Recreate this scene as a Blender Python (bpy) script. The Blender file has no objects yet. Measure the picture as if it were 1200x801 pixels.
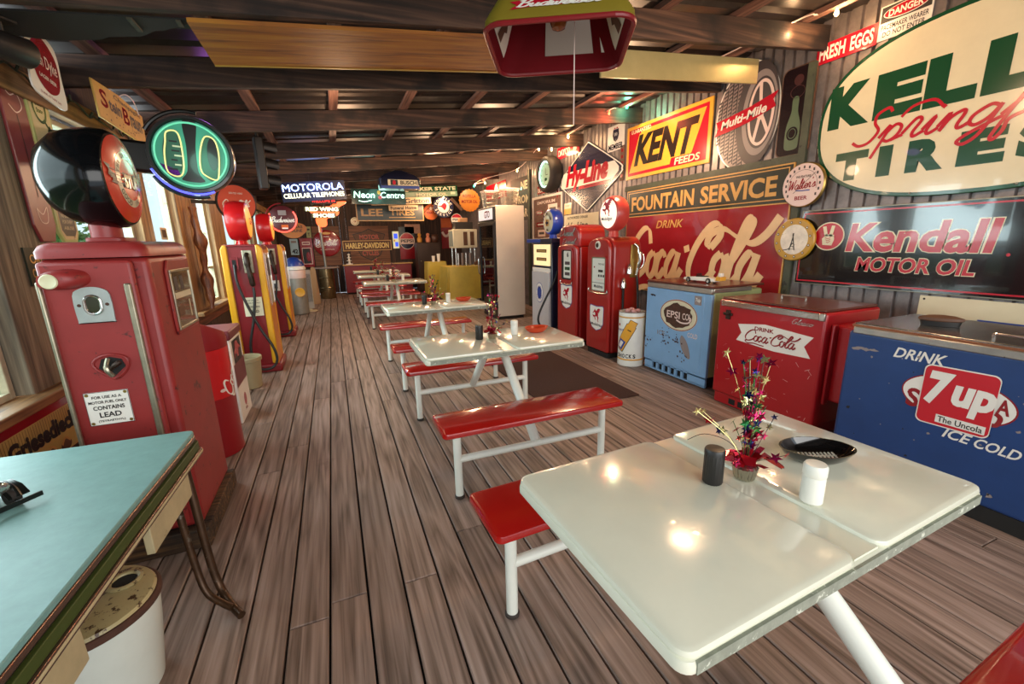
import bpy, bmesh, math, random
from mathutils import Vector, Matrix
random.seed(7)
SC = bpy.context.scene
COL = SC.collection
PI = math.pi

# ---------------------------------------------------------------- camera
cam = bpy.data.cameras.new('camera')
cam.sensor_width = 36.0
cam.lens = 15.0
cam.clip_start = 0.02
cam_ob = bpy.data.objects.new('camera', cam)
COL.objects.link(cam_ob)
cam_ob.matrix_world = Matrix(((0.9238915, 0.10786968, -0.36713571, 0.0),
                              (-0.3820347, 0.20543375, -0.90102523, 0.0),
                              (-0.02177124, 0.97270813, 0.23100846, 1.5),
                              (0, 0, 0, 1)))
SC.camera = cam_ob

# ---------------------------------------------------------------- light
SC.view_settings.view_transform = 'Standard'
SC.view_settings.look = 'None'
SC.view_settings.gamma = 1.0
SC.view_settings.use_curve_mapping = False
SC.view_settings.exposure = 0.7
world = bpy.data.worlds.new('overcast_sky')
SC.world = world
world.use_nodes = True
world.node_tree.nodes['Background'].inputs[0].default_value = (0.80, 0.90, 1.0, 1)
world.node_tree.nodes['Background'].inputs[1].default_value = 0.95


def area(name, loc, target, sx, sy, power, col):
    l = bpy.data.lights.new(name, 'AREA')
    l.shape = 'RECTANGLE'
    l.size, l.size_y, l.energy, l.color = sx, sy, power, col
    o = bpy.data.objects.new(name, l)
    o.location = loc
    o.rotation_euler = (Vector(target) - Vector(loc)).to_track_quat('-Z', 'Y').to_euler()
    COL.objects.link(o)
    return o


def point(name, loc, power, col, r=0.03):
    l = bpy.data.lights.new(name, 'POINT')
    l.energy, l.color, l.shadow_soft_size = power, col, r
    o = bpy.data.objects.new(name, l)
    o.location = loc
    COL.objects.link(o)
    return o


# daylight through the open bay behind the camera and through the left windows
area('bay_daylight', (1.4, -2.7, 2.1), (1.4, 4.0, 0.9), 5.2, 2.6, 115, (1.0, 0.95, 0.88))
area('window_daylight', (-2.3, 4.1, 2.0), (1.5, 4.4, 0.4), 2.6, 1.5, 130, (0.86, 0.94, 1.0))
area('window_daylight', (-2.3, 1.9, 2.0), (1.5, 2.2, 0.4), 1.7, 1.5, 26, (0.86, 0.94, 1.0))
area('window_daylight', (-2.3, 6.9, 2.0), (1.5, 7.5, 0.4), 2.6, 1.5, 130, (0.9, 0.95, 1.0))
# warm fill lights added under the roof, no fixtures belong to them
WARM = (1.0, 0.62, 0.36)
for (x, y, z, p) in ((2.7, 1.9, 2.55, 30), (3.4, 4.6, 2.6, 42), (2.9, 7.6, 2.55, 48), (2.4, 10.2, 2.5, 48),
                     (0.6, 12.6, 2.4, 44), (0.5, 7.4, 2.45, 26), (0.3, 4.75, 2.5, 12)):
    point('warm_fill_light', (x, y, z), p, WARM, 0.08)
point('neon_glow', (-0.7, 4.45, 2.82), 1.6, (0.6, 0.2, 1.0), 0.1)  # violet glow of an assumed neon


# ---------------------------------------------------------------- materials
def lin(h):
    h = h.lstrip('#')
    o = []
    for i in (0, 2, 4):
        c = int(h[i:i + 2], 16) / 255
        o.append(c / 12.92 if c <= 0.04045 else ((c + 0.055) / 1.055) ** 2.4)
    return (*o, 1.0)


_m = {}


def mat(name, col, rough=0.5, metal=0.0, var=0.0, vs=6.0, wear=None, ws=14.0, wt=0.62, emit=0.0, bump=0.0, coat=0.0, spec=0.5):
    if name in _m:
        return _m[name]
    m = bpy.data.materials.new(name)
    _m[name] = m
    m.use_nodes = True
    nt = m.node_tree
    b = nt.nodes['Principled BSDF']
    b.inputs['Base Color'].default_value = lin(col)
    b.inputs['Roughness'].default_value = rough
    b.inputs['Metallic'].default_value = metal
    b.inputs['Coat Weight'].default_value = coat
    b.inputs['Specular IOR Level'].default_value = spec
    m.diffuse_color = lin(col)
    if emit:
        b.inputs['Emission Color'].default_value = lin(col)
        b.inputs['Emission Strength'].default_value = emit
    if var or wear or bump:
        tc = nt.nodes.new('ShaderNodeTexCoord')
        n1 = nt.nodes.new('ShaderNodeTexNoise')
        n1.inputs['Scale'].default_value = vs
        n1.inputs['Detail'].default_value = 6
        n1.inputs['Roughness'].default_value = 0.65
        nt.links.new(tc.outputs['Object'], n1.inputs['Vector'])
        mr = nt.nodes.new('ShaderNodeMapRange')
        mr.inputs[1].default_value, mr.inputs[2].default_value = 0.3, 0.7
        mr.inputs[3].default_value, mr.inputs[4].default_value = 1 - var, 1 + var
        nt.links.new(n1.outputs['Fac'], mr.inputs[0])
        hs = nt.nodes.new('ShaderNodeHueSaturation')
        hs.inputs['Color'].default_value = lin(col)
        nt.links.new(mr.outputs[0], hs.inputs['Value'])
        out = hs.outputs['Color']
        if wear:
            n2 = nt.nodes.new('ShaderNodeTexNoise')
            n2.inputs['Scale'].default_value = ws
            n2.inputs['Detail'].default_value = 9
            n2.inputs['Roughness'].default_value = 0.72
            nt.links.new(tc.outputs['Object'], n2.inputs['Vector'])
            r = nt.nodes.new('ShaderNodeMapRange')
            r.inputs[1].default_value, r.inputs[2].default_value = wt, wt + 0.03
            nt.links.new(n2.outputs['Fac'], r.inputs[0])
            mx = nt.nodes.new('ShaderNodeMix')
            mx.data_type = 'RGBA'
            mx.inputs[7].default_value = lin(wear)
            nt.links.new(r.outputs[0], mx.inputs[0])
            nt.links.new(out, mx.inputs[6])
            out = mx.outputs[2]
        nt.links.new(out, b.inputs['Base Color'])
        if emit:
            nt.links.new(out, b.inputs['Emission Color'])
        if bump:
            bp = nt.nodes.new('ShaderNodeBump')
            bp.inputs['Strength'].default_value = bump
            bp.inputs['Distance'].default_value = 0.01
            nt.links.new(n1.outputs['Fac'], bp.inputs['Height'])
            nt.links.new(bp.outputs[0], b.inputs['Normal'])
    return m


def wood(name, c1, c2, c3, axis=1, sc=1.0, rough=0.65, stain=None, st=0.55, attr=False):
    if name in _m:
        return _m[name]
    m = bpy.data.materials.new(name)
    _m[name] = m
    m.use_nodes = True
    nt = m.node_tree
    L = nt.links.new
    b = nt.nodes['Principled BSDF']
    b.inputs['Roughness'].default_value = rough
    m.diffuse_color = lin(c2)
    tc = nt.nodes.new('ShaderNodeTexCoord')
    vec = tc.outputs['Object']
    if attr:
        at = nt.nodes.new('ShaderNodeAttribute')
        at.attribute_name = 'rnd'
        cx = nt.nodes.new('ShaderNodeCombineXYZ')
        mu = nt.nodes.new('ShaderNodeMath')
        mu.operation = 'MULTIPLY'
        mu.inputs[1].default_value = 37.0
        L(at.outputs['Fac'], mu.inputs[0])
        L(mu.outputs[0], cx.inputs[1])
        L(mu.outputs[0], cx.inputs[2])
        va = nt.nodes.new('ShaderNodeVectorMath')
        L(vec, va.inputs[0])
        L(cx.outputs[0], va.inputs[1])
        vec = va.outputs[0]
    mp = nt.nodes.new('ShaderNodeMapping')
    s = [46.0 * sc] * 3
    s[axis] = 1.5 * sc
    mp.inputs['Scale'].default_value = s
    L(vec, mp.inputs['Vector'])
    n = nt.nodes.new('ShaderNodeTexNoise')
    n.inputs['Scale'].default_value = 1.0
    n.inputs['Detail'].default_value = 5
    n.inputs['Distortion'].default_value = 0.6
    L(mp.outputs[0], n.inputs['Vector'])
    # growth rings: banded by a slow noise
    mp2 = nt.nodes.new('ShaderNodeMapping')
    s2 = [7.0 * sc] * 3
    s2[axis] = 0.5 * sc
    mp2.inputs['Scale'].default_value = s2
    L(vec, mp2.inputs['Vector'])
    n2 = nt.nodes.new('ShaderNodeTexNoise')
    n2.inputs['Scale'].default_value = 1.0
    n2.inputs['Detail'].default_value = 2
    L(mp2.outputs[0], n2.inputs['Vector'])
    mm = nt.nodes.new('ShaderNodeMath')
    mm.operation = 'MULTIPLY'
    mm.inputs[1].default_value = 14.0
    L(n2.outputs['Fac'], mm.inputs[0])
    pp = nt.nodes.new('ShaderNodeMath')
    pp.operation = 'PINGPONG'
    pp.inputs[1].default_value = 1.0
    L(mm.outputs[0], pp.inputs[0])
    ad = nt.nodes.new('ShaderNodeMath')
    ad.operation = 'MULTIPLY_ADD'
    ad.inputs[1].default_value = 0.2
    L(pp.outputs[0], ad.inputs[0])
    ad2 = nt.nodes.new('ShaderNodeMath')
    ad2.operation = 'MULTIPLY'
    ad2.inputs[1].default_value = 0.8
    L(n.outputs['Fac'], ad2.inputs[0])
    L(ad2.outputs[0], ad.inputs[2])
    cr = nt.nodes.new('ShaderNodeValToRGB')
    cr.color_ramp.elements[0].position = 0.28
    cr.color_ramp.elements[0].color = lin(c1)
    cr.color_ramp.elements[1].position = 0.78
    cr.color_ramp.elements[1].color = lin(c3)
    e = cr.color_ramp.elements.new(0.52)
    e.color = lin(c2)
    L(ad.outputs[0], cr.inputs[0])
    out = cr.outputs[0]
    if attr:
        hs = nt.nodes.new('ShaderNodeHueSaturation')
        mr = nt.nodes.new('ShaderNodeMapRange')
        mr.inputs[3].default_value, mr.inputs[4].default_value = 0.82, 1.15
        L(at.outputs['Fac'], mr.inputs[0])
        L(mr.outputs[0], hs.inputs['Value'])
        L(out, hs.inputs['Color'])
        out = hs.outputs[0]
    if stain:
        n3 = nt.nodes.new('ShaderNodeTexNoise')
        n3.inputs['Scale'].default_value = 2.2
        n3.inputs['Detail'].default_value = 6
        L(tc.outputs['Object'], n3.inputs['Vector'])
        r = nt.nodes.new('ShaderNodeMapRange')
        r.inputs[1].default_value, r.inputs[2].default_value = st, st + 0.12
        r.inputs[4].default_value = 0.85
        L(n3.outputs['Fac'], r.inputs[0])
        mx = nt.nodes.new('ShaderNodeMix')
        mx.data_type = 'RGBA'
        mx.inputs[7].default_value = lin(stain)
        L(r.outputs[0], mx.inputs[0])
        L(out, mx.inputs[6])
        out = mx.outputs[2]
    L(out, b.inputs['Base Color'])
    bp = nt.nodes.new('ShaderNodeBump')
    bp.inputs['Strength'].default_value = 0.35
    bp.inputs['Distance'].default_value = 0.004
    L(ad.outputs[0], bp.inputs['Height'])
    L(bp.outputs[0], b.inputs['Normal'])
    return m


def pane(name, tint, gloss=0.1):
    if name in _m:
        return _m[name]
    m = bpy.data.materials.new(name)
    _m[name] = m
    m.use_nodes = True
    nt = m.node_tree
    nt.nodes.remove(nt.nodes['Principled BSDF'])
    t = nt.nodes.new('ShaderNodeBsdfTransparent')
    t.inputs[0].default_value = lin(tint)
    g = nt.nodes.new('ShaderNodeBsdfGlossy')
    g.inputs['Roughness'].default_value = 0.03
    x = nt.nodes.new('ShaderNodeMixShader')
    x.inputs[0].default_value = gloss
    nt.links.new(t.outputs[0], x.inputs[1])
    nt.links.new(g.outputs[0], x.inputs[2])
    nt.links.new(x.outputs[0], nt.nodes['Material Output'].inputs[0])
    return m


# ---------------------------------------------------------------- mesh builder
def crom(pts, n=6, closed=False):
    P = [Vector(p) for p in pts]
    if len(P) < 3 and not closed:
        return P
    out = []
    N = len(P)
    rng = N if closed else N - 1
    for i in range(rng):
        if closed:
            a, b, c, d = P[(i - 1) % N], P[i], P[(i + 1) % N], P[(i + 2) % N]
        else:
            a, b, c, d = P[max(i - 1, 0)], P[i], P[i + 1], P[min(i + 2, N - 1)]
        for k in range(n):
            t = k / n
            out.append(0.5 * ((2 * b) + (c - a) * t + (2 * a - 5 * b + 4 * c - d) * t * t + (3 * b - a - 3 * c + d) * t ** 3))
    if not closed:
        out.append(P[-1])
    return out


def rrect(w, h, r, n=5, cx=0, cy=0):
    o = []
    for (sx, sy, a0) in ((1, -1, -PI / 2), (1, 1, 0), (-1, 1, PI / 2), (-1, -1, PI)):
        for k in range(n + 1):
            a = a0 + PI / 2 * k / n
            o.append((cx + sx * (w / 2 - r) + r * math.cos(a), cy + sy * (h / 2 - r) + r * math.sin(a)))
    return o


def ell(rx, ry, n=40, cx=0, cy=0, a0=0, a1=2 * PI):
    full = abs(a1 - a0 - 2 * PI) < 1e-6
    m = n if full else n + 1
    return [(cx + rx * math.cos(a0 + (a1 - a0) * k / n), cy + ry * math.sin(a0 + (a1 - a0) * k / n)) for k in range(m)]


class MB:
    def __init__(s):
        s.v, s.f, s.fm, s.mats, s.M = [], [], [], [], Matrix()
        s.attr = []

    def mi(s, m):
        if m not in s.mats:
            s.mats.append(m)
        return s.mats.index(m)

    def add(s, vs, fs, m, rnd=0.0):
        b = len(s.v)
        s.v += [s.M @ Vector(v) for v in vs]
        i = s.mi(m)
        for f in fs:
            s.f.append([b + k for k in f])
            s.fm.append(i)
            s.attr.append(rnd)

    def box(s, x0, y0, z0, x1, y1, z1, m, rnd=0.0):
        v = [(x, y, z) for z in (z0, z1) for y in (y0, y1) for x in (x0, x1)]
        s.add(v, [(0, 2, 3, 1), (4, 5, 7, 6), (0, 1, 5, 4), (2, 6, 7, 3), (0, 4, 6, 2), (1, 3, 7, 5)], m, rnd)

    def prism(s, pts, z0, z1, m, top=None):
        n = len(pts)
        v = [(p[0], p[1], z0) for p in pts] + [(p[0], p[1], z1) for p in (top or pts)]
        s.add(v, [tuple(range(n - 1, -1, -1)), tuple(range(n, 2 * n))] + [(i, (i + 1) % n, n + (i + 1) % n, n + i) for i in range(n)], m)

    def loft(s, rings, m, caps=True):
        n = len(rings[0])
        v = [p for r in rings for p in r]
        f = []
        for k in range(len(rings) - 1):
            f += [(k * n + i, k * n + (i + 1) % n, (k + 1) * n + (i + 1) % n, (k + 1) * n + i) for i in range(n)]
        if caps:
            f += [tuple(range(n - 1, -1, -1)), tuple(range((len(rings) - 1) * n, len(rings) * n))]
        s.add(v, f, m)

    def tube(s, pts, r, m, seg=10, closed=False, caps=True):
        P = [Vector(p) for p in pts]
        n = len(P)
        rs = r if isinstance(r, (list, tuple)) else [r] * n
        up = None
        rings = []
        for i in range(n):
            if closed:
                t = (P[(i + 1) % n] - P[i - 1]).normalized()
            else:
                t = (P[min(i + 1, n - 1)] - P[max(i - 1, 0)]).normalized()
            if up is None:
                up = t.orthogonal().normalized()
            else:
                up = (up - t * up.dot(t))
                up = up.normalized() if up.length > 1e-6 else t.orthogonal().normalized()
            w = t.cross(up)
            rings.append([P[i] + (up * math.cos(2 * PI * k / seg) + w * math.sin(2 * PI * k / seg)) * rs[i] for k in range(seg)])
        if closed:
            rings.append(rings[0])
        s.loft(rings, m, caps and not closed)

    def cyl(s, p0, p1, r, m, seg=20, r2=None):
        s.tube([p0, p1], [r, r if r2 is None else r2], m, seg)

    def lathe(s, prof, m, seg=32, c=(0, 0, 0), ax='z', caps=True):
        rings = []
        for (r, h) in prof:
            ring = []
            for k in range(seg):
                a = 2 * PI * k / seg
                x, y = r * math.cos(a), r * math.sin(a)
                p = {'z': (x, y, h), 'x': (h, x, y), 'y': (y, h, x)}[ax]
                ring.append((p[0] + c[0], p[1] + c[1], p[2] + c[2]))
            rings.append(ring)
        s.loft(rings, m, caps)

    def ball(s, c, r, m, seg=16, rings=10):
        rx, ry, rz = r if isinstance(r, (list, tuple)) else (r, r, r)
        R = []
        for i in range(1, rings):
            t = PI * i / rings
            R.append([(c[0] + rx * math.sin(t) * math.cos(2 * PI * k / seg), c[1] + ry * math.sin(t) * math.sin(2 * PI * k / seg), c[2] - rz * math.cos(t)) for k in range(seg)])
        s.loft(R, m)

    def build(s, name, parent=None, loc=(0, 0, 0), bevel=0.0, smooth=True, rot=None, seg=2, attr=False, warp=None, angle=35, recalc=True):
        me = bpy.data.meshes.new(name)
        vs = [warp(v) for v in s.v] if warp else s.v
        me.from_pydata([tuple(v) for v in vs], [], s.f)
        for m in s.mats:
            me.materials.append(m)
        me.polygons.foreach_set('material_index', s.fm)
        if attr:
            a = me.attributes.new('rnd', 'FLOAT', 'FACE')
            a.data.foreach_set('value', s.attr)
        if recalc:
            bm = bmesh.new()
            bm.from_mesh(me)
            bmesh.ops.recalc_face_normals(bm, faces=bm.faces)
            bm.to_mesh(me)
            bm.free()
        if smooth:
            me.shade_smooth()
            me.set_sharp_from_angle(angle=math.radians(angle))
        me.update()
        o = bpy.data.objects.new(name, me)
        COL.objects.link(o)
        o.location = loc
        if rot:
            o.rotation_euler = rot
        if parent:
            o.parent = parent
        if bevel:
            bv = o.modifiers.new('bevel', 'BEVEL')
            bv.width = bevel
            bv.segments = seg
            bv.limit_method = 'ANGLE'
            bv.angle_limit = math.radians(40)
        return o


def thing(name, label, cat, loc=(0, 0, 0), rot=(0, 0, 0), group=None):
    o = bpy.data.objects.new(name, None)
    o.empty_display_size = 0.1
    COL.objects.link(o)
    o.location, o.rotation_euler = loc, rot
    o['label'], o['category'] = label, cat
    if group:
        o['group'] = group
    return o


def tag(o, label, cat, group=None):
    o['label'], o['category'] = label, cat
    if group:
        o['group'] = group
    return o


def struct(o):
    o['kind'] = 'structure'
    return o


def dup(root, loc, label, rot=None):
    r = root.copy()
    COL.objects.link(r)
    r.location = loc
    r['label'] = label
    if rot is not None:
        r.rotation_euler = rot
    for ch in list(root.children):
        c = ch.copy()
        COL.objects.link(c)
        c.parent = r
        for g in ch.children:
            d = g.copy()
            COL.objects.link(d)
            d.parent = c
    return r


# ---------------------------------------------------------------- lettering
_tc = {}


def glyphs(s, bold, shear):
    k = (s, bold, shear)
    if k not in _tc:
        cu = bpy.data.curves.new('t', 'FONT')
        cu.body = s
        cu.offset = bold
        cu.shear = shear
        cu.resolution_u = 3
        ob = bpy.data.objects.new('t', cu)
        me = ob.to_mesh()
        vs = [(v.co.x, v.co.y) for v in me.vertices]
        fs = [tuple(p.vertices) for p in me.polygons]
        ob.to_mesh_clear()
        bpy.data.objects.remove(ob)
        bpy.data.curves.remove(cu)
        x0, x1 = min(v[0] for v in vs), max(v[0] for v in vs)
        y0, y1 = min(v[1] for v in vs), max(v[1] for v in vs)
        _tc[k] = (vs, fs, x0, x1, y0, y1)
    return _tc[k]


SCR = {
    'a': (1.0, [[(.75, .85), (.45, 1), (.1, .6), (.1, .2), (.35, 0), (.65, .3), (.8, .95)], [(.8, .95), (.75, .25), (.9, 0), (1.15, .25)]]),
    'b': (.95, [[(0, .3), (.35, 1.4), (.45, 2.1), (.3, 2.2), (.15, 1.5), (.12, .3), (.35, 0), (.7, .3), (.65, .85), (.35, .95)], [(.68, .8), (1.0, .75)]]),
    'c': (.75, [[(.65, .8), (.45, 1), (.12, .7), (.1, .25), (.35, 0), (.8, .3)]]),
    'd': (1.0, [[(.75, .85), (.45, 1), (.1, .6), (.1, .2), (.35, 0), (.65, .3), (.95, 2.2)], [(.92, 2.0), (.75, .25), (.9, 0), (1.15, .25)]]),
    'e': (.8, [[(0, .3), (.5, .5), (.7, .8), (.5, 1), (.2, .8), (.12, .3), (.35, 0), (.7, .1), (.95, .35)]]),
    'f': (.65, [[(0, .3), (.5, 1.5), (.6, 2.1), (.45, 2.2), (.3, 1.5), (.2, .3), (.15, -.8), (.3, -1), (.4, -.6), (.35, 0), (.75, .3)]]),
    'g': (1.0, [[(.75, .85), (.45, 1), (.1, .6), (.1, .2), (.35, 0), (.65, .3), (.8, .95)], [(.8, .95), (.7, -.5), (.4, -1), (.1, -.8), (.4, -.35), (1.1, .25)]]),
    'i': (.55, [[(0, .3), (.25, 1), (.2, .25), (.35, 0), (.6, .25)], [(.3, 1.4), (.36, 1.55)]]),
    'k': (.9, [[(0, .3), (.4, 1.5), (.45, 2.2), (.25, 1.6), (.15, 0)], [(.15, .4), (.5, 1.0), (.6, .8), (.25, .55), (.6, 0), (.95, .25)]]),
    'l': (.5, [[(0, .3), (.4, 1.5), (.5, 2.1), (.35, 2.2), (.2, 1.4), (.15, .3), (.3, 0), (.6, .25)]]),
    'n': (1.0, [[(0, .3), (.2, 1), (.18, 0)], [(.18, 0), (.3, .7), (.6, 1), (.72, .8), (.7, .2), (.85, 0), (1.1, .25)]]),
    'o': (.9, [[(.4, 1), (.1, .7), (.08, .3), (.35, 0), (.65, .3), (.65, .75), (.4, 1), (.5, .85), (.95, .85)]]),
    'p': (.95, [[(0, .3), (.25, 1.0), (.15, -1)], [(.2, .5), (.45, 1), (.75, .8), (.75, .3), (.5, 0), (.22, .15)], [(.6, .03), (1.0, .25)]]),
    'r': (.75, [[(0, .3), (.25, 1.1), (.5, .95), (.42, .3), (.55, 0), (.85, .25)]]),
    's': (.7, [[(0, .3), (.35, 1.05), (.5, .6), (.5, .15), (.25, 0), (.05, .1)], [(.4, .05), (.8, .25)]]),
    't': (.6, [[(0, .3), (.35, 1.7), (.2, .3), (.35, 0), (.65, .25)], [(.0, 1.2), (.6, 1.25)]]),
    'u': (1.0, [[(0, .3), (.15, 1), (.15, .3), (.3, 0), (.55, .2), (.75, 1)], [(.75, 1), (.7, .2), (.85, 0), (1.1, .25)]]),
    'w': (1.2, [[(0, .3), (.12, 1), (.15, .25), (.3, 0), (.5, .3), (.55, .95)], [(.55, .95), (.55, .25), (.75, 0), (.95, .35), (1.0, 1.0), (1.25, .8)]]),
    'y': (1.0, [[(0, .3), (.15, 1), (.15, .3), (.35, 0), (.6, .3), (.75, 1)], [(.75, 1), (.6, -.5), (.3, -1), (.05, -.8), (.35, -.35), (1.1, .25)]]),
    'B': (1.2, [[(.3, 2.1), (.2, 0)], [(-.1, 1.8), (.5, 2.25), (1.0, 1.9), (.7, 1.3), (.35, 1.2)], [(.5, 1.25), (1.05, .9), (.9, .2), (.4, 0), (0, .2)]]),
    'C': (1.05, [[(1.05, 1.7), (.8, 2.2), (.25, 1.7), (.1, .6), (.5, 0), (1.1, .4)]]),
    'D': (1.3, [[(.3, 2.1), (.2, .1)], [(-.1, 1.9), (.6, 2.25), (1.2, 1.5), (1.0, .4), (.4, 0), (0, .1)]]),
    'G': (1.2, [[(1.0, 1.8), (.7, 2.2), (.15, 1.6), (.1, .5), (.5, 0), (.95, .5), (.95, 1.0), (.6, .95)], [(.95, .9), (1.0, 0)]]),
    'H': (1.25, [[(.2, 2.1), (.1, 0)], [(1.0, 2.2), (.9, 0), (1.2, .2)], [(0, 1.0), (1.2, 1.15)]]),
    'L': (1.05, [[(.9, 1.9), (.6, 2.25), (.4, 1.7), (.3, .3), (.05, .05), (.3, .1), (.7, 0), (1.1, .25)]]),
    'N': (1.25, [[(0, 0), (.15, 2.1)], [(.15, 2.1), (.9, 0)], [(.9, 0), (1.1, 2.2)]]),
    'S': (1.05, [[(1.0, 1.9), (.75, 2.2), (.4, 1.9), (.5, 1.35), (.85, .8), (.7, .15), (.3, 0), (-.1, .3)]]),
    'W': (1.4, [[(-.1, 1.9), (.15, 2.1), (.2, 0), (.75, 1.9)], [(.75, 1.9), (.8, 0), (1.4, 2.2)]]),
    '-': (.6, [[(.1, .55), (.5, .6)]]),
    "'": (.3, [[(.1, 2.2), (.05, 1.8)]]),
    ' ': (.6, []),
}
COLA = [  # the flowing two-word soft-drink script, as pen strokes
    [(2.0, 1.75), (1.75, 2.45), (1.25, 2.5), (.6, 1.8), (.25, .9), (.4, .15), (.95, -.1), (1.6, .25), (1.95, .75)],
    [(.95, -.1), (.45, -.2), (.5, -.55), (1.1, -.75), (2.1, -.55), (3.2, -.7), (4.0, -.75)],
    [(2.3, 1.0), (1.98, .75), (1.95, .3), (2.2, 0), (2.52, .2), (2.58, .7), (2.3, 1.0), (2.5, .85), (2.85, .9)],
    [(3.3, .8), (3.1, 1.02), (2.78, .75), (2.72, .25), (2.95, 0), (3.35, .35)],
    [(4.15, .9), (3.85, 1.02), (3.5, .6), (3.5, .15), (3.75, 0), (4.05, .35), (4.25, 1.0)],
    [(4.25, 1.0), (4.1, .25), (4.25, 0), (4.6, .4)],
    [(4.62, 1.45), (4.95, 1.55)],
    [(6.3, 1.55), (6.75, 2.1), (6.6, 2.55), (6.1, 2.5), (5.45, 1.75), (5.1, .8), (5.25, .1), (5.8, -.1), (6.4, .2), (6.7, .6)],
    [(6.3, 1.55), (6.05, 1.7), (6.2, 2.15), (6.9, 2.35), (7.7, 2.0), (8.5, 1.75), (9.1, 2.1), (9.55, 2.75)],
    [(6.95, 1.0), (6.63, .75), (6.6, .3), (6.85, 0), (7.17, .2), (7.23, .7), (6.95, 1.0), (7.15, .85), (7.45, .9)],
    [(7.35, .6), (7.9, 1.5), (8.35, 2.5), (8.2, 2.75), (7.95, 2.35), (7.6, 1.0), (7.55, .25), (7.75, 0), (8.05, .35)],
    [(8.75, .9), (8.45, 1.02), (8.1, .6), (8.1, .15), (8.35, 0), (8.65, .35), (8.85, 1.0)],
    [(8.85, 1.0), (8.7, .25), (8.85, 0), (9.2, .4)],
]
for _q in (2, 3, 4, 5, 9, 11, 12):
    COLA[_q] = [(x, y * 1.32) for x, y in COLA[_q]]
HORSE = [(-.95, .25), (-.6, .62), (-.42, .9), (-.3, .72), (-.12, .62), (.1, .68), (.35, .95), (.8, 1.0), (1.0, .8), (.75, .72), (.88, .55), (.6, .5), (.7, .33), (.4, .3),
         (.52, .1), (.42, -.12), (.6, -.4), (.42, -.75), (.62, -1.0), (.4, -.98), (.25, -.68), (.3, -.42), (.12, -.25), (-.12, -.2), (-.3, -.4), (-.15, -.7), (-.3, -.78), (-.52, -.4),
         (-.45, -.12), (-.75, -.2), (-.95, -.05), (-.98, -.2), (-.7, -.38), (-.42, -.25), (-.32, .1), (-.45, .35), (-.7, .3), (-.85, .12)]


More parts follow.
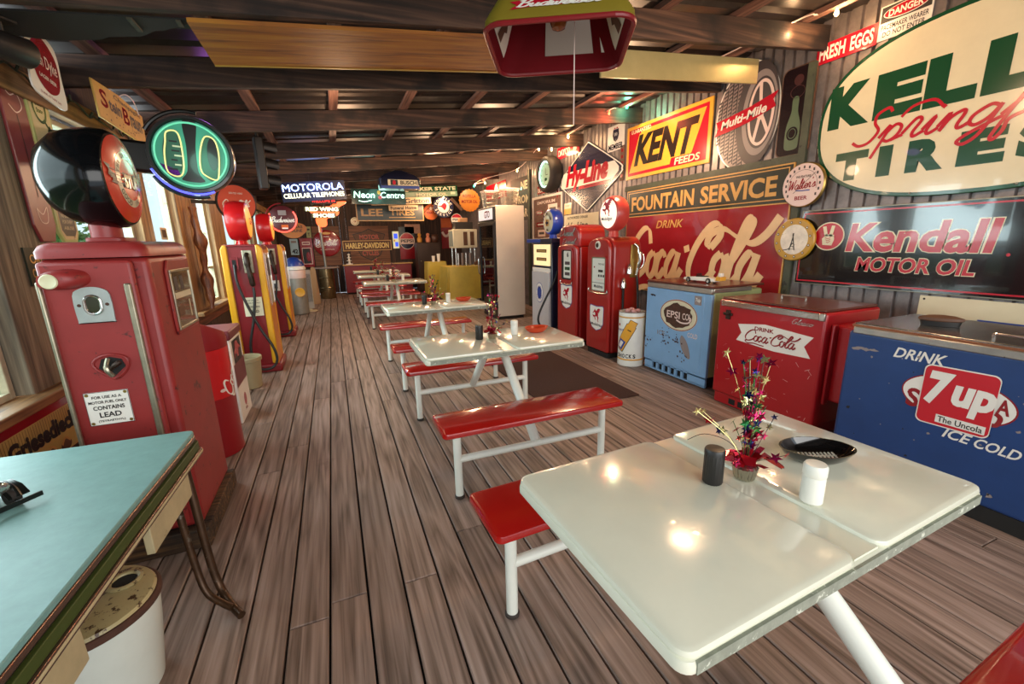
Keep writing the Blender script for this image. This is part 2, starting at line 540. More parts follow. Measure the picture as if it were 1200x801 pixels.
class G:
    """flat artwork and lettering of one sign: x right, y up, thin layers towards the viewer"""

    def __init__(s, eps=0.0012):
        s.b, s.e = MB(), eps

    def poly(s, pts, m, L):
        s.b.add([(p[0], p[1], L * s.e) for p in pts], [tuple(range(len(pts)))], m)

    def rect(s, cx, cy, w, h, m, L, sk=0.0):
        s.poly([(cx - w / 2 - sk * h / 2, cy - h / 2), (cx + w / 2 - sk * h / 2, cy - h / 2), (cx + w / 2 + sk * h / 2, cy + h / 2), (cx - w / 2 + sk * h / 2, cy + h / 2)], m, L)

    def rr(s, cx, cy, w, h, r, m, L):
        s.poly(rrect(w, h, r, 5, cx, cy), m, L)

    def ell(s, cx, cy, rx, ry, m, L, n=40):
        s.poly(ell(rx, ry, n, cx, cy), m, L)

    def ring(s, cx, cy, rx, ry, t, m, L, n=40, a0=0.0, a1=2 * PI):
        v, f = [], []
        for k in range(n + 1):
            a = a0 + (a1 - a0) * k / n
            c, d = math.cos(a), math.sin(a)
            v += [(cx + rx * c, cy + ry * d, L * s.e), (cx + (rx - t) * c, cy + (ry - t) * d, L * s.e)]
        for k in range(n):
            f.append((2 * k, 2 * k + 2, 2 * k + 3, 2 * k + 1))
        s.b.add(v, f, m)

    def frame(s, cx, cy, w, h, t, m, L):
        for (x, y, a, b) in ((cx, cy + h / 2 - t / 2, w, t), (cx, cy - h / 2 + t / 2, w, t), (cx - w / 2 + t / 2, cy, t, h - 2 * t), (cx + w / 2 - t / 2, cy, t, h - 2 * t)):
            s.rect(x, y, a, b, m, L)

    def text(s, t, cx, cy, w, h, m, L, bold=0.02, shear=0.0, rot=0.0, slope=0.0):
        vs, fs, x0, x1, y0, y1 = glyphs(t, bold, shear)
        c, d = math.cos(rot), math.sin(rot)
        o = []
        for (x, y) in vs:
            px = ((x - x0) / (x1 - x0) - .5) * w
            py = ((y - y0) / (y1 - y0) - .5) * h + slope * px
            o.append((cx + px * c - py * d, cy + px * d + py * c, L * s.e))
        s.b.add(o, fs, m)

    def arc(s, t, cx, cy, R, h, mid, span, m, L, bottom=False, bold=0.02):
        n = len(t)
        for i, ch in enumerate(t):
            if ch == ' ':
                continue
            q = (i - (n - 1) / 2) / max(n - 1, 1)
            a = mid + (span if bottom else -span) * q
            rot = a + PI / 2 if bottom else a - PI / 2
            vs, fs, x0, x1, y0, y1 = glyphs(ch, bold, 0)
            k = h / 0.73
            c, d = math.cos(rot), math.sin(rot)
            o = []
            for (x, y) in vs:
                px, py = (x - (x0 + x1) / 2) * k, (y - .365) * k
                o.append((cx + R * math.cos(a) + px * c - py * d, cy + R * math.sin(a) + px * d + py * c, L * s.e))
            s.b.add(o, fs, m)

    def stroke(s, pts, w, m, L, nib=None, n=6, closed=False, taper=False):
        P = crom([(p[0], p[1], 0) for p in pts], n, closed)
        N = len(P)
        v, f = [], []
        for i in range(N):
            t = (P[(i + 1) % N] - P[i - 1]) if closed else (P[min(i + 1, N - 1)] - P[max(i - 1, 0)])
            if t.length < 1e-9:
                t = Vector((1, 0, 0))
            t.normalize()
            a = math.atan2(t.y, t.x)
            k = 1.0 if nib is None else 0.35 + 0.65 * abs(math.sin(a - nib))
            if taper:
                k *= max(0.25, math.sin(PI * i / (N - 1)) ** .5)
            nx, ny = -t.y * w * k / 2, t.x * w * k / 2
            z = (L + .35 * i / N) * s.e
            v += [(P[i].x + nx, P[i].y + ny, z), (P[i].x - nx, P[i].y - ny, z)]
        for i in range(N if closed else N - 1):
            j = (i + 1) % N
            f.append((2 * i, 2 * i + 1, 2 * j + 1, 2 * j))
        s.b.add(v, f, m)

    def strokes(s, ST, cx, cy, w, h, m, L, wid, nib=None, shear=0.0, rot=0.0, n=6):
        ST = [[(x + shear * y, y) for (x, y) in st] for st in ST]
        xs = [p[0] for st in ST for p in st]
        ys = [p[1] for st in ST for p in st]
        x0, x1, y0, y1 = min(xs), max(xs), min(ys), max(ys)
        kx, ky = w / (x1 - x0), h / (y1 - y0)
        c, d = math.cos(rot), math.sin(rot)
        for q, st in enumerate(ST):
            o = []
            for (x, y) in st:
                px, py = (x - (x0 + x1) / 2) * kx, (y - (y0 + y1) / 2) * ky
                o.append((cx + px * c - py * d, cy + px * d + py * c))
            s.stroke(o, wid * ky, m, L + q * 0.12, nib, n)

    def cola(s, cx, cy, w, h, m, L, wid=.34, rot=0.0, n=6):
        s.strokes(COLA, cx, cy, w, h, m, L, wid, 2.5, 0.12, rot, n)

    def script(s, t, cx, cy, w, h, m, L, wid=.26, nib=None, shear=.3, rot=0.0, n=5):
        x, ST = 0.0, []
        for ch in t:
            ad, st = SCR[ch]
            ST += [[(x + px, py) for (px, py) in q] for q in st]
            x += ad
        s.strokes(ST, cx, cy, w, h, m, L, wid, nib, shear, rot, n)

    def horse(s, cx, cy, r, m, L):
        s.poly([(p[0], p[1]) for p in crom([(cx + r * a, cy + r * b, 0) for a, b in HORSE], 2, True)], m, L)

    def build(s, name, parent, loc=(0, 0, 0), rot=None, warp=None):
        return s.b.build(name, parent, loc, smooth=False, rot=rot, warp=warp, recalc=False)

# ================================================================ SETTING
XL, XR, YF, YB = -1.5, 4.2, 14.8, -2.0
zb = lambda x: 2.68 + 0.091 * x          # underside of the rafters (lean-to roof)

PLANK = wood('deck_planks', '#57463b', '#8f796c', '#ae988d', 1, 1.0, 0.5, '#43332e', 0.66, attr=True)
BLACK = mat('gap_black', '#0b0908', 0.9)
rg = random.Random(3)
mb = MB()
pitch = 0.155
k0 = -10
x = -0.17 - 10 * pitch
while x < XR + 0.1:
    y = YB - rg.random() * 2.5
    while y < YF:
        y2 = y + rg.uniform(2.4, 4.9)
        zt = rg.uniform(-0.0015, 0.0)
        r = rg.random()
        a, b, c, d = x + .0045, x + pitch - .0045, max(y, YB) + .0015, min(y2, YF) - .0015
        if d > c + .1:
            e = .004
            v = [(a, c, -.03), (b, c, -.03), (b, d, -.03), (a, d, -.03), (a, c, zt - e), (b, c, zt - e), (b, d, zt - e), (a, d, zt - e),
                 (a + e, c + e, zt), (b - e, c + e, zt), (b - e, d - e, zt), (a + e, d - e, zt)]
            mb.add(v, [(0, 1, 5, 4), (1, 2, 6, 5), (2, 3, 7, 6), (3, 0, 4, 7), (4, 5, 9, 8), (5, 6, 10, 9), (6, 7, 11, 10), (7, 4, 8, 11), (8, 9, 10, 11)], PLANK, r)
        y = y2
    x += pitch
mb.box(XL - .2, YB, -.09, XR + .2, YF + .1, -.032, BLACK)
struct(mb.build('floor', attr=True, smooth=False))

# right wall: ribbed galvanised sheet
GALV = mat('galvanised_sheet', '#7d7574', 0.45, 0.55, 0.28, 9.0, '#4b4340', 7.0, 0.66)
mb = MB()
prof = []
y = YB
while y < YF:
    prof += [(XR, y), (XR, y + .078), (XR + .022, y + .086), (XR + .022, y + .104)]
    y += .112
prof += [(XR + .06, y), (XR + .06, YB)]
mb.prism([(p[0], p[1]) for p in prof], -.05, 3.4, GALV)
wr = mb.build('wall_right', smooth=False)
struct(wr)
BATTEN = mat('weathered_green_batten', '#3f4536', 0.6, 0, 0.3, 8.0, '#22221c', 9, .6)
for i, (y, w) in enumerate(((2.93, .07), (0.95, .07), (9.05, .09), (12.0, .09))):
    b = MB()
    b.box(XR - .035, y - w / 2, 0, XR + .001, y + w / 2, 3.0, BATTEN)
    b.build('batten', wr)
b = MB()
b.box(XR - .03, 2.9, 2.17, XR + .001, 5.6, 2.24, BATTEN)
b.build('ledge_strip', wr)

# far wall
DARKWOOD = wood('dark_boards', '#1c120e', '#38241b', '#5a3c2b', 2, 0.8, 0.7)
mb = MB()
x = XL - .1
while x < XR + .1:
    mb.box(x, YF, 0, x + .188, YF + .05, 3.3, DARKWOOD)
    x += .19
struct(mb.build('wall_far', smooth=False))

# left wall: knee wall, sills, posts, header and boarded top, windows between the posts
PINE = wood('weathered_pine', '#6b4c2e', '#a37c4f', '#cda571', 2, 0.9, 0.6, '#39291b', .62)
PINEY = wood('weathered_pine_rail', '#54381f', '#8a6238', '#b0834e', 1, 0.9, 0.6, '#33241a', .62)
GREYW = wood('grey_barn_wood', '#3d352c', '#6d6250', '#968a72', 2, 0.9, 0.7)
RUSTW = wood('red_brown_wood', '#3a1a10', '#6b3420', '#8f4f31', 1, 0.9, 0.6)
mb = MB()
for k, z in enumerate((0, .195, .39, .585)):
    mb.box(XL - .14, YB, z, XL - .02, YF, z + .19, RUSTW if k == 3 else DARKWOOD)
for z in (2.33, 2.5):
    mb.box(XL - .14, YB, z, XL - .02, YF, z + .165, DARKWOOD)
wl = mb.build('wall_left', smooth=False)
struct(wl)
posts = [(.0, .12, PINE), (1.2, 1.32, PINE), (2.86, 3.36, GREYW), (4.76, 5.0, PINE), (5.8, 6.16, PINE), (6.2, 6.58, PINE), (7.24, 7.95, PINE), (9.3, 9.5, PINE), (10.6, 11.0, PINE), (12.3, 12.5, PINE), (13.8, 14.8, GREYW), (-2, -1.5, PINE)]
for (a, b_, m) in posts:
    b = MB()
    b.box(XL - .13, a, .78, XL + .012, b_, 2.33, m)
    b.build('post', wl, bevel=.006)
b = MB()
b.box(XL - .14, YB, .735, XL + .09, 5.02, .785, PINEY)
b.box(XL - .14, 5.75, .735, XL + .09, YF, .785, PINEY)
b.build('sill_board', wl, bevel=.008)
b = MB()
b.box(XL - .02, YB, 2.315, XL + .05, 5.0, 2.455, PINEY)
b.box(XL - .02, 5.0, 2.315, XL + .05, YF, 2.455, PINEY)
b.build('header_board', wl, bevel=.008)
WFR = mat('cream_window_paint', '#b3aa8c', 0.5, 0, 0.2, 9, '#6d5a3e', 14, .62)
GLASS = pane('window_glass', '#eef6f4', 0.08)
wn = [(1.34, 2.84), (3.38, 4.74), (5.02, 5.78), (6.6, 7.22), (7.97, 9.28), (9.52, 10.58), (11.02, 12.28), (12.52, 13.78)]
for i, (a, b_) in enumerate(wn):
    f = MB()
    t = .035
    f.box(XL - .11, a, .785, XL - .05, a + t, 2.315, WFR)
    f.box(XL - .11, b_ - t, .785, XL - .05, b_, 2.315, WFR)
    f.box(XL - .11, a + t, .785, XL - .05, b_ - t, .785 + t, WFR)
    f.box(XL - .11, a + t, 2.28, XL - .05, b_ - t, 2.315, WFR)
    f.box(XL - .105, a + t, 1.28 if i == 0 else 1.22, XL - .06, b_ - t, 1.31 if i == 0 else 1.25, WFR)
    w = struct(f.build('window_%d' % (i + 1), bevel=.004))
    g = MB()
    g.box(XL - .086, a + t, .82, XL - .082, b_ - t, 2.28, GLASS)
    g.build('pane', w, smooth=False)

# roof: rafters, purlins, ribbed metal deck (sloping up to the right)
RAFT = wood('rafter_wood', '#20150f', '#402b20', '#654938', 0, 0.8, 0.75, '#0f0a08', .5)
RAFT2 = wood('purlin_wood', '#3a2620', '#6d4b40', '#94705f', 1, 0.8, 0.7)
DECK = mat('metal_roof_deck', '#38322f', 0.45, 0.6, 0.35, 5.0, '#6b5a4c', 6, .62)


def slope(v):
    return Vector((v.x, v.y, v.z + .091 * v.x))


mb = MB()
prof = []
y = YB - .3
while y < YF + .2:
    prof += [(y, 0), (y + .17, 0), (y + .2, .03), (y + .24, .03), (y + .27, 0)]
    y += .27
pts = prof + [(y, .06), (YB - .3, .06)]
n = len(pts)
x0, x1, z0 = XL - .5, XR + .35, 2.68 + .235
v = [(x0, p[0], z0 + p[1]) for p in pts] + [(x1, p[0], z0 + p[1]) for p in pts]
mb.add(v, [tuple(range(n - 1, -1, -1)), tuple(range(n, 2 * n))] + [(i, (i + 1) % n, n + (i + 1) % n, n + i) for i in range(n)], DECK)
ceil = struct(mb.build('ceiling', smooth=False, warp=slope))
for y in (-1.6, -.5, .6, 1.75, 2.83, 3.97, 5.3, 6.85, 8.2, 9.65, 10.95, 12.2, 13.4, 14.5):
    b = MB()
    b.box(XL - .2, y, 2.68, XR + .12, y + .048, 2.68 + .19, RAFT)
    b.build('rafter', ceil, warp=slope, bevel=.004)
x = -1.35
while x < 4.2:
    b = MB()
    b.box(x, YB, 2.68 + .19, x + .085, YF, 2.68 + .232, RAFT2)
    b.build('purlin', ceil, warp=slope)
    x += .74
# boards laid under the rafters
AMBER = wood('amber_varnished_board', '#663408', '#985a12', '#aa741c', 0, 0.6, 0.6, '#5a3413', .6)
YEL = mat('yellow_board_edge', '#a8862f', 0.5)
b = MB()
b.box(-.55, 2.89, 2.655, 1.75, 3.46, 2.676, AMBER)
b.box(-.55, 3.462, 2.652, 1.75, 3.48, 2.682, YEL)
o = b.build('plank_shelf', warp=slope, smooth=False)
tag(o, 'long amber varnished board fixed flat under the dark rafters', 'board')
BRASS = mat('dull_gold_sheet', '#b5ab7a', 0.32, 0.55, 0.12, 3)
b = MB()
b.box(2.0, 3.03, 2.655, 3.62, 3.05, 2.85, BRASS)
o = b.build('sheet_metal_panel', smooth=False, bevel=.004, warp=lambda v: Vector((v.x, v.y, v.z + .075 * (v.x - 2.0) + .02)))
tag(o, 'pale gold metal panel hanging below the rafter in front of the tyre sign', 'panel')
TAR = mat('black_tar_sheet', '#0e0d0c', 0.85, 0, 0.3, 4)
SLAT = mat('dull_olive_slat', '#353222', 0.7)
rr_ = random.Random(5)
t = thing('tar_paper_sheet', 'black tar sheet with torn lower edge stapled under the roof at top left', 'sheet', (0, 0, 0))
b = MB()
pts = [(-.49, 2.90)] + [(-.52 - k * .034, 2.92 + .2 * k / 9 + rr_.uniform(-.012, .012)) for k in range(10)] + [(-.95, 3.14), (-1.0, 3.18), (-1.2, 3.22), (-1.48, 3.13)] + [(-1.48, 2.90)]
v = [(p[0], p[1], zb(p[0]) - .012) for p in pts] + [(p[0], p[1], zb(p[0]) - .004) for p in pts]
n = len(pts)
b.add(v, [tuple(range(n - 1, -1, -1)), tuple(range(n, 2 * n))] + [(i, (i + 1) % n, n + (i + 1) % n, n + i) for i in range(n)], TAR)
b.build('sheet', t, smooth=False)
for (xa, ya, L_) in ((-.80, 2.90, .14), (-.60, 2.90, .06)):
    b = MB()
    b.box(xa, ya, zb(xa) - .022, xa + .022, ya + L_, zb(xa) - .012, SLAT)
    b.build('slat', t)

# outside
GRASS = mat('grass', '#5c7a3a', 0.9, 0, 0.3, 3)
b = MB()
b.box(-40, -15, -.5, XL - .15, 40, -.42, GRASS)
struct(b.build('ground', smooth=False))
LEAF = mat('tree_leaves', '#4c7a2e', 0.7, 0, 0.5, 9)
TRUNK = mat('tree_bark', '#4a3a2c', 0.9)
rt = random.Random(11)


def tree(x, y, h, w, label):
    t = thing('tree', label, 'tree', (x, y, -.42), group=None)
    b = MB()
    b.tube(crom([(0, 0, -.05), (.1, 0, h * .3), (0, .1, h * .6)], 4), [.16] * 4 + [.12] * 4 + [.06], TRUNK)
    b.build('trunk', t)
    b = MB()
    for _ in range(900):
        a, u = rt.uniform(0, 2 * PI), rt.random() ** .4
        ph = rt.uniform(-1, 1)
        q = math.sqrt(1 - ph * ph)
        c = Vector((u * w * q * math.cos(a), u * w * q * math.sin(a), h * .6 + u * h * .42 * ph))
        s = rt.uniform(.12, .26)
        d1 = Vector((rt.uniform(-1, 1), rt.uniform(-1, 1), rt.uniform(-.6, .6))).normalized() * s
        d2 = d1.orthogonal().normalized() * s * .6
        b.add([c - d1, c + d2, c + d1, c - d2], [(0, 1, 2, 3)], LEAF)
    f = b.build('foliage', t, smooth=False, recalc=False)


tree(-9.5, 14.5, 3.2, 1.9, 'leafy green tree seen outside the left windows behind the black globe')
tree(-12.5, 27, 3.6, 2.6, 'far green tree seen low through the window beside the oval neon sign')
tree(-8.0, 20.5, 2.4, 1.6, 'low rounded tree outside, lowest in the window behind the big red pump')

# ================================================================ PICNIC TABLES
TOP = mat('ivory_fibreglass', '#dadac6', 0.16, 0, 0.05, 3, coat=0.5)
EDGE = mat('worn_table_edge', '#868b7c', 0.6, 0, 0.2, 40, '#c9cdbd', 26, .58)
RED = mat('red_fibreglass', '#a81712', 0.17, 0, 0.06, 4, coat=0.5)
TUBE = mat('white_enamel_tube', '#e8ebdf', 0.3, 0, 0.03, 5)
FOOT = mat('dark_foot_cap', '#3a322c', 0.6)


def slab(w, d, r, t, m, z):
    """rounded slab with softened rim"""
    b = MB()
    e = .012
    P = lambda k: rrect(w - 2 * k, d - 2 * k, max(r - k, .004), 5)
    b.loft([[(p[0], p[1], z + q) for p in P(k)] for k, q in ((.006, 0), (0, .006), (0, t - e), (.003, t - .004), (e, t))], m)
    return b


def picnic_table():
    t = thing('picnic_table', '', 'table', (0, 0, 0))
    W, D, Z = 1.17, .67, .79
    b = slab(W, D, .03, .034, TOP, Z - .052)
    o = b.build('tabletop', t)
    for sy in (-1, 1):
        c = MB()
        for k in range(12):
            x0, x1 = -W / 2 + .03 + k * (W - .06) / 12, -W / 2 + .03 + (k + 1) * (W - .06) / 12
            c.add([(x, sy * y, z) for y in (D / 2 - .004, D / 2 + .0025) for z in (Z - .048, Z - .021) for x in (x0, x1)], [(0, 2, 3, 1), (4, 5, 7, 6), (0, 1, 5, 4), (2, 6, 7, 3), (0, 4, 6, 2), (1, 3, 7, 5)], EDGE)
        c.build('worn_edge_strip', o, smooth=False)
    for sx in (-1, 1):
        l = slab(W / 2 - .045, D - .006, .035, .02, TOP, 0)
        q = l.build('leaf', o, (sx * (W / 4 + .022), 0, Z - .02))
    c = MB()
    c.box(-.05, -D / 2 + .012, Z - .019, .05, D / 2 - .012, Z - .012, TOP)
    c.build('centre_channel', o, smooth=False)
    for sy in (-1, 1):
        s = slab(1.2, .32, .03, .036, RED, .436)
        s.build('seat', t, (0, sy * .63, 0))
        yl = sy * .63 - .05
        for sx in (-1, 1):
            q = MB()
            q.cyl((sx * .5, yl, .018), (sx * .5, yl, .44), .024, TUBE, 16)
            lg = q.build('leg', t)
            q = MB()
            q.lathe([(.026, 0), (.03, .004), (.03, .016), (.025, .02)], FOOT, 16, (sx * .5, yl, 0))
            q.build('foot_cap', lg)
        q = MB()
        q.cyl((-.5, yl, .25), (.5, yl, .25), .022, TUBE, 14)
        q.build('rail', t)
        q = MB()
        xo = -.035 if sy > 0 else .035
        q.cyl((xo * .4, yl, .255), (xo, sy * .05, Z - .06), .031, TUBE, 16)
        q.build('post', t)
    q = MB()
    q.box(-.13, -.11, Z - .064, .13, .11, Z - .052, TUBE)
    q.build('bracket', t)
    return t


TY = [.80, 2.93, 5.0, 8.62, 10.55, 12.4]
TLAB = ['ivory picnic table with red benches nearest the camera, chipped front edge, black bowl on top',
        'second ivory picnic table from the camera, red benches, orange bowl, beside the brown rug',
        'third ivory picnic table from the camera, red benches, in front of the tall drink fridge',
        'fourth picnic table from the camera, beside the yellow draped stands',
        'fifth picnic table from the camera, second from the far red counter',
        'farthest picnic table, right before the red counter under the motorcycle sign']
t0 = picnic_table()
for i, y in enumerate(TY):
    o = t0 if i == 0 else dup(t0, (1.055, y, 0), TLAB[i])
    o.location = (1.055, y, 0)
    o.rotation_euler = (0, 0, .05 if i == 0 else 0)
    o['label'] = TLAB[i]
    o['group'] = 'picnic tables down the middle of the room'

# ---- things standing on the tables
BLKP = mat('black_ribbed_plastic', '#1d1c1b', 0.4)
WHTP = mat('white_frosted_plastic', '#e2e1d5', 0.35, emit=0.0)
BOWLB = mat('black_gloss_plastic', '#0d0c0c', 0.1, coat=.6)
BOWLR = mat('orange_red_plastic', '#c2401f', 0.25)
FOIL = mat('silver_foil', '#b8b4a4', 0.2, 0.95)
PINKF = mat('magenta_foil', '#c4205f', 0.22, 0.8)
REDF = mat('red_foil', '#c31d2b', 0.2, 0.7)
BLUEF = mat('dark_blue_foil', '#2a2a66', 0.22, 0.8)
GOLDF = mat('pale_gold_foil', '#d8cf8e', 0.22, 0.8)
GREENF = mat('green_foil', '#3f9455', 0.22, 0.8)
VIOF = mat('violet_foil', '#6e2f8e', 0.22, 0.8)
WIRE = mat('dark_wire', '#2d2622', 0.4, 0.5)


def shaker_black(lab, loc, g):
    t = thing('shaker', lab, 'shaker', loc, group=g)
    b = MB()
    n = 40
    ring = lambda r, z: [((r - (.0012 if k % 2 else 0)) * math.cos(2 * PI * k / n), (r - (.0012 if k % 2 else 0)) * math.sin(2 * PI * k / n), z) for k in range(n)]
    b.loft([ring(.026, 0), ring(.0285, .004), ring(.028, .09)], BLKP)
    b.build('body', t)
    b = MB()
    b.lathe([(.0285, .0905), (.0285, .104), (.026, .108), (.02, .109)], BLKP, 32)
    b.build('cap', t)
    return t


def shaker_white(lab, loc, g):
    t = thing('shaker', lab, 'shaker', loc, group=g)
    b = MB()
    b.lathe([(.024, 0), (.0275, .004), (.0275, .072), (.0265, .076), (.0265, .078)], WHTP, 28)
    b.build('body', t)
    b = MB()
    b.lathe([(.0268, .0785), (.0285, .081), (.0285, .106), (.025, .112), (.018, .113)], WHTP, 28)
    b.build('cap', t)
    return t


def bowl(lab, loc, m, rx, ry, h, rot, g, laces):
    t = thing('bowl', lab, 'bowl', loc, (0, 0, rot), g)
    b = MB()
    n = 40
    def ring(k, z):
        o = []
        for i in range(n):
            a = 2 * PI * i / n
            c = math.cos(a)
            o.append((rx * k * c, ry * k * math.sin(a) * (1 - .12 * c * c), z))
        return o
    b.loft([ring(.5, 0), ring(.62, .004), ring(.85, h * .45), ring(.98, h * .92), ring(1.0, h), ring(.96, h), ring(.82, h * .5), ring(.6, .010), ring(.3, .008)], m)
    b.build('dish', t)
    if laces:
        q = MB()
        for k in range(-5, 6):
            q.tube([(k * .012 - .004, -.02, .0135), (k * .012 + .004, .02, .0135)], .003, WHTP, 6)
        q.tube([(-.066, 0, .013), (.066, 0, .013)], .0025, WHTP, 6)
        q.build('lacing', t)
    return t


def centrepiece(lab, loc, seed, g, k=1.0):
    r = random.Random(seed)
    t = thing('tinsel_centrepiece', lab, 'centrepiece', loc, (0, 0, r.uniform(0, 6)), g)
    b = MB()
    n = 36
    ring = lambda R, z, j: [((R - (.003 if i % 2 else 0) * j) * math.cos(2 * PI * i / n), (R - (.003 if i % 2 else 0) * j) * math.sin(2 * PI * i / n), z) for i in range(n)]
    b.loft([ring(.026, 0, 1), ring(.03, .004, 1), ring(.037, .04, 1), ring(.03, .046, 0), ring(.012, .05, 0)], FOIL)
    b.build('foil_cup', t)
    b = MB()
    for i in range(13):
        a = 2 * PI * i / 13 + r.uniform(-.2, .2)
        L = r.uniform(.05, .08) if i % 6 else .1
        d = Vector((math.cos(a), math.sin(a), 0))
        s = Vector((-d.y, d.x, 0)) * r.uniform(.014, .024)
        z0, z1, z2 = .046, .066 + r.uniform(-.01, .02), .052 + r.uniform(-.01, .03)
        c = [Vector((0, 0, z0)) + d * .008, Vector((0, 0, z1)) + d * L * .5, Vector((0, 0, z2)) + d * L]
        b.add([c[0] - s * .3, c[0] + s * .3, c[1] + s, c[1] - s + Vector((0, 0, .008)), c[2] + s * .7, c[2] - s * .4], [(0, 1, 2, 3), (3, 2, 4, 5)], (REDF, REDF, PINKF)[i % 3])
    b.build('foil_frill', t, recalc=False)
    st = MB()
    stars = MB()
    fm = [PINKF, GOLDF, BLUEF, REDF, PINKF, GOLDF, PINKF, GREENF]
    for i in range(40):
        a = r.uniform(0, 2 * PI)
        sp = abs(r.gauss(0, .035)) + .004
        H = r.uniform(.12, .3) * k
        if i % 7 == 0:
            sp, H = r.uniform(.1, .15), r.uniform(.1, .2)
        p = [(0.006 * math.cos(a), .006 * math.sin(a), .045), (sp * .35 * math.cos(a), sp * .35 * math.sin(a), H * .6), (sp * math.cos(a + .2), sp * math.sin(a + .2), H)]
        st.tube(crom(p, 4), .0011, (WIRE, GREENF, PINKF, GOLDF)[i % 4], 5)
        for q in range(3):
            f = 1 - q * .22
            c = Vector((sp * f * math.cos(a + .2 * f), sp * f * math.sin(a + .2 * f), H * (.35 + .65 * f)))
            u = Vector((r.uniform(-1, 1), r.uniform(-1, 1), r.uniform(-1, 1))).normalized()
            w = u.orthogonal().normalized()
            R = r.uniform(.011, .02)
            vs = [c + u.cross(w) * .001]
            for j in range(10):
                an = 2 * PI * j / 10
                rr = R if j % 2 == 0 else R * .42
                vs.append(c + (u * math.cos(an) + w * math.sin(an)) * rr)
            stars.add(vs, [(0, 1 + j, 1 + (j + 1) % 10) for j in range(10)], fm[r.randrange(8)])
    st.build('stems', t)
    sb = stars.build('stars', t, smooth=False, recalc=False)
    sb['kind'] = 'stuff'
    b = MB()
    b.tube(crom([(0, 0, .05), (-.05, .02, .1), (-.12, .05, .1), (-.17, .07, .06)], 5), .0012, WIRE, 5)
    b.build('loose_wire', t)
    return t


TZ = .791
ordn = ['nearest', 'second', 'third', 'fourth', 'fifth', 'farthest']
for i, y in enumerate(TY):
    w = ordn[i] + ' picnic table'
    o = (0, 0) if i else (0.03, 0.03)
    centrepiece('tinsel star centrepiece in a foil cup on the ' + w, (1.055 + (.035 if i == 0 else 0), y + (.02 if i == 0 else .05), TZ - .011), 20 + i, 'tinsel centrepieces on the tables', 1.15 if i else 1.3)
    shaker_black('black ribbed shaker beside the tinsel centrepiece on the ' + w, (.945 if i else .97, y + .03, TZ), 'black shakers')
    shaker_white('white plastic shaker with white cap on the ' + w, (1.24 if i else 1.135, y + (.06 if i else -.15), TZ), 'white shakers')
    if i == 0:
        bowl('shiny black football-shaped bowl with laces on the nearest picnic table', (1.37, y - .01, TZ), BOWLB, .115, .075, .045, -.42, 'football bowls', True)
    elif i in (1, 2):
        bowl('orange-red oval bowl on the right half of the ' + w, (1.43, y + .06, TZ), BOWLR, .1, .072, .045, .05, 'football bowls', True)

RUG = mat('brown_rug', '#3a2018', 0.95, 0, 0.25, 60, bump=.4)
b = MB()
b.box(-.48, -1.12, .002, .48, 1.12, .012, RUG)
o = b.build('floor_rug', None, (2.15, 4.3, 0), rot=(0, 0, -.0), bevel=.004)
tag(o, 'dark brown flat rug on the deck between the tables and the red pumps', 'rug')

# ================================================================ SIGNS ON THE RIGHT WALL
def wrot(theta, roll=0.0, tip=0.0):
    return (Matrix.Rotation(theta, 4, 'Z') @ Matrix.Rotation(PI / 2 + tip, 4, 'X') @ Matrix.Rotation(roll, 4, 'Z')).to_euler()


RGT, LFT, FAR = -PI / 2, PI / 2, 0.0


def sign(name, label, cat, loc, theta, pts, thick, m, roll=0.0, tip=0.0, group=None, bevel=0.0):
    t = thing(name, label, cat, loc, wrot(theta, roll, tip), group)
    b = MB()
    b.prism(pts, 0, thick, m)
    b.build('board', t, bevel=bevel, smooth=False)
    return t


def rsign(name, label, cat, y, z, pts, thick, m, off=0.0, **k):
    return sign(name, label, cat, (XR - .003 - off, y, z), RGT, pts, thick, m, **k)


RC = lambda w, h: [(-w / 2, -h / 2), (w / 2, -h / 2), (w / 2, h / 2), (-w / 2, h / 2)]
S_CREAM = mat('enamel_cream', '#dcd3b4', 0.18, 0, 0.06, 3, coat=.4)
S_WHITE = mat('enamel_white', '#e9e4da', 0.25, 0, 0.05, 4)
S_GREEN = mat('enamel_dark_green', '#17472c', 0.2, coat=.3)
S_RED = mat('enamel_red', '#b3182b', 0.22, 0, 0.06, 5, coat=.3)
S_DRED = mat('enamel_deep_red', '#8e1f26', 0.16, 0, 0.08, 4, coat=.5)
S_BLACK = mat('enamel_black', '#141214', 0.12, coat=.6)
S_MBLACK = mat('matt_black', '#1a1716', 0.5)
S_YEL = mat('enamel_yellow', '#dda136', 0.28, 0, 0.06, 5)
S_GOLD = mat('sign_gold', '#c99a52', 0.35, 0, 0.1, 6)
S_NAVY = mat('enamel_navy', '#1b1d3a', 0.22, coat=.3)
S_BLUE = mat('enamel_blue', '#24408f', 0.3)
S_GREY = mat('print_grey', '#8b7f7c', 0.5)
S_DGREY = mat('print_dark_grey', '#3c3335', 0.5)
S_PINK = mat('faded_pinkish_white', '#e3c9bf', 0.35)
S_ORANGE = mat('enamel_orange', '#d2601d', 0.3, 0, 0.08, 5)
S_RIM = mat('sign_rim_metal', '#8d8576', 0.35, 0.7)
S_BRN = mat('stained_brown', '#5b3a26', 0.6, 0, 0.25, 8)

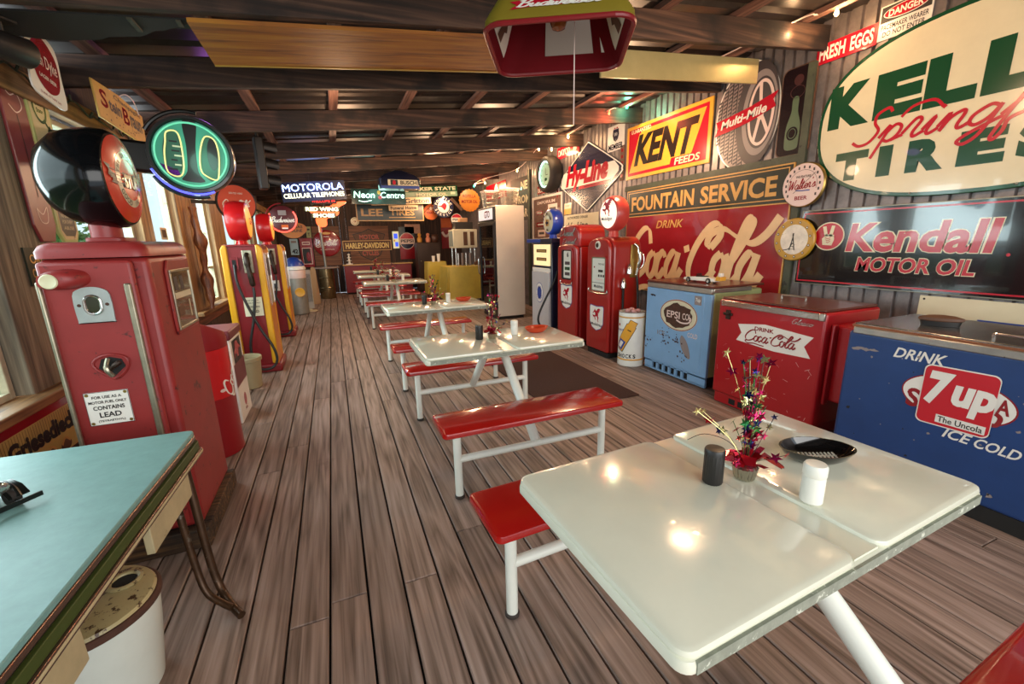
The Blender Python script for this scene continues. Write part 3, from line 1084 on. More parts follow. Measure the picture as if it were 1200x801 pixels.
# big oval tyre sign
sup = lambda a, b, n=72: [(a * math.copysign(abs(math.cos(2 * PI * k / n)) ** .8, math.cos(2 * PI * k / n)), b * math.copysign(abs(math.sin(2 * PI * k / n)) ** .8, math.sin(2 * PI * k / n))) for k in range(n)]
t = rsign('tire_sign', 'huge cream oval sign with a dark green rim reading KELLY Springfield TIRES', 'sign', 1.75, 2.385, sup(1.05, .63), .03, S_GREEN, bevel=.006)
g = G()
Y = lambda y: 1.75 - y
Z = lambda z: z - 2.385
g.poly(sup(1.02, .60), S_CREAM, 0)
xx = [(2.72, 2.40), (2.375, 2.06), (2.05, 1.76), (1.735, 1.45), (1.43, 1.08)]
for ch, (a, b_) in zip('KELLY', xx):
    g.text(ch, (Y(a) + Y(b_)) / 2, Z(2.545), a - b_, .335, S_GREEN, 1, .07)
for ch, a, b_ in (('T', 2.61, 2.36), ('I', 2.285, 2.19), ('R', 2.09, 1.86), ('E', 1.79, 1.55), ('S', 1.5, 1.26)):
    g.text(ch, (Y(a) + Y(b_)) / 2, Z(2.055), a - b_, .23, S_GREEN, 1, .07)
g.script('Springfield', Y(1.72), Z(2.27), 1.55, .36, S_RED, 2, .2)
g.stroke([(Y(2.17), Z(2.36)), (Y(2.1), Z(2.42)), (Y(1.98), Z(2.43)), (Y(1.92), Z(2.37))], .02, S_RED, 2)
g.build('lettering', t, (0, 0, .0312))
b = MB()
for (y, z) in ((2.03, 1.79), (1.46, 1.79)):
    b.ball((Y(y), Z(z), .032), .008, S_RIM, 8, 6)
b.build('bolt', t)

# black motor oil sign
t = rsign('oil_sign', 'glossy black sign with a red border and a peace hand reading Kendall MOTOR OIL', 'sign', 2.0, 1.375, RC(1.7, .68), .022, S_RIM, off=.004, bevel=.004)
g = G()
Y = lambda y: 2.0 - y
Z = lambda z: z - 1.375
g.rect(0, 0, 1.68, .66, S_BLACK, 0)
g.frame(0, 0, 1.65, .625, .012, S_RED, 1)
for m, bo, L in ((S_CREAM, .055, 1), (S_RED, .028, 2)):
    d = .012 if m is S_CREAM else 0
    g.text('Kendall', Y(1.95), Z(1.46), .95 + d, .235 + d, m, L, bo, .12)
    g.text('MOTOR OIL', Y(1.945), Z(1.24), .76 + d, .115 + d, m, L, bo, .12)
g.ell(Y(2.58), Z(1.475), .13, .125, S_CREAM, 1)
g.ell(Y(2.58), Z(1.475), .12, .115, S_RED, 2)
hx, hz = Y(2.58), Z(1.475)
g.poly([(hx - .045, hz - .075), (hx + .035, hz - .08), (hx + .05, hz - .03), (hx + .045, hz + .012), (hx - .02, hz + .02), (hx - .055, hz - .02)], S_CREAM, 3)
g.poly([(hx - .035, hz), (hx - .008, hz + .004), (hx - .03, hz + .09), (hx - .06, hz + .085)], S_CREAM, 3)
g.poly([(hx + .0, hz), (hx + .03, hz), (hx + .045, hz + .09), (hx + .017, hz + .095)], S_CREAM, 3)
for k in range(3):
    g.stroke([(hx - .03 + k * .008, hz - .012 - k * .018), (hx + .0, hz - .02 - k * .018), (hx + .02, hz - .005 - k * .018)], .005, S_RED, 4)
g.ell(Y(1.42), Z(1.335), .011, .011, S_RED, 1, 14)
g.build('lettering', t, (0, 0, .023))

# big soda sign with the fountain band
t = rsign('soda_sign', 'large deep red FOUNTAIN SERVICE sign reading DRINK Coca-Cola in cream script', 'sign', 4.26, 1.46, RC(2.56, 1.42), .025, S_GOLD, bevel=.004)
g = G()
Y = lambda y: 4.26 - y
Z = lambda z: z - 1.46
g.rect(0, 0, 2.53, 1.39, S_DRED, 0)
FB = mat('fountain_band_green', '#23281c', 0.3)
g.rect(0, Z(1.98), 2.53, .35, FB, 1)
g.rect(0, Z(1.8), 2.53, .012, S_GOLD, 2)
g.frame(0, Z(1.985), 2.47, .3, .01, S_GOLD, 2)
g.text('FOUNTAIN', Y(4.82), Z(1.975), 1.2, .2, S_GOLD, 3, .03)
g.text('SERVICE', Y(3.63), Z(1.975), .98, .2, S_GOLD, 3, .03)
g.text('DRINK', Y(4.62), Z(1.67), .5, .1, S_GOLD, 3, .015, .25)
SCRC = mat('script_cream', '#dcb98c', 0.25, 0, 0.08, 4)
g.cola(Y(4.24), Z(1.22), 2.36, .92, SCRC, 3, .36)
g.build('lettering', t, (0, 0, .026))

# feed sign
t = rsign('feed_sign', 'red and yellow rectangular sign reading GUARANTEED KENT FEEDS', 'sign', 4.82, 2.69, RC(1.56, .71), .02, S_YEL, bevel=.004)
g = G()
g.rect(0, 0, 1.46, .62, S_RED, 0)
g.poly([(-.70, -.27), (.36, -.27), (.50, -.19), (.69, .27), (-.42, .27), (-.5, .22)], S_YEL, 1)
KT = mat('letter_black_brown', '#1f1310', 0.3)
g.text('KENT', -.0, .01, 1.2, .4, KT, 2, .045, .32)
g.text('GUARANTEED', -.47, .275, .42, .05, S_CREAM, 3, .02)
g.rect(.42, -.255, .56, .11, S_RED, 3, .3)
g.text('FEEDS', .43, -.252, .42, .085, S_CREAM, 4, .025, .1)
g.build('lettering', t, (0, 0, .021))

# small white membership sign
t = rsign('member_sign', 'small white sign with a shield and the word MEMBER above the diamond sign', 'sign', 5.9, 2.99, RC(.42, .36), .008, S_WHITE)
g = G()
g.text('MEMBER', 0, -.12, .36, .08, S_NAVY, 1, .03)
g.poly([(-.07, .12), (.07, .12), (.08, .04), (.05, -.03), (0, -.055), (-.05, -.03), (-.08, .04)], S_NAVY, 1)
g.text('VMA', 0, .05, .09, .05, S_WHITE, 2, .01)
g.poly([(-.06, .125), (-.03, .15), (0, .125), (.03, .15), (.06, .125)], S_RED, 1)
g.build('lettering', t, (0, 0, .009))

# tyre-shaped sign
TYW = mat('tyre_print_light', '#8b7975', 0.4)
t = rsign('tyre_shaped_sign', 'die-cut sign of a tyre and wheel crossed by a red Multi-Mile ribbon', 'sign', 3.6, 2.71, ell(.385, .525, 48), .012, S_WHITE)
g = G()
g.ell(0, 0, .372, .51, TYW, 0, 48)
for k in range(6):                       # tread blocks
    u = -.335 + k * .062
    hh = .5 * math.sqrt(max(0.05, 1 - (u / .385) ** 2))
    nb = int(hh * 2 / .038)
    for j in range(nb):
        v = -hh + .03 + j * .038
        g.poly([(u - .025, v), (u + .022, v + .018), (u + .022, v + .037), (u - .025, v + .019)], S_DGREY, 1)
    g.stroke([(u + .027, -hh + .02), (u + .022, 0), (u + .027, hh - .02)], .011, S_MBLACK, 1.5)
g.ell(.13, .0, .245, .49, S_DGREY, 2, 48)
g.ell(.16, .0, .2, .40, S_GREY, 3, 48)
g.ell(.175, .0, .165, .335, S_DGREY, 4, 48)
g.ring(.18, 0, .15, .31, .03, S_PINK, 5, 48)
for k in range(5):
    a = 2 * PI * k / 5 + .5
    g.stroke([(.18, 0), (.18 + .07 * math.cos(a), .15 * math.sin(a)), (.18 + .135 * math.cos(a), .29 * math.sin(a))], .036, S_PINK, 6)
g.ell(.18, 0, .04, .07, S_PINK, 7)
g.poly([(-.385, -.12), (-.2, -.1), (.06, -.06), (.345, .02), (.31, .09), (.36, .16), (.06, .09), (-.2, .05), (-.375, .03), (-.34, -.045)], S_RED, 8)
g.text('Multi-Mile', -.03, .006, .56, .085, S_WHITE, 9, .03, .25, .11)
g.build('lettering', t, (0, 0, .0125))

# bottle thermometer
t = rsign('bottle_thermometer', 'dark rounded thermometer sign with a green soda bottle beside the tyre sign', 'thermometer', 3.05, 2.625, rrect(.33, .78, .06), .014, S_BRN, bevel=.003)
g = G()
DM = mat('very_dark_maroon', '#1c0e12', 0.25, coat=.3)
g.rr(0, 0, .31, .76, .055, DM, 0)
BG = mat('bottle_print_green', '#52664c', 0.4)
g.poly([(p[0], p[1]) for p in crom([(-.035, .12, 0), (.02, .12, 0), (.025, .0, 0), (.06, -.12, 0), (.06, -.26, 0), (.045, -.33, 0), (-.06, -.33, 0), (-.08, -.26, 0), (-.075, -.12, 0), (-.04, 0, 0)], 4, True)], BG, 1)
g.ell(-.01, -.19, .055, .06, DM, 2)
g.ring(-.01, -.19, .04, .045, .006, BG, 3)
g.ell(0, .27, .045, .045, mat('dim_maroon', '#3d1718', .4), 1)
g.ring(0, .17, .07, .055, .006, mat('dim_maroon', '#3d1718', .4), 1)
g.rect(.11, 0, .028, .46, S_DGREY, 1)
g.rect(.11, 0, .008, .4, TYW, 2)
g.build('lettering', t, (0, 0, .015))

t = rsign('egg_sign', 'narrow red sign reading FRESH EGGS in white above the big oval', 'sign', 2.68, 3.035, RC(.47, .16), .01, S_RED)
g = G()
g.text('FRESH', -.105, 0, .21, .11, S_WHITE, 1, .03)
g.text('EGGS', .125, 0, .17, .11, S_WHITE, 1, .03)
g.build('lettering', t, (0, 0, .011))
t = rsign('danger_sign', 'white DANGER pacemaker wearer do not enter sign under the roof', 'sign', 2.275, 3.09, RC(.34, .24), .006, S_WHITE)
g = G()
g.rect(0, .055, .32, .11, S_MBLACK, 1)
g.ell(0, .055, .145, .046, S_WHITE, 2)
g.ell(0, .055, .138, .041, S_RED, 3)
g.text('DANGER', 0, .055, .22, .048, S_WHITE, 4, .03)
g.text('PACEMAKER WEARER', 0, -.035, .3, .036, S_MBLACK, 1, .015)
g.text('DO NOT ENTER', 0, -.083, .27, .036, S_MBLACK, 1, .015)
g.build('lettering', t, (0, 0, .007))

# round dial thermometers
BRS = mat('aged_brass', '#a98a4a', 0.3, 0.8)


def dial(name, label, y, z, r, rim, off):
    t = thing(name, label, 'thermometer', (XR - .003 - off, y, z), wrot(RGT))
    b = MB()
    b.lathe([(r * .8, 0), (r, .012), (r, .03), (r * .955, .042), (r * .94, .042)], rim, 48)
    b.build('case', t)
    return t


FACE = mat('dial_face_pinkish', '#d9c2bd', 0.3)
t = dial('dial_thermometer', 'round white dial thermometer advertising beer at the corner of the red sign', 2.85, 1.945, .2, BRS, .035)
g = G()
g.ell(0, 0, .19, .19, FACE, 0, 48)
for k in range(15):
    a = -.6 + k * (PI + 1.2) / 14
    g.rect(.158 * math.cos(a), .158 * math.sin(a), .016, .024, S_DGREY, 1)
g.ring(0, 0, .135, .135, .003, S_DGREY, 1, 40, -.3, PI + .3)
g.text('WE FEATURE', 0, .075, .14, .022, S_MBLACK, 1, .02)
g.script("Walter's", 0, .012, .25, .085, S_DRED, 1, .22, None, .2, .06)
g.text('BEER', 0, -.115, .12, .034, S_DRED, 1, .03)
g.stroke([(-.06, -.045), (0, -.05), (.075, -.05)], .01, S_BLUE, 1)
g.stroke([(-.08, -.07), (.11, .1)], .004, S_MBLACK, 2)
g.build("lettering", t, (0, 0, .0428))
OCH = mat('ochre_enamel', '#b58a28', 0.3, 0, .1, 6)
t = dial('dial_thermometer', 'round ochre rimmed dial with an oil derrick at the left end of the black sign', 2.875, 1.45, .2, OCH, .035)
g = G()
g.ell(0, 0, .19, .19, OCH, 0, 48)
PHO = mat('faded_photo_print', '#d8d0c2', 0.3, 0, .25, 9, '#8d7a6c', 7, .6)
g.ell(.01, 0, .135, .14, PHO, 1, 40)
g.poly([(-.03, -.1), (-.004, .03), (.004, .03), (.03, -.1), (.02, -.1), (0, 0), (-.02, -.1)], S_MBLACK, 2)
for k in range(4):
    g.rect(0, -.09 + k * .026, .04 - k * .009, .004, S_MBLACK, 2)
g.rect(0, .045, .014, .03, S_MBLACK, 2)
g.stroke([(-.09, -.1), (-.03, -.085), (.0, -.03)], .008, S_MBLACK, 2)
for k in range(12):
    a = 2 * PI * k / 12 + .2
    g.ell(.164 * math.cos(a), .164 * math.sin(a), .012, .012, S_DGREY, 2, 12)
    g.ell(.164 * math.cos(a), .164 * math.sin(a), .006, .006, S_WHITE, 3, 10)
g.build("lettering", t, (0, 0, .0428))

# diamond seed sign
dp = crom([(0, .56, 0), (.1, .52, 0), (.9, .1, 0), (.99, 0, 0), (.9, -.1, 0), (.1, -.52, 0), (0, -.56, 0), (-.1, -.52, 0), (-.9, -.1, 0), (-.99, 0, 0), (-.9, .1, 0), (-.1, .52, 0)], 4, True)
dpl = lambda k: [(p.x * k - (0 if k > .97 else 0), p.y * k) for p in dp]
t = rsign('seed_sign', 'navy diamond sign reading Hy-Line in red on a slanted white band', 'sign', 6.66, 2.53, dpl(1.0), .018, S_MBLACK)
g = G()
g.poly(dpl(.985), S_WHITE, 0)
g.poly(dpl(.95), S_NAVY, 1)
band = [(-.90, -.11), (.72, -.13), (.88, -.02), (.88, .04), (.76, .14), (-.80, .16), (-.92, .06), (-.92, -.05)]
g.poly(band, S_WHITE, 2)
g.text('Hy-Line', -.07, .035, 1.35, .46, S_RED, 3, .055, .3)
g.rect(.2, -.145, .95, .055, S_RED, 3, .6)
g.text('SEEDS YOU GROW', .2, -.145, .6, .022, S_NAVY, 4, .01)
g.build('lettering', t, (0, 0, .019))
t = rsign('dealer_sign', 'cream AUTHORIZED DEALER sign partly behind the tall red pump', 'sign', 6.9, 1.76, RC(1.16, .36), .01, S_CREAM)
g = G()
g.text('AUTHORIZED DEALER', -.1, .125, .72, .045, S_MBLACK, 1, .015)
g.text('Hy-Line', -.1, -.03, .72, .15, S_MBLACK, 1, .02, .3)
g.build('lettering', t, (0, 0, .011))
t = rsign('notice_card', 'small cream and yellow notice card between the glass frame and the diamond sign', 'card', 7.36, 2.06, RC(.26, .2), .004, S_CREAM)
g = G()
g.rect(0, -.05, .26, .1, S_YEL, 1)
g.text('NO CREDIT', 0, .055, .17, .035, S_DGREY, 2, .01)
g.build('lettering', t, (0, 0, .005))

# framed collage
FRM = mat('white_frame_paint', '#dccfc3', 0.4)
COLL = wood('brown_backing', '#4a2a20', '#6e4334', '#8a5a47', 2, 1.0, .6)
t = rsign('framed_display', 'white framed glass display board with red labels behind the blue globe', 'frame', 8.2, 1.94, RC(1.3, .9), .012, COLL)
b = MB()
for (x0, y0, x1, y1) in ((-.67, -.45, -.62, .45), (.62, -.45, .67, .45), (-.62, .4, .62, .45), (-.62, -.45, .62, -.4)):
    b.box(x0, y0, .0, x1, y1, .035, FRM)
b.build('frame', t, bevel=.004)
g = G()
g.text('EMPORIUM', -.05, .32, .8, .06, S_PINK, 1, .02)
for (x, y, w, h, m) in ((-.35, .12, .3, .08, S_DRED), (.25, .16, .4, .2, S_PINK), (-.3, -.12, .4, .09, S_DRED), (.3, -.1, .3, .08, S_DRED), (-.1, .0, .06, .2, S_WHITE), (-.25, -.3, .35, .14, S_PINK), (.3, -.3, .4, .1, S_GREY), (.5, .02, .1, .3, S_GREY)):
    g.rect(x, y, w, h, m, 1)
    g.rect(x, y, w * .7, h * .35, S_DGREY if m is S_PINK else S_WHITE, 2)
g.build('lettering', t, (0, 0, .013))
t = rsign('belt_sign', 'narrow faded red strip sign reading DAYCO under the roof', 'sign', 7.36, 3.08, RC(.8, .2), .01, S_RED)
g = G()
g.text('DAYCO', -.14, 0, .44, .11, S_PINK, 1, .03)
g.ell(.25, 0, .06, .06, S_PINK, 1)
g.build('lettering', t, (0, 0, .011))
t = rsign('drill_sign', 'small red sign with a black and white emblem below the tyre clock', 'sign', 8.2, 2.52, RC(.9, .16), .01, S_DRED)
g = G()
g.text('BOSCH', -.22, -.01, .36, .085, S_PINK, 1, .02)
g.poly([(.1, -.06), (.25, .14), (.42, -.02), (.3, -.07)], S_MBLACK, 1)
g.ell(.25, .02, .05, .04, S_WHITE, 2)
g.build('lettering', t, (0, 0, .011))
t = rsign('slogan_sign', 'tall black sign with white letters NE FROM AR behind the fridge', 'sign', 9.55, 2.43, RC(1.15, .95), .012, S_MBLACK)
g = G()
for k, w in enumerate(('NE', 'FROM', 'AR')):
    g.text(w, .12 + (.1 if len(w) < 3 else 0), .29 - k * .3, .36 if len(w) < 3 else .76, .18, S_CREAM, 1, .03)
g.build('lettering', t, (0, 0, .013))
t = rsign('narrow_strip_sign', 'narrow upright pinkish strip sign left of the diamond sign', 'sign', 7.75, 2.62, RC(.12, .78), .01, S_PINK)
g = G()
for k in range(7):
    g.rect(0, .3 - k * .1, .06, .05, S_DRED, 1)
g.build('lettering', t, (0, 0, .011))
t = rsign('narrow_strip_sign', 'narrow upright rusty strip sign between the diamond and the feed sign', 'sign', 5.72, 2.6, RC(.1, .5), .01, S_BRN)
g = G()
for k in range(5):
    g.rect(0, .18 - k * .09, .05, .045, S_DRED, 1)
g.build('lettering', t, (0, 0, .011))

# electric co-op board low on the wall
t = rsign('electric_sign', 'off-white board with a blue bar reading ELEC behind the blue cooler', 'sign', 1.2, .87, RC(1.3, .3), .012, S_CREAM, bevel=.003)
g = G()
g.rect(.15, -.02, .9, .065, S_BLUE, 1)
g.text('ELECTRIC', .35, -.02, .7, .046, S_WHITE, 2, .03)
g.ell(-.62, .125, .008, .008, S_MBLACK, 1, 12)
g.build('lettering', t, (0, 0, .013))

# tyre clock with a green neon ring
NEONG = mat('neon_mint', '#bfffe6', 0.3, emit=3.2)
RUB = mat('tyre_rubber', '#241f1c', 0.7, 0, 0.2, 30, bump=.3)
t = thing('tyre_clock', 'round wall clock set in a real tyre with a glowing mint ring', 'clock', (XR - .004, 7.85, 2.73), wrot(RGT))
b = MB()
b.lathe([(.27, .0), (.31, .02), (.335, .08), (.335, .19), (.315, .25), (.29, .27), (.25, .262), (.245, .2), (.245, .0)], RUB, 48, caps=False)
b.build('tyre', t)
b = MB()
b.lathe([(.244, .2), (.244, .212), (.2, .213)], mat('clock_face_green', '#7f9c8c', 0.3), 40)
f = b.build('face', t)
g = G()
for k in range(12):
    a = 2 * PI * k / 12
    g.rect(.19 * math.cos(a), .19 * math.sin(a), .02, .03, S_MBLACK, 1)
g.rect(0, .05, .012, .13, S_MBLACK, 2)
g.rect(.04, -.01, .1, .012, S_MBLACK, 2)
g.ell(0, -.09, .05, .03, S_GREEN, 1)
g.build('lettering', f, (0, 0, .2135))
b = MB()
b.tube([(.232 * math.cos(2 * PI * k / 40), .232 * math.sin(2 * PI * k / 40), .235) for k in range(40)], .009, NEONG, 8, closed=True)
b.build('neon_ring', t)

# ================================================================ RIGHT-HAND ROW: coolers, can, pumps, fridge
CHR = mat('chrome', '#c9c6bf', 0.18, 0.95)
CHRW = mat('worn_chrome', '#b3aea4', 0.32, 0.85, 0.15, 8, '#5a4a3e', 16, .64)
BROWNL = mat('brown_lid', '#5b2b20', 0.3, 0, 0.15, 6, '#3a211a', 9, .62, coat=.2)
LTB = mat('pale_blue_cooler_paint', '#7fa8cf', 0.35, 0, 0.06, 4, '#6d5a4a', 8, .70)
LTG = mat('side_green_reflection', '#8f9a6a', 0.4, 0, 0.12, 5, '#5a4a32', 12, .66)  # green reflection on the cooler side, put into the colour
REDC = mat('red_cooler_paint', '#a9161d', 0.3, 0, 0.06, 4, '#d9b6a6', 16, .735, coat=.2)
BLUC = mat('blue_cooler_paint', '#1f3e72', 0.38, 0, 0.1, 5, '#a9b0b4', 14, .735)
RUST = mat('rust', '#4a2c1e', 0.8, 0, 0.3, 20)
CASTI = mat('cast_iron', '#3a2a22', 0.45, 0.6)
DARK = mat('dark_recess', '#15110f', 0.8)
rowrot = (0, 0, RGT)


def opener(t, x, z):
    b = MB()
    b.box(x - .022, -.012, z - .045, x + .022, 0, z + .035, CASTI)
    b.box(x - .045, -.016, z - .012, x + .045, -.004, z + .012, CASTI)
    b.tube(crom([(x - .02, -.012, z - .005), (x - .018, -.04, z + .01), (x + .018, -.04, z + .01), (x + .02, -.012, z - .005)], 4), .007, CASTI, 8)
    b.build('bottle_opener', t, bevel=.003)


def handle(t, x0, x1, y, z, m=CHR):
    b = MB()
    b.tube(crom([(x0, y, z), (x0, y, z + .025), (x0 + .015, y, z + .032), (x1 - .015, y, z + .032), (x1, y, z + .025), (x1, y, z)], 4), .008, m, 8)
    b.build('lid_handle', t)


# pale blue cooler ------------------------------------------------- front plane x=3.30, y 3.92..3.02
t = thing('drink_cooler', 'pale blue chest cooler with peeling paint and a rusty oval badge', 'cooler', (3.30, 3.47, 0), rowrot)
w, d = .92, .66
b = MB()
b.box(-w / 2, .012, .12, w / 2, d, .985, LTG)
b.build('cabinet', t, bevel=.02)
b = MB()
b.box(-w / 2, -.012, .125, w / 2, .02, .955, LTB)
b.box(-w / 2 + .06, -.018, .15, w / 2 - .085, -.008, .94, LTB)
fp = b.build('front_panel', t, bevel=.012)
b = MB()
b.box(-w / 2 + .005, -.016, .958, w / 2 - .005, .02, 1.012, CHRW)
b.box(w / 2 - .01, .0, .97, w / 2 + .006, .5, 1.012, CHRW)
b.build('chrome_band', t, bevel=.006)
b = MB()
b.box(-w / 2 - .004, -.02, 1.013, w / 2 + .004, d + .01, 1.035, BROWNL)
b.build('lid', t, bevel=.008)
b = MB()
for k in range(7):
    x = -.34 + k * .095
    b.box(x - .014, -.004, .035, x + .014, .02, .118, LTB)
b.box(-w / 2 + .01, -.004, .03, -.354, .02, .118, LTB)
b.box(.244, -.004, .03, w / 2 - .01, .02, .118, LTB)
b.box(-w / 2 + .01, -.004, .02, w / 2 - .01, .02, .036, LTB)
b.box(-w / 2 + .01, -.004, .108, w / 2 - .01, .02, .122, LTB)
b.box(-w / 2 + .03, .022, .03, w / 2 - .03, d - .03, .119, DARK)
b.build('vent_grille', t)
for sx in (-1, 1):
    b = MB()
    b.cyl((sx * (w / 2 - .06), .05, 0), (sx * (w / 2 - .06), .05, .03), .02, DARK)
    b.cyl((sx * (w / 2 - .06), d - .05, 0), (sx * (w / 2 - .06), d - .05, .03), .02, DARK)
    b.build('foot', t)
opener(t, -.34, .87)
g = G()
g.ell(.045, .70, .265, .165, S_CREAM, 0, 48)
g.ring(.045, .70, .262, .162, .008, S_DRED, 1, 48)
rs = random.Random(4)
blob = [(.05 + .205 * (1 + .12 * rs.uniform(-1, 1)) * math.cos(2 * PI * k / 26), .695 + .125 * (1 + .12 * rs.uniform(-1, 1)) * math.sin(2 * PI * k / 26)) for k in range(26)]
g.poly(blob, RUST, 2)
g.text('EPSI', -.02, .7, .19, .075, S_PINK, 3, .015)
g.text('COL', .17, .7, .12, .07, S_PINK, 3, .015)
g.stroke([(.03, .65), (.1, .63), (.19, .64), (.23, .68), (.2, .7)], .016, S_PINK, 3)
g.rect(.30, .885, .09, .09, S_GREY, 0)
g.text('7up', .30, .885, .06, .05, S_WHITE, 1, .02)
g.text('COLD', .26, .52, .13, .05, S_PINK, 0, .01)
g.text('ICE', -.19, .47, .12, .05, S_GREY, 0, .01)
g.poly([(p[0], p[1]) for p in crom([(.12, .5, 0), (.2, .43, 0), (.25, .3, 0), (.22, .27, 0), (.14, .34, 0), (.1, .43, 0)], 4, True)], S_GREY, 1)
for k in range(46):
    cx, cy = rs.choice([(-.16, .47), (-.03, .43), (.17, .28), (.06, .44), (-.12, .38), (-.38, .33)])
    cx, cy = cx + rs.gauss(0, .045), cy + rs.gauss(0, .04)
    q = rs.uniform(.004, .013)
    g.poly([(cx + q * rs.uniform(.6, 1.3) * math.cos(2 * PI * j / 7), cy + q * rs.uniform(.6, 1.3) * math.sin(2 * PI * j / 7)) for j in range(7)], RUST, 2 + k * .02)
g.build('lettering', fp, (0, -.0188, 0), (PI / 2, 0, 0))

# toy racing car on it
t = thing('toy_car', 'small white toy convertible standing on the pale blue cooler', 'toy', (3.52, 3.38, 1.036), (0, 0, PI / 2 + .05))
WHT = mat('toy_white_paint', '#e8e2d6', 0.25, coat=.3)
b = MB()
sec = [(-.2, .03, .018), (-.19, .045, .05), (-.08, .05, .06), (.02, .05, .058), (.1, .05, .055), (.19, .042, .045), (.21, .03, .025)]
b.loft([[(x, -wd, .02), (x, wd, .02), (x, wd * .95, z), (x, -wd * .95, z)] for x, wd, z in sec], WHT)
b.build('body', t, bevel=.006)
b = MB()
b.box(-.06, -.035, .056, .04, .035, .066, DARK)
b.build('cockpit', t)
b = MB()
b.box(.03, -.038, .06, .036, .038, .09, pane('toy_windscreen', '#cfd8d8', .2))
b.build('windscreen', t)
for sx in (-.125, .125):
    for sy in (-1, 1):
        b = MB()
        b.cyl((sx, sy * .038, .026), (sx, sy * .056, .026), .026, RUB, 18)
        q = b.build('wheel', t)
        b = MB()
        b.cyl((sx, sy * .056, .026), (sx, sy * .058, .026), .015, CHR, 14)
        b.build('hubcap', q)
b = MB()
b.box(-.26, -.04, .03, -.205, .04, .07, S_YEL)
b.box(-.25, -.02, .07, -.215, .02, .105, S_WHITE)
b.build('trailer', t, bevel=.004)

# red cooler -------------------------------------------------------- x=3.15, y 2.80..1.88
t = thing('drink_cooler', 'bright red Coca-Cola chest cooler with a white fishtail decal, between the two blue coolers', 'cooler', (3.15, 2.34, 0), rowrot)
w, d = .92, .62
b = MB()
b.box(-w / 2, .0, .1, w / 2, d, .955, REDC)
fp = b.build('cabinet', t, bevel=.02, seg=3)
b = MB()
b.box(-w / 2 + .02, .018, .005, w / 2 - .02, d - .02, .1, REDC)
b.build('base', t, bevel=.006)
b = MB()
for k in range(5):
    b.box(-.28 + k * .095, .0165, .025, -.215 + k * .095, .0185, .075, DARK)
b.build('vent_slots', t, smooth=False)
b = MB()
b.box(-w / 2 + .03, -.012, .9, w / 2 - .03, .006, .95, CHR)
b.box(w / 2 - .05, -.014, .898, w / 2 - .01, .01, .952, CHRW)
b.build('chrome_band', t, bevel=.006)
b = MB()
b.box(-w / 2 + .02, .012, .957, w / 2 - .02, d - .01, .975, BROWNL)
b.build('lid', t, bevel=.006)
handle(t, -.1, .1, .3, .976, CHRW)
b = MB()
b.box(w / 2 + .002, .1, .3, w / 2 + .13, .56, .87, REDC)
b.build('bottle_catcher', t, bevel=.018)
b = MB()
b.box(w / 2 + .006, .05, .28, w / 2 + .03, .1, .875, REDC)
b.build('side_flange', t, bevel=.008)
opener(t, -.35, .835)
g = G()
g.poly([(-.245, .765), (0, .80), (.39, .77), (.33, .69), (.385, .61), (.1, .60), (-.25, .625), (-.205, .695)], S_WHITE, 0)
g.text('DRINK', .0, .755, .17, .032, S_DRED, 1, .03)
g.cola(.07, .685, .46, .125, S_DRED, 1, .34)
g.script('Glasco', .3, .865, .16, .04, CHR, 0, .25)
for k in range(40):
    cx, cy = rs.uniform(-.42, .42), rs.uniform(.13, .6)
    an = rs.uniform(0, PI)
    L_ = rs.uniform(.005, .05)
    g.stroke([(cx, cy), (cx + L_ * math.cos(an), cy + L_ * math.sin(an))], rs.uniform(.001, .003), S_PINK, .5)
g.build('lettering', fp, (0, -.0012, 0), (PI / 2, 0, 0))

# blue cooler -------------------------------------------------------- x=3.0, y 1.65..0.45
t = thing('drink_cooler', 'dark blue chest cooler with a tilted red 7up square, nearest the camera', 'cooler', (3.0, 1.05, 0), rowrot)
w, d = 1.2, .66
b = MB()
b.box(-w / 2, 0, .09, w / 2, d, .90, BLUC)
fp = b.build('cabinet', t, bevel=.02, seg=3)
b = MB()
b.box(-w / 2 + .01, .012, .0, w / 2 - .01, d - .01, .09, mat('black_kickboard', '#191715', 0.7, 0, .4, 20))
b.build('kickboard', t)
b = MB()
b.box(-w / 2 + .03, -.012, .888, w / 2, .01, .93, CHRW)
b.build('chrome_band', t, bevel=.005)
b = MB()
b.box(-w / 2 + .02, -.008, .931, w / 2, .02, .943, mat('copper_trim', '#a4684a', 0.3, .8))
b.build('copper_trim', t)
b = MB()
b.box(-w / 2 + .02, .012, .902, w / 2, d, .952, mat('steel_lid', '#8d8a86', 0.25, .9, .2, 9))
b.build('lid', t, bevel=.008)
handle(t, .02, .2, .08, .952)
g = G()
g.text('DRINK', -.225, .815, .24, .06, S_WHITE, 0, .02, .3)
g.text('ICE', .0, .425, .12, .055, S_WHITE, 0, .02, .3, -.02)
g.text('COLD', .155, .42, .17, .055, S_WHITE, 0, .02, .3, -.02)
g.ell(-.04, .62, .235, .125, S_DRED, .5, 48)
g.ell(-.04, .62, .228, .118, S_WHITE, 1, 48)
g.text('S', -.215, .575, .06, .11, S_DRED, 2, .03)
g.text('A', .142, .64, .05, .08, S_DRED, 2, .03)
g.stroke([(.1, .54), (.13, .54), (.14, .58), (.12, .6)], .02, S_DRED, 2)
sq = rrect(.295, .325, .03)
sq = [(p[0] - .035, p[1] + .62 + .02 * p[0]) for p in sq]
g.poly([(p[0] * 1.03, (p[1] - .62) * 1.04 + .62) for p in sq], S_WHITE, 3)
g.poly(sq, mat('decal_red', '#c3202c', .35), 4)
g.text('7', -.11, .66, .115, .19, S_WHITE, 5, .05, .15)
g.text('up', .032, .62, .17, .16, S_WHITE, 5, .045, .15)
g.rect(.0, .495, .2, .045, S_WHITE, 5)
g.text('The Uncola', .0, .495, .18, .032, S_MBLACK, 6, .01)
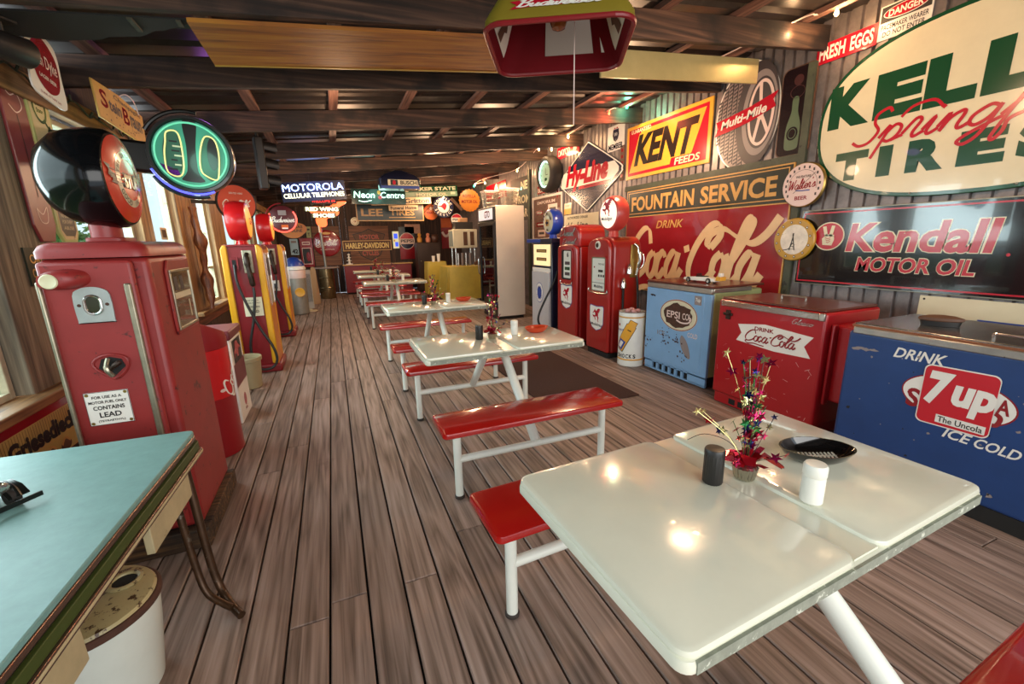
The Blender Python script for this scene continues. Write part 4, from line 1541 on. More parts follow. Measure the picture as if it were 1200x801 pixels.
for k in range(60):
    cx, cy = rs.uniform(-.56, .55), rs.uniform(.12, .86)
    q = abs(rs.gauss(0, .004)) + .001
    g.poly([(cx + q * rs.uniform(.5, 1.5) * math.cos(2 * PI * j / 6), cy + q * rs.uniform(.5, 1.5) * math.sin(2 * PI * j / 6)) for j in range(6)], S_GREY if k % 3 else S_MBLACK, .1)
for (cx, cy) in ((-.52, .8), (-.49, .795), (-.45, .80), (-.54, .79)):
    g.poly([(cx + .025 * rs.uniform(.5, 1.4) * math.cos(2 * PI * j / 9), cy + .008 * rs.uniform(.5, 1.6) * math.sin(2 * PI * j / 9)) for j in range(9)], S_GREY, .15 + cx * .1)
g.build('lettering', fp, (0, -.0012, 0), (PI / 2, 0, 0))
# brush on the blue cooler
t = thing('clothes_brush', 'dark oval brush lying on the steel lid of the blue cooler', 'brush', (3.28, 1.33, .953), (0, 0, -1.1))
b = MB()
b.loft([ell(.10 * k, .035 * k, 20) and [(x, y, z) for x, y in ell(.10 * k, .035 * k, 20)] for k, z in ((.9, .03), (1, .035), (.97, .05), (.6, .062), (.2, .066))], S_BRN)
b.build('back', t)
b = MB()
b.loft([[(x, y, z) for x, y in ell(.095 * k, .032 * k, 20)] for k, z in ((.88, .0), (.95, .03))], S_MBLACK)
b.build('bristles', t)

# shock absorber can -------------------------------------------------
CANW = mat('can_white', '#dfe0d8', 0.35, 0, .05, 5)
t = thing('litter_can', 'tall white metal can with a yellow shock absorber and the word SHOCKS', 'can', (3.24, 4.12, 0), (0, 0, RGT + .45))
R_ = .152
b = MB()
b.lathe([(R_ - .004, 0), (R_, .004), (R_, .64), (R_ - .003, .65), (R_ - .008, .65), (R_ - .008, .1), (.02, .09)], CANW, 48, caps=False)
b.lathe([(R_ - .004, .002), (.01, .003)], CANW, 48)
b.build('body', t)
b = MB()
for z, m in ((.585, S_GOLD), (.075, S_YEL)):
    b.lathe([(R_ + .0005, z), (R_ + .0015, z + .002), (R_ + .0015, z + .016), (R_ + .0005, z + .018)], m, 48, caps=False)
b.lathe([(R_ + .001, .645), (R_ + .004, .65), (R_ + .001, .656), (R_ - .006, .655)], S_GREY, 48, caps=False)
b.build('hoops', t)
g = G(.0008)


def cyl_poly(g, a, wd, m, L, n=8):
    for i in range(n):
        u0, u1 = i / n, (i + 1) / n
        P = lambda u, s: (a[0][0] + (a[1][0] - a[0][0]) * u + s[0], a[0][1] + (a[1][1] - a[0][1]) * u + s[1])
        dx, dy = a[1][0] - a[0][0], a[1][1] - a[0][1]
        q = math.hypot(dx, dy)
        nrm = (-dy / q * wd / 2, dx / q * wd / 2)
        for h0, h1 in ((-1, -.33), (-.33, .33), (.33, 1)):
            g.poly([P(u0, (nrm[0] * h0, nrm[1] * h0)), P(u1, (nrm[0] * h0, nrm[1] * h0)), P(u1, (nrm[0] * h1, nrm[1] * h1)), P(u0, (nrm[0] * h1, nrm[1] * h1))], m, L)


cyl_poly(g, ((-.09, .2), (.07, .5)), .125, S_MBLACK, 1)
cyl_poly(g, ((-.088, .21), (.068, .495)), .112, S_YEL, 2)
cyl_poly(g, ((-.085, .22), (-.03, .32)), .085, S_BLUE, 3)
cyl_poly(g, ((-.08, .235), (-.04, .305)), .045, S_WHITE, 4)
cyl_poly(g, ((.05, .46), (.098, .55)), .1, S_MBLACK, 1)
cyl_poly(g, ((.052, .465), (.096, .545)), .09, S_YEL, 2)
cyl_poly(g, ((.025, .45), (.065, .43)), .012, S_MBLACK, 3)
for i, c in enumerate('SHOCKS'):
    g.text(c, -.1 + i * .042, .128, .034, .05, S_MBLACK, 1, .03)
for i, c in enumerate('MONROE'):
    g.text(c, -.13 + i * .02, .44, .015, .022, S_BLUE, 1, .02)
g.rect(-.1, .5, .03, .03, S_RED, 1)
g.build('lettering', t, warp=lambda v: Vector(((R_ + .0012 + v.z) * math.sin(v.x / R_), -(R_ + .0012 + v.z) * math.cos(v.x / R_), v.y)))
b = MB()
for (x, y, r) in ((-.05, .02, .035), (.03, .05, .04), (.06, -.03, .03), (-.02, -.05, .03)):
    b.ball((x, y, .655), (r, r, r * .8), mat('crumpled_pink_paper', '#b98a8a', .8), 10, 7)
o = b.build('paper_rubbish', None, (3.24, 4.12, 0))
tag(o, 'crumpled paper rubbish filling the top of the shocks can', 'rubbish')
o['kind'] = 'stuff'

# red pumps -----------------------------------------------------------
PRED = mat('pump_red', '#9c1c1a', 0.28, 0, 0.06, 4, coat=.4)
GLS = mat('dial_cream', '#d8dbd0', 0.3)
XZ = Matrix(((1, 0, 0, 0), (0, 0, 1, 0), (0, 1, 0, 0), (0, 0, 0, 1)))
HOSE = mat('black_hose', '#191716', 0.45)


def arch(w, h, z0, drop, n=18):
    return [(-w / 2, z0), (w / 2, z0)] + [(w / 2 * math.copysign(abs(math.cos(a)) ** .55, math.cos(a)), h - drop + drop * abs(math.sin(a)) ** .9) for a in [PI * k / n for k in range(n + 1)]]


def pump_body(t, w, h, d, drop):
    b = MB()
    b.M = XZ
    b.prism(arch(w, h, .06, drop), .055, d, PRED)
    b.build('housing', t, bevel=.03, seg=4)
    b = MB()
    b.M = XZ
    b.prism(arch(w - .012, h - .02, .07, drop), 0, .05, PRED)
    b.build('front_door', t, bevel=.02, seg=3)
    b = MB()
    b.prism(rrect(w - .03, d - .02, .03, 4, 0, d / 2 + .005), 0, .06, DARK)
    b.build('base', t)


def shield(t, z, k=1.0):
    g = G()
    s = [(-.16, .15), (-.145, .175), (0, .16), (.145, .175), (.16, .15), (.155, -.06), (.1, -.13), (0, -.165), (-.1, -.13), (-.155, -.06)]
    g.poly([(x * k, z + y * k) for x, y in s], S_BLUE, 0)
    g.poly([(x * k * .95, z + y * k * .95) for x, y in s], S_WHITE, 1)
    g.horse(0, z + .045 * k, .088 * k, S_RED, 2)
    g.text('Mobilgas', 0, z - .085 * k, .25 * k, .05 * k, S_MBLACK, 2, .02)
    g.build('decal', t, (0, -.0015, 0), (PI / 2, 0, 0))


# pump with the lit globe: front x=3.1, y 4.92..4.41
t = thing('gas_pump', 'rounded red gas pump with a white flying-horse globe, next to the shocks can', 'gas pump', (3.1, 4.665, 0), rowrot)
pump_body(t, .51, 1.52, .47, .16)
b = MB()
b.M = XZ
b.prism(rrect(.33, .46, .03, 4, .03, 1.06), -.012, .0, PRED)
b.prism(rrect(.30, .43, .02, 4, .03, 1.06), -.014, -.011, mat('dial_green_gasket', '#6d7257', .4))
b.build('dial_bezel', t, bevel=.004)
g = G()
g.rr(.04, 1.06, .27, .40, .015, GLS, 0)
g.text('THIS SALE', .1, 1.19, .13, .022, S_MBLACK, 1, .01)
g.rect(.09, 1.105, .1, .03, S_MBLACK, 1)
for k in range(3):
    g.rect(.055 + k * .05, 1.045, .03, .03, S_MBLACK, 1)
g.rect(-.05, 1.15, .025, .02, S_DRED, 1)
g.rect(.06, 1.0, .16, .012, S_PINK, 1)
g.rect(.04, .955, .27, .006, S_MBLACK, 1)
g.text('Mobilgas', .05, .905, .2, .05, S_DGREY, 1, .02)
g.build('dial_face', t, (0, -.0165, 0), (PI / 2, 0, 0))
b = MB()
b.lathe([(.052, 0), (.05, -.012), (.035, -.014)], GLS, 30, (0, 0, 1.42), 'y')
b.build('badge', t)
b = MB()
b.lathe([(.03, -.0145), (.028, -.02), (.01, -.022)], CASTI, 20, (0, 0, 1.42), 'y')
b.build('badge_star', t)
b = MB()
b.tube(crom([(-.17, -.012, .88), (-.16, -.02, .835), (.03, -.02, .825), (.22, -.02, .835), (.23, -.012, .88)], 4), .008, CHR, 8)
b.build('chrome_trim', t)
shield(t, .49)
b = MB()
b.box(.256, .30, 1.02, .272, .42, 1.42, BRS)
b.build('nozzle_plate', t, bevel=.004)
b = MB()
b.tube(crom([(.30, .37, 1.05), (.31, .38, 1.15), (.33, .39, 1.25), (.31, .37, 1.38), (.285, .33, 1.43)], 5), [.02] * 6 + [.024] * 8 + [.016] * 7, CHR, 12)
b.tube(crom([(.32, .40, 1.12), (.36, .42, 1.18), (.36, .42, 1.28), (.33, .4, 1.33)], 4), .006, CHR, 8)
b.build('nozzle', t)
for (y_, z_) in ((.19, .95), (.27, 1.12)):
    b = MB()
    b.lathe([(.034, -.05), (.032, 0), (.02, .05), (.006, .075)], CHR, 20, (.29, y_, z_))
    b.build('hose_bell', t)
b = MB()
b.tube(crom([(.29, .19, .92), (.292, .19, .7), (.30, .2, .5), (.33, .28, .3), (.36, .36, .4), (.33, .38, .8), (.31, .37, 1.04)], 6), .014, HOSE, 10)
b.build('hose', t)
# its globe
GLOBE_W = mat('lit_globe_white', '#f4e6d4', 0.25, emit=0.55)
GL_RED = mat('globe_body_red', '#c8453f', 0.3, coat=.3)


def globe(t, c, r, th, ax, body, face, z0, nm='globe'):
    b = MB()
    prof = [(r * .80, -th / 2 - .004), (r * .86, -th / 2 - .004), (r * .93, -th * .47), (r, -th * .2), (r * 1.01, 0), (r, th * .2), (r * .93, th * .47), (r * .86, th / 2 + .004), (r * .80, th / 2 + .004)]
    b.lathe(prof, body, 48, c, ax, caps=True)
    b.cyl((c[0], c[1], z0), (c[0], c[1], c[2] - r * .95), .07, body, 24, .055)
    o = b.build(nm, t)
    for s in (-1, 1):
        b = MB()
        b.lathe([(r * .82, s * (th / 2 + .005)), (r * .55, s * (th / 2 + .018)), (r * .2, s * (th / 2 + .024)), (r * .02, s * (th / 2 + .025))], face, 40, c, ax)
        b.build('globe_lens', o)
    return o


o = globe(t, (-.02, .24, 1.80), .215, .17, 'y', GL_RED, GLOBE_W, 1.5)
g = G()
g.horse(-.02, 1.87, .1, S_RED, 0)
g.text('Mobilgas', -.02, 1.735, .23, .05, S_MBLACK, 0, .015)
g.build('globe_lettering', o, (0, .24 - .085 - .0275, 0), (PI / 2, 0, 0))

# taller red pump: front x=3.1, y 5.74..5.18
t = thing('gas_pump', 'taller red gas pump with a curved diesel crown beside the grey pump', 'gas pump', (3.1, 5.46, 0), rowrot)
pump_body(t, .56, 1.45, .47, .07)
b = MB()
b.M = XZ
b.prism(arch(.57, 1.70, 1.38, .14), .03, .46, PRED)
cr = b.build('crown', t, bevel=.035, seg=4)
g = G()
g.script('Diesel', -.03, 1.60, .42, .1, CHR, 1, .3)
g.script('fuel oil', .0, 1.49, .42, .07, CHR, 1, .3) if False else g.script('Diesel', .02, 1.475, .4, .07, CHR, 1, .3)
g.build('lettering', cr, (0, .026, 0), (PI / 2, 0, 0))
b = MB()
b.M = XZ
b.prism(rrect(.34, .48, .05, 5, .01, 1.14), -.014, .0, PRED)
b.prism(rrect(.28, .42, .03, 5, .015, 1.145), -.0155, -.013, DARK)
b.build('dial_bezel', t, bevel=.006)
g = G()
g.rr(.045, 1.15, .2, .38, .015, GLS, 0)
g.text('6', .06, 1.29, .05, .07, S_MBLACK, 1, .05)
for z, m in ((1.17, S_DGREY), (1.095, S_GREEN), (1.02, S_DGREY)):
    g.rect(.05, z, .14, .045, m, 1)
g.build('dial_face', t, (0, -.0172, 0), (PI / 2, 0, 0))
b = MB()
b.tube(crom([(-.15, -.012, .91), (-.14, -.02, .875), (.01, -.02, .868), (.16, -.02, .875), (.17, -.012, .91)], 4), .008, CHR, 8)
b.build('chrome_trim', t)
shield(t, .68, 1.05)

# grey and navy pump: front x=3.1, y 6.66..5.95
PG = mat('pump_pale_grey', '#b9b6b6', 0.35, 0, .05, 4)
PN = mat('pump_navy', '#1d2338', 0.3, coat=.3)
LITP = mat('lit_dial_panel', '#f0d9a0', 0.4, emit=0.5)
t = thing('gas_pump', 'slim pale grey and navy gas pump with a blue globe beside the tall fridge', 'gas pump', (3.1, 6.3, 0), rowrot)
b = MB()
b.box(-.31, .03, 0, .33, .45, 1.46, PN)
b.build('housing', t, bevel=.012)
b = MB()
b.box(-.32, -.01, .03, .30, .03, 1.0, PG)
b.box(-.32, .0, 1.0, .30, .03, 1.06, S_WHITE)
b.build('front_panel', t, bevel=.008)
b = MB()
b.box(-.27, .004, 1.1, .28, .03, 1.43, LITP)
q = b.build('dial_panel', t)
g = G()
for z in (1.33, 1.2):
    g.rect(.02, z, .36, .05, S_BRN, 1)
    g.rect(.02, z, .3, .02, S_GOLD, 2)
g.build('readout', q, (0, .0028, 0), (PI / 2, 0, 0))
b = MB()
b.box(-.46, -.03, 1.455, .42, .44, 1.52, PN)
b.box(-.455, -.036, 1.46, .05, -.028, 1.515, S_BLUE)
b.build('canopy', t, bevel=.012)
g = G()
g.ell(-.03, .66, .135, .165, S_BLUE, 0)
g.ell(-.03, .66, .125, .155, S_WHITE, 1)
g.ell(-.03, .66, .08, .1, S_BLUE, 2)
g.arc('PUREOIL', -.03, .66, .1, .03, PI / 2, 2.2, S_BLUE, 2)
g.arc('COMPANY', -.03, .66, .1, .03, -PI / 2, 2.2, S_BLUE, 2, True)
g.build('emblem', t, (0, -.0115, 0), (PI / 2, 0, 0))
b = MB()
b.tube(crom([(.345, .12, 1.02), (.36, .05, .85), (.36, -.1, .6), (.36, -.22, .35), (.36, -.2, .2), (.37, -.05, .12), (.38, .12, .15), (.37, .2, .5), (.35, .2, .9)], 6), .017, HOSE, 10)
b.build('hose', t)
GB = mat('globe_body_blue', '#2748b8', 0.3, coat=.3)
o = globe(t, (.05, .2, 1.775), .20, .17, 'y', GB, S_CREAM, 1.52)
g = G()
g.arc('PREMIUM', .05, 1.775, .125, .045, PI / 2, 2.4, S_NAVY, 0)
g.rect(.05, 1.76, .12, .1, S_GOLD, 0)
g.rect(.05, 1.76, .09, .03, S_NAVY, 1)
g.rect(.05, 1.76, .03, .09, S_NAVY, 1.5)
g.text('66', .06, 1.655, .06, .04, S_NAVY, 0, .02)
g.build('globe_lettering', o, (0, .2 - .085 - .0275, 0), (PI / 2, 0, 0))

# tall drink fridge ------------------------------------------------- door faces the aisle
FRS = mat('fridge_side_white', '#d9c9b6', 0.3, 0, .04, 2)
FRB = mat('fridge_black', '#191818', 0.3)
t = thing('drink_fridge', 'tall white-sided glass door drink fridge facing the aisle', 'fridge', (2.82, 8.15, 0), rowrot)
w, d, h = .9, .62, 2.14
b = MB()
b.box(-w / 2, .05, .06, -w / 2 + .03, d, h, FRS)
b.box(w / 2 - .03, .05, .06, w / 2, d, h, FRS)
b.box(-w / 2 + .03, d - .03, .06, w / 2 - .03, d, h, FRS)
b.box(-w / 2 + .03, .05, h - .25, w / 2 - .03, d - .03, h, FRS)
b.box(-w / 2 + .03, .05, .06, w / 2 - .03, d - .03, .22, FRB)
b.build('cabinet', t, bevel=.006)
b = MB()
b.box(-w / 2, 0, 1.87, w / 2, .05, 2.12, FRB)
q = b.build('header', t, bevel=.008)
g = G()
g.rect(0, 1.995, .82, .2, mat('lit_header', '#e8e2e2', .4, emit=.35), 0)
g.text('GTO', .1, 1.995, .3, .13, S_DRED, 1, .03)
g.build('lettering', q, (0, -.001, 0), (PI / 2, 0, 0))
b = MB()
for (x0, x1, z0, z1) in ((-w / 2, -w / 2 + .06, .22, 1.86), (w / 2 - .06, w / 2, .22, 1.86), (-w / 2 + .06, w / 2 - .06, .22, .29), (-w / 2 + .06, w / 2 - .06, 1.79, 1.86)):
    b.box(x0, 0, z0, x1, .045, z1, FRB)
dr = b.build('door', t, bevel=.005)
b = MB()
b.box(-w / 2 + .06, .02, .29, w / 2 - .06, .026, 1.79, pane('fridge_glass', '#8d999c', .22))
b.build('door_glass', dr, smooth=False)
b = MB()
b.tube(crom([(-.39, -.002, .85), (-.39, -.04, .87), (-.39, -.04, 1.15), (-.39, -.002, 1.17)], 4), .012, CHR, 10)
b.build('door_handle', dr)
b = MB()
for z in (.55, .85, 1.15, 1.45):
    b.box(-w / 2 + .035, .07, z, w / 2 - .035, d - .04, z + .012, S_GREY)
b.build('shelf_set', t)
b = MB()
b.box(-w / 2 + .02, .05, 0, w / 2 - .02, d - .03, .06, FRB)
b.build('base', t)
b = MB()
for k in range(2):
    b.lathe([(.03, 0), (.034, .02), (.034, .16), (.014, .22), (.014, .27)], (S_GREEN, S_ORANGE)[k], 14, (-.2 + k * .1, .2, 0))
for zz in ():
    pass
# bottles in the fridge
BT = [mat('bottle_green', '#4f7d5a', .25), mat('bottle_orange', '#c46a2a', .25), mat('bottle_dark', '#3a1d18', .25), mat('bottle_clear', '#b9c4c4', .2)]
proto = None
for s_, z in enumerate((.562, .862, 1.162)):
    for k in range(5):
        lab = 'small drink bottle standing on a shelf inside the tall fridge'
        b = MB()
        b.lathe([(.028, 0), (.032, .006), (.032, .13), (.013, .19), (.013, .225), (.015, .226), (.015, .236)], BT[(k + s_) % 4], 14)
        o = b.build('bottle', None, (2.82 + .14, 8.15 + .3 - k * .145, z + .001))
        tag(o, lab, 'bottle', 'bottles inside the tall fridge')
# wire baskets on the fridge
WB = mat('basket_wire', '#8b7f70', .35, .8)


def basket(name, label, loc, w0, w1, h, seg):
    t = thing(name, label, 'basket', loc)
    b = MB()
    for k in range(5):
        f = k / 4
        ww = w0 + (w1 - w0) * f
        b.tube([(p[0], p[1], f * h + .005) for p in rrect(ww, ww * .8, .02, 2)], .005, WB, 6, closed=True)
    b.build('rings', t)
    b = MB()
    for p, q in zip(rrect(w0, w0 * .8, .02, 2), rrect(w1, w1 * .8, .02, 2)):
        b.tube([(p[0], p[1], .003), (q[0], q[1], h)], .004, WB, 5)
    for k in range(-4, 5):
        for s in (-1, 1):
            b.tube([(k * w0 / 9, s * w0 * .4, .003), (k * w1 / 9, s * w1 * .4, h)], .003, WB, 5)
            b.tube([(s * w0 / 2, k * w0 * .8 / 9, .003), (s * w1 / 2, k * w1 * .8 / 9, h)], .003, WB, 5)
        b.tube([(k * w0 / 9, -w0 * .4, .004), (k * w0 / 9, w0 * .4, .004)], .003, WB, 5)
    b.build('wires', t)
    b = MB()
    b.tube([(p[0], p[1], h) for p in rrect(w1 + .01, w1 * .8 + .01, .02, 2)], .012, S_PINK, 8, closed=True)
    b.build('rim', t)


basket('wire_basket', 'square wire basket with pale rim on the fridge, nearer the wall', (3.27, 8.0, 2.141), .24, .32, .32, 1)
basket('wire_basket', 'wire basket with pale rim on the fridge above the door', (2.98, 8.3, 2.141), .22, .30, .3, 1)

# ================================================================ LEFT SIDE
OLDR = mat('old_red_paint', '#8f2a28', 0.42, 0, 0.12, 5, '#54201d', 13, .60, bump=.05)
TEAL = mat('teal_laminate', '#719a96', 0.5, 0, 0.09, 22)
BAND = mat('ribbed_chrome_band', '#8a7266', 0.25, 0.85)
OLV = mat('olive_shadow_gap', '#3c4a1c', 0.5)  # shade of the gap between the edge bands, painted dark olive
APR = mat('cream_apron', '#b7a983', 0.5, 0, .15, 9, '#6d5a3c', 14, .64)
RUSTT = mat('rusty_tube', '#4b3524', 0.4, 0.6, .35, 14, '#6f665a', 18, .6)

t = thing('dinette_table', 'teal laminate kitchen table with ribbed metal edge in the left foreground', 'table', (-.975, 1.42, 0), (0, 0, -.035))
b = MB()
b.prism(rrect(.67, 1.32, .03, 4), .732, .75, TEAL)
b.build('tabletop', t, bevel=.003)
b = MB()
b.prism(rrect(.674, 1.324, .03, 4), .712, .7315, BAND)
b.prism(rrect(.666, 1.316, .03, 4), .705, .7115, S_MBLACK)
b.build('upper_edge_band', t, bevel=.003)
b = MB()
b.prism(rrect(.68, 1.33, .03, 4, .004, 0), .672, .7045, OLV)
b.prism(rrect(.69, 1.34, .03, 4, .006, 0), .648, .6715, BAND)
b.prism(rrect(.694, 1.344, .03, 4, .006, 0), .655, .664, APR)
b.build('lower_leaf', t, bevel=.002)
b = MB()
b.box(.285, .20, .50, .31, .57, .647, APR)
b.box(.285, -.60, .50, .31, -.2, .647, APR)
b.box(-.275, -.60, .55, -.25, .46, .647, APR)
b.box(-.25, .435, .55, .25, .46, .647, APR)
b.box(-.25, -.60, .55, .25, -.575, .647, APR)
b.build('apron', t, bevel=.003)
for sx in (-1, 1):
    for sy in (-1, 1):
        b = MB()
        P = lambda x, y, z: (sx * (x - .055 if sx > 0 else x - .075 - .25 * max(0, x - .36)), sy * y, z)
        b.tube(crom([P(.345, .60, .646), P(.36, .58, .5), P(.385, .545, .2), P(.41, .52, .07), P(.46, .45, .028), P(.51, .38, .02)], 6), .016, RUSTT, 12)
        b.tube(crom([P(.30, .56, .646), P(.315, .54, .5), P(.345, .51, .2), P(.375, .48, .09), P(.43, .45, .045), P(.47, .425, .03)], 6), .014, RUSTT, 12)
        b.build('leg', t)

# toy vintage car at the left edge of the table
TBLK = mat('toy_dark_tin', '#1f211f', 0.3, 0.5, .2, 20)
t = thing('toy_car', 'dark vintage tin toy car with round headlamps on the teal table', 'toy', (-1.07, 1.64, .751), (0, 0, .93))
t.scale = (.62, .62, .62)
b = MB()
b.box(-.075, -.06, .05, .075, .12, .11, TBLK)
b.box(-.07, .12, .05, .07, .32, .19, TBLK)
b.prism(rrect(.15, .16, .02, 3, 0, .22), .19, .2, TBLK)
b.build('body', t, bevel=.01)
b = MB()
for sx in (-1, 1):
    b.tube(crom([(sx * .11, -.15, .045), (sx * .115, -.11, .085), (sx * .115, -.04, .1), (sx * .115, .05, .07), (sx * .11, .1, .045)], 5), [.012] * 21, TBLK, 8)
    b.loft([[(sx * .07, y, z - .004), (sx * .15, y, z - .004), (sx * .15, y, z + .004), (sx * .07, y, z + .004)] for y, z in ((-.15, .05), (-.11, .085), (-.04, .1), (.05, .075), (.1, .05))], TBLK)
b.build('fenders', t)
b = MB()
b.box(-.055, -.076, .045, .055, -.06, .115, mat('toy_copper_grille', '#6d4a34', .35, .7))
b.build('grille', t, bevel=.005)
b = MB()
b.box(-.17, -.205, .025, .17, -.195, .05, TBLK)
b.box(-.1, -.197, .03, -.09, -.12, .04, TBLK)
b.box(.09, -.197, .03, .1, -.12, .04, TBLK)
b.build('bumper', t, bevel=.003)
for sx in (-1, 1):
    b = MB()
    b.lathe([(.012, -.04), (.03, -.066), (.031, -.075), (.026, -.079), (.01, -.081)], CHR, 18, (sx * .075, -.04, .10), 'y')
    b.build('headlamp', t)
    for y in (-.11, .25):
        b = MB()
        b.cyl((sx * .085, y, .042), (sx * .12, y, .042), .042, RUB, 20)
        q = b.build('wheel', t)
b = MB()
b.box(-.062, .116, .125, .062, .1195, .18, mat('toy_windscreen_grey', '#5f6a68', .15))
b.build('windscreen', t)

# enamel pail under the table
PAILW = mat('pail_white_enamel', '#cfd5cb', 0.25, 0, .05, 5, '#3a2a20', 18, .76, coat=.3)
PAILT = mat('speckled_cream_enamel', '#b3a578', 0.35, 0, .1, 7, '#4b3522', 34, .56)
t = thing('enamel_pail', 'white enamel pail with a rusty speckled cream lid under the teal table', 'pail', (-.875, 1.62, 0), (0, 0, .3))
b = MB()
b.lathe([(.14, 0), (.15, .006), (.175, .2), (.188, .33), (.186, .335)], PAILW, 48)
b.build('body', t)
b = MB()
b.lathe([(.187, .336), (.196, .336), (.196, .35), (.19, .357), (.182, .359)], RUST, 48)
q = b.build('rim', t)
b = MB()
b.lathe([(.184, .3585), (.178, .368), (.14, .376), (.06, .379), (.058, .379)], PAILT, 48)
l = b.build('lid', t)
b = MB()
b.lathe([(.05, .3795), (.052, .384), (.043, .388), (.036, .386), (.034, .3797)], PAILT, 32, (.10, .03, 0), caps=False)
b.lathe([(.034, .3805), (.01, .381)], DARK, 24, (.10, .03, 0))
b.build('spout_hole', l)

# big old red pump with the black globe
t = thing('wooden_plinth', 'rough blackened timber plinth under the big old red pump', 'plinth', (-.95, 2.69, 0))
b = MB()
for (x0, y0, x1, y1) in ((-.2, -.325, .215, -.25), (-.2, .25, .215, .325), (-.2, -.25, -.12, .25), (.14, -.25, .215, .25)):
    b.box(x0, y0, 0, x1, y1, .105, wood('charred_timber', '#1f140c', '#4a3420', '#7d5a34', 0, 1.2, .8, '#150f0b', .56))
b.build('timber', t, bevel=.006)
t = thing('gas_pump', 'big worn red gas pump with a black globe and a CONTAINS LEAD plate', 'gas pump', (-.95, 2.69, .106))
W0, D0 = .375, .62
b = MB()
b.box(-W0 / 2, -D0 / 2 + .03, 0, W0 / 2, D0 / 2, 1.36, OLDR)
b.build('housing', t, bevel=.025, seg=3)
b = MB()
b.loft([[(p[0], p[1], z) for p in rrect(W0 + .012 - 2 * k, D0 + .0 - 2 * k, .05, 5, 0, .005)] for z, k in ((1.362, .0), (1.39, 0), (1.415, .012), (1.428, .035))], OLDR)
b.build('top_cap', t)
b = MB()
b.box(-W0 / 2 + .006, -D0 / 2 - .005, .03, W0 / 2 - .05, -D0 / 2 + .028, 1.35, OLDR)
pd = b.build('service_panel', t, bevel=.02, seg=3)
STRIP = mat('old_chrome_strip', '#a8a08a', 0.35, .8, .2, 12, '#5a5140', 16, .62)
for x0, x1, z0, z1 in ((-.186, -.170, .1, 1.27), (.098, .124, .33, 1.25)):
    b = MB()
    b.prism(rrect(x1 - x0, z1 - z0, .007, 4, (x0 + x1) / 2, (z0 + z1) / 2), 0, .018, STRIP)
    b.build('chrome_strip', t, (0, -D0 / 2 - .005, 0), rot=(PI / 2, 0, 0), bevel=.006)
# hooded lamp
b = MB()
rings = []
for k, (y, s) in enumerate(((0, 1.0), (-.03, .95), (-.055, .8), (-.065, .62))):
    rings.append([(p[0] * s - .012 * k, y, p[1] * s) for p in crom([(-.06, -.025, 0), (-.035, -.04, 0), (.03, -.035, 0), (.07, -.01, 0), (.06, .03, 0), (.0, .045, 0), (-.05, .03, 0)], 3, True)])
b.loft(rings, OLDR)
lp = b.build('lamp_hood', t, (-.082, -D0 / 2 - .005, 1.275))
b = MB()
b.lathe([(.026, -.061), (.03, -.068), (.026, -.072), (.02, -.07), (.004, -.068)], mat('lamp_lens_cream', '#d9d3ae', .3), 24, (-.035, 0, -.002), 'y')
b.build('lamp_lens', lp)
# sight port plate
b = MB()
b.prism([(p[0] * .062, p[1] * .075) for p in crom([(-1, -.9, 0), (-.85, -1, 0), (.85, -1, 0), (1, -.9, 0), (1, .55, 0), (.6, .92, 0), (0, 1.02, 0), (-.6, .92, 0), (-1, .55, 0)], 3, True)], 0, .008, mat('grey_cast_plate', '#b4bbb8', .3, .5, .1, 12))
sp = b.build('sight_plate', t, (-.02, -D0 / 2 - .0055, 1.165), rot=(PI / 2, 0, 0), bevel=.003)
b = MB()
b.tube([(p[0], p[1], .01) for p in rrect(.054, .078, .026, 6)], .006, CHR, 8, closed=True)
b.prism(rrect(.05, .074, .024, 6), .0075, .0095, mat('dark_olive_glass', '#2e2d16', .15))
for sx in (-1, 1):
    b.lathe([(.007, .008), (.006, .011), (.002, .011)], RUST, 12, (sx * .047, 0, 0))
b.build('sight_glass', sp)
# coin/crank hook housing
b = MB()
b.prism([(p[0] * .068, p[1] * .06) for p in crom([(-1, .1, 0), (-.8, .75, 0), (0, 1.05, 0), (.85, .75, 0), (1, .2, 0), (.7, -.5, 0), (.15, -1.0, 0), (-.2, -.85, 0)], 4, True)], -.004, .006, OLDR)
hk = b.build('hook_recess', t, (-.01, -D0 / 2 - .0055, .885), rot=(PI / 2, 0, 0), bevel=.004)
b = MB()
b.tube([(p[0] * .06, p[1] * .052 + .003, .008) for p in crom([(-1, .1, 0), (-.8, .75, 0), (0, 1.05, 0), (.85, .75, 0), (1, .2, 0), (.7, -.5, 0), (.15, -1.0, 0), (-.2, -.85, 0)], 4, True)], .006, OLDR, 8, closed=True)
b.prism([(-.045, -.0), (-.03, .04), (.0, .048), (.04, .035), (.05, .0), (.0, -.045)], .0065, .008, DARK)
b.build('recess_lip', hk)
b = MB()
b.tube(crom([(-.005, .04, .012), (-.008, .015, .03), (-.004, -.012, .035), (.004, -.035, .025)], 4), [.009] * 5 + [.012] * 4 + [.010] * 4, STRIP, 10)
b.tube(crom([(.0, -.01, .03), (.022, .012, .04), (.045, .028, .036)], 4), [.008] * 4 + [.011] * 4 + [.008], CASTI, 10)
b.build('hook', hk)
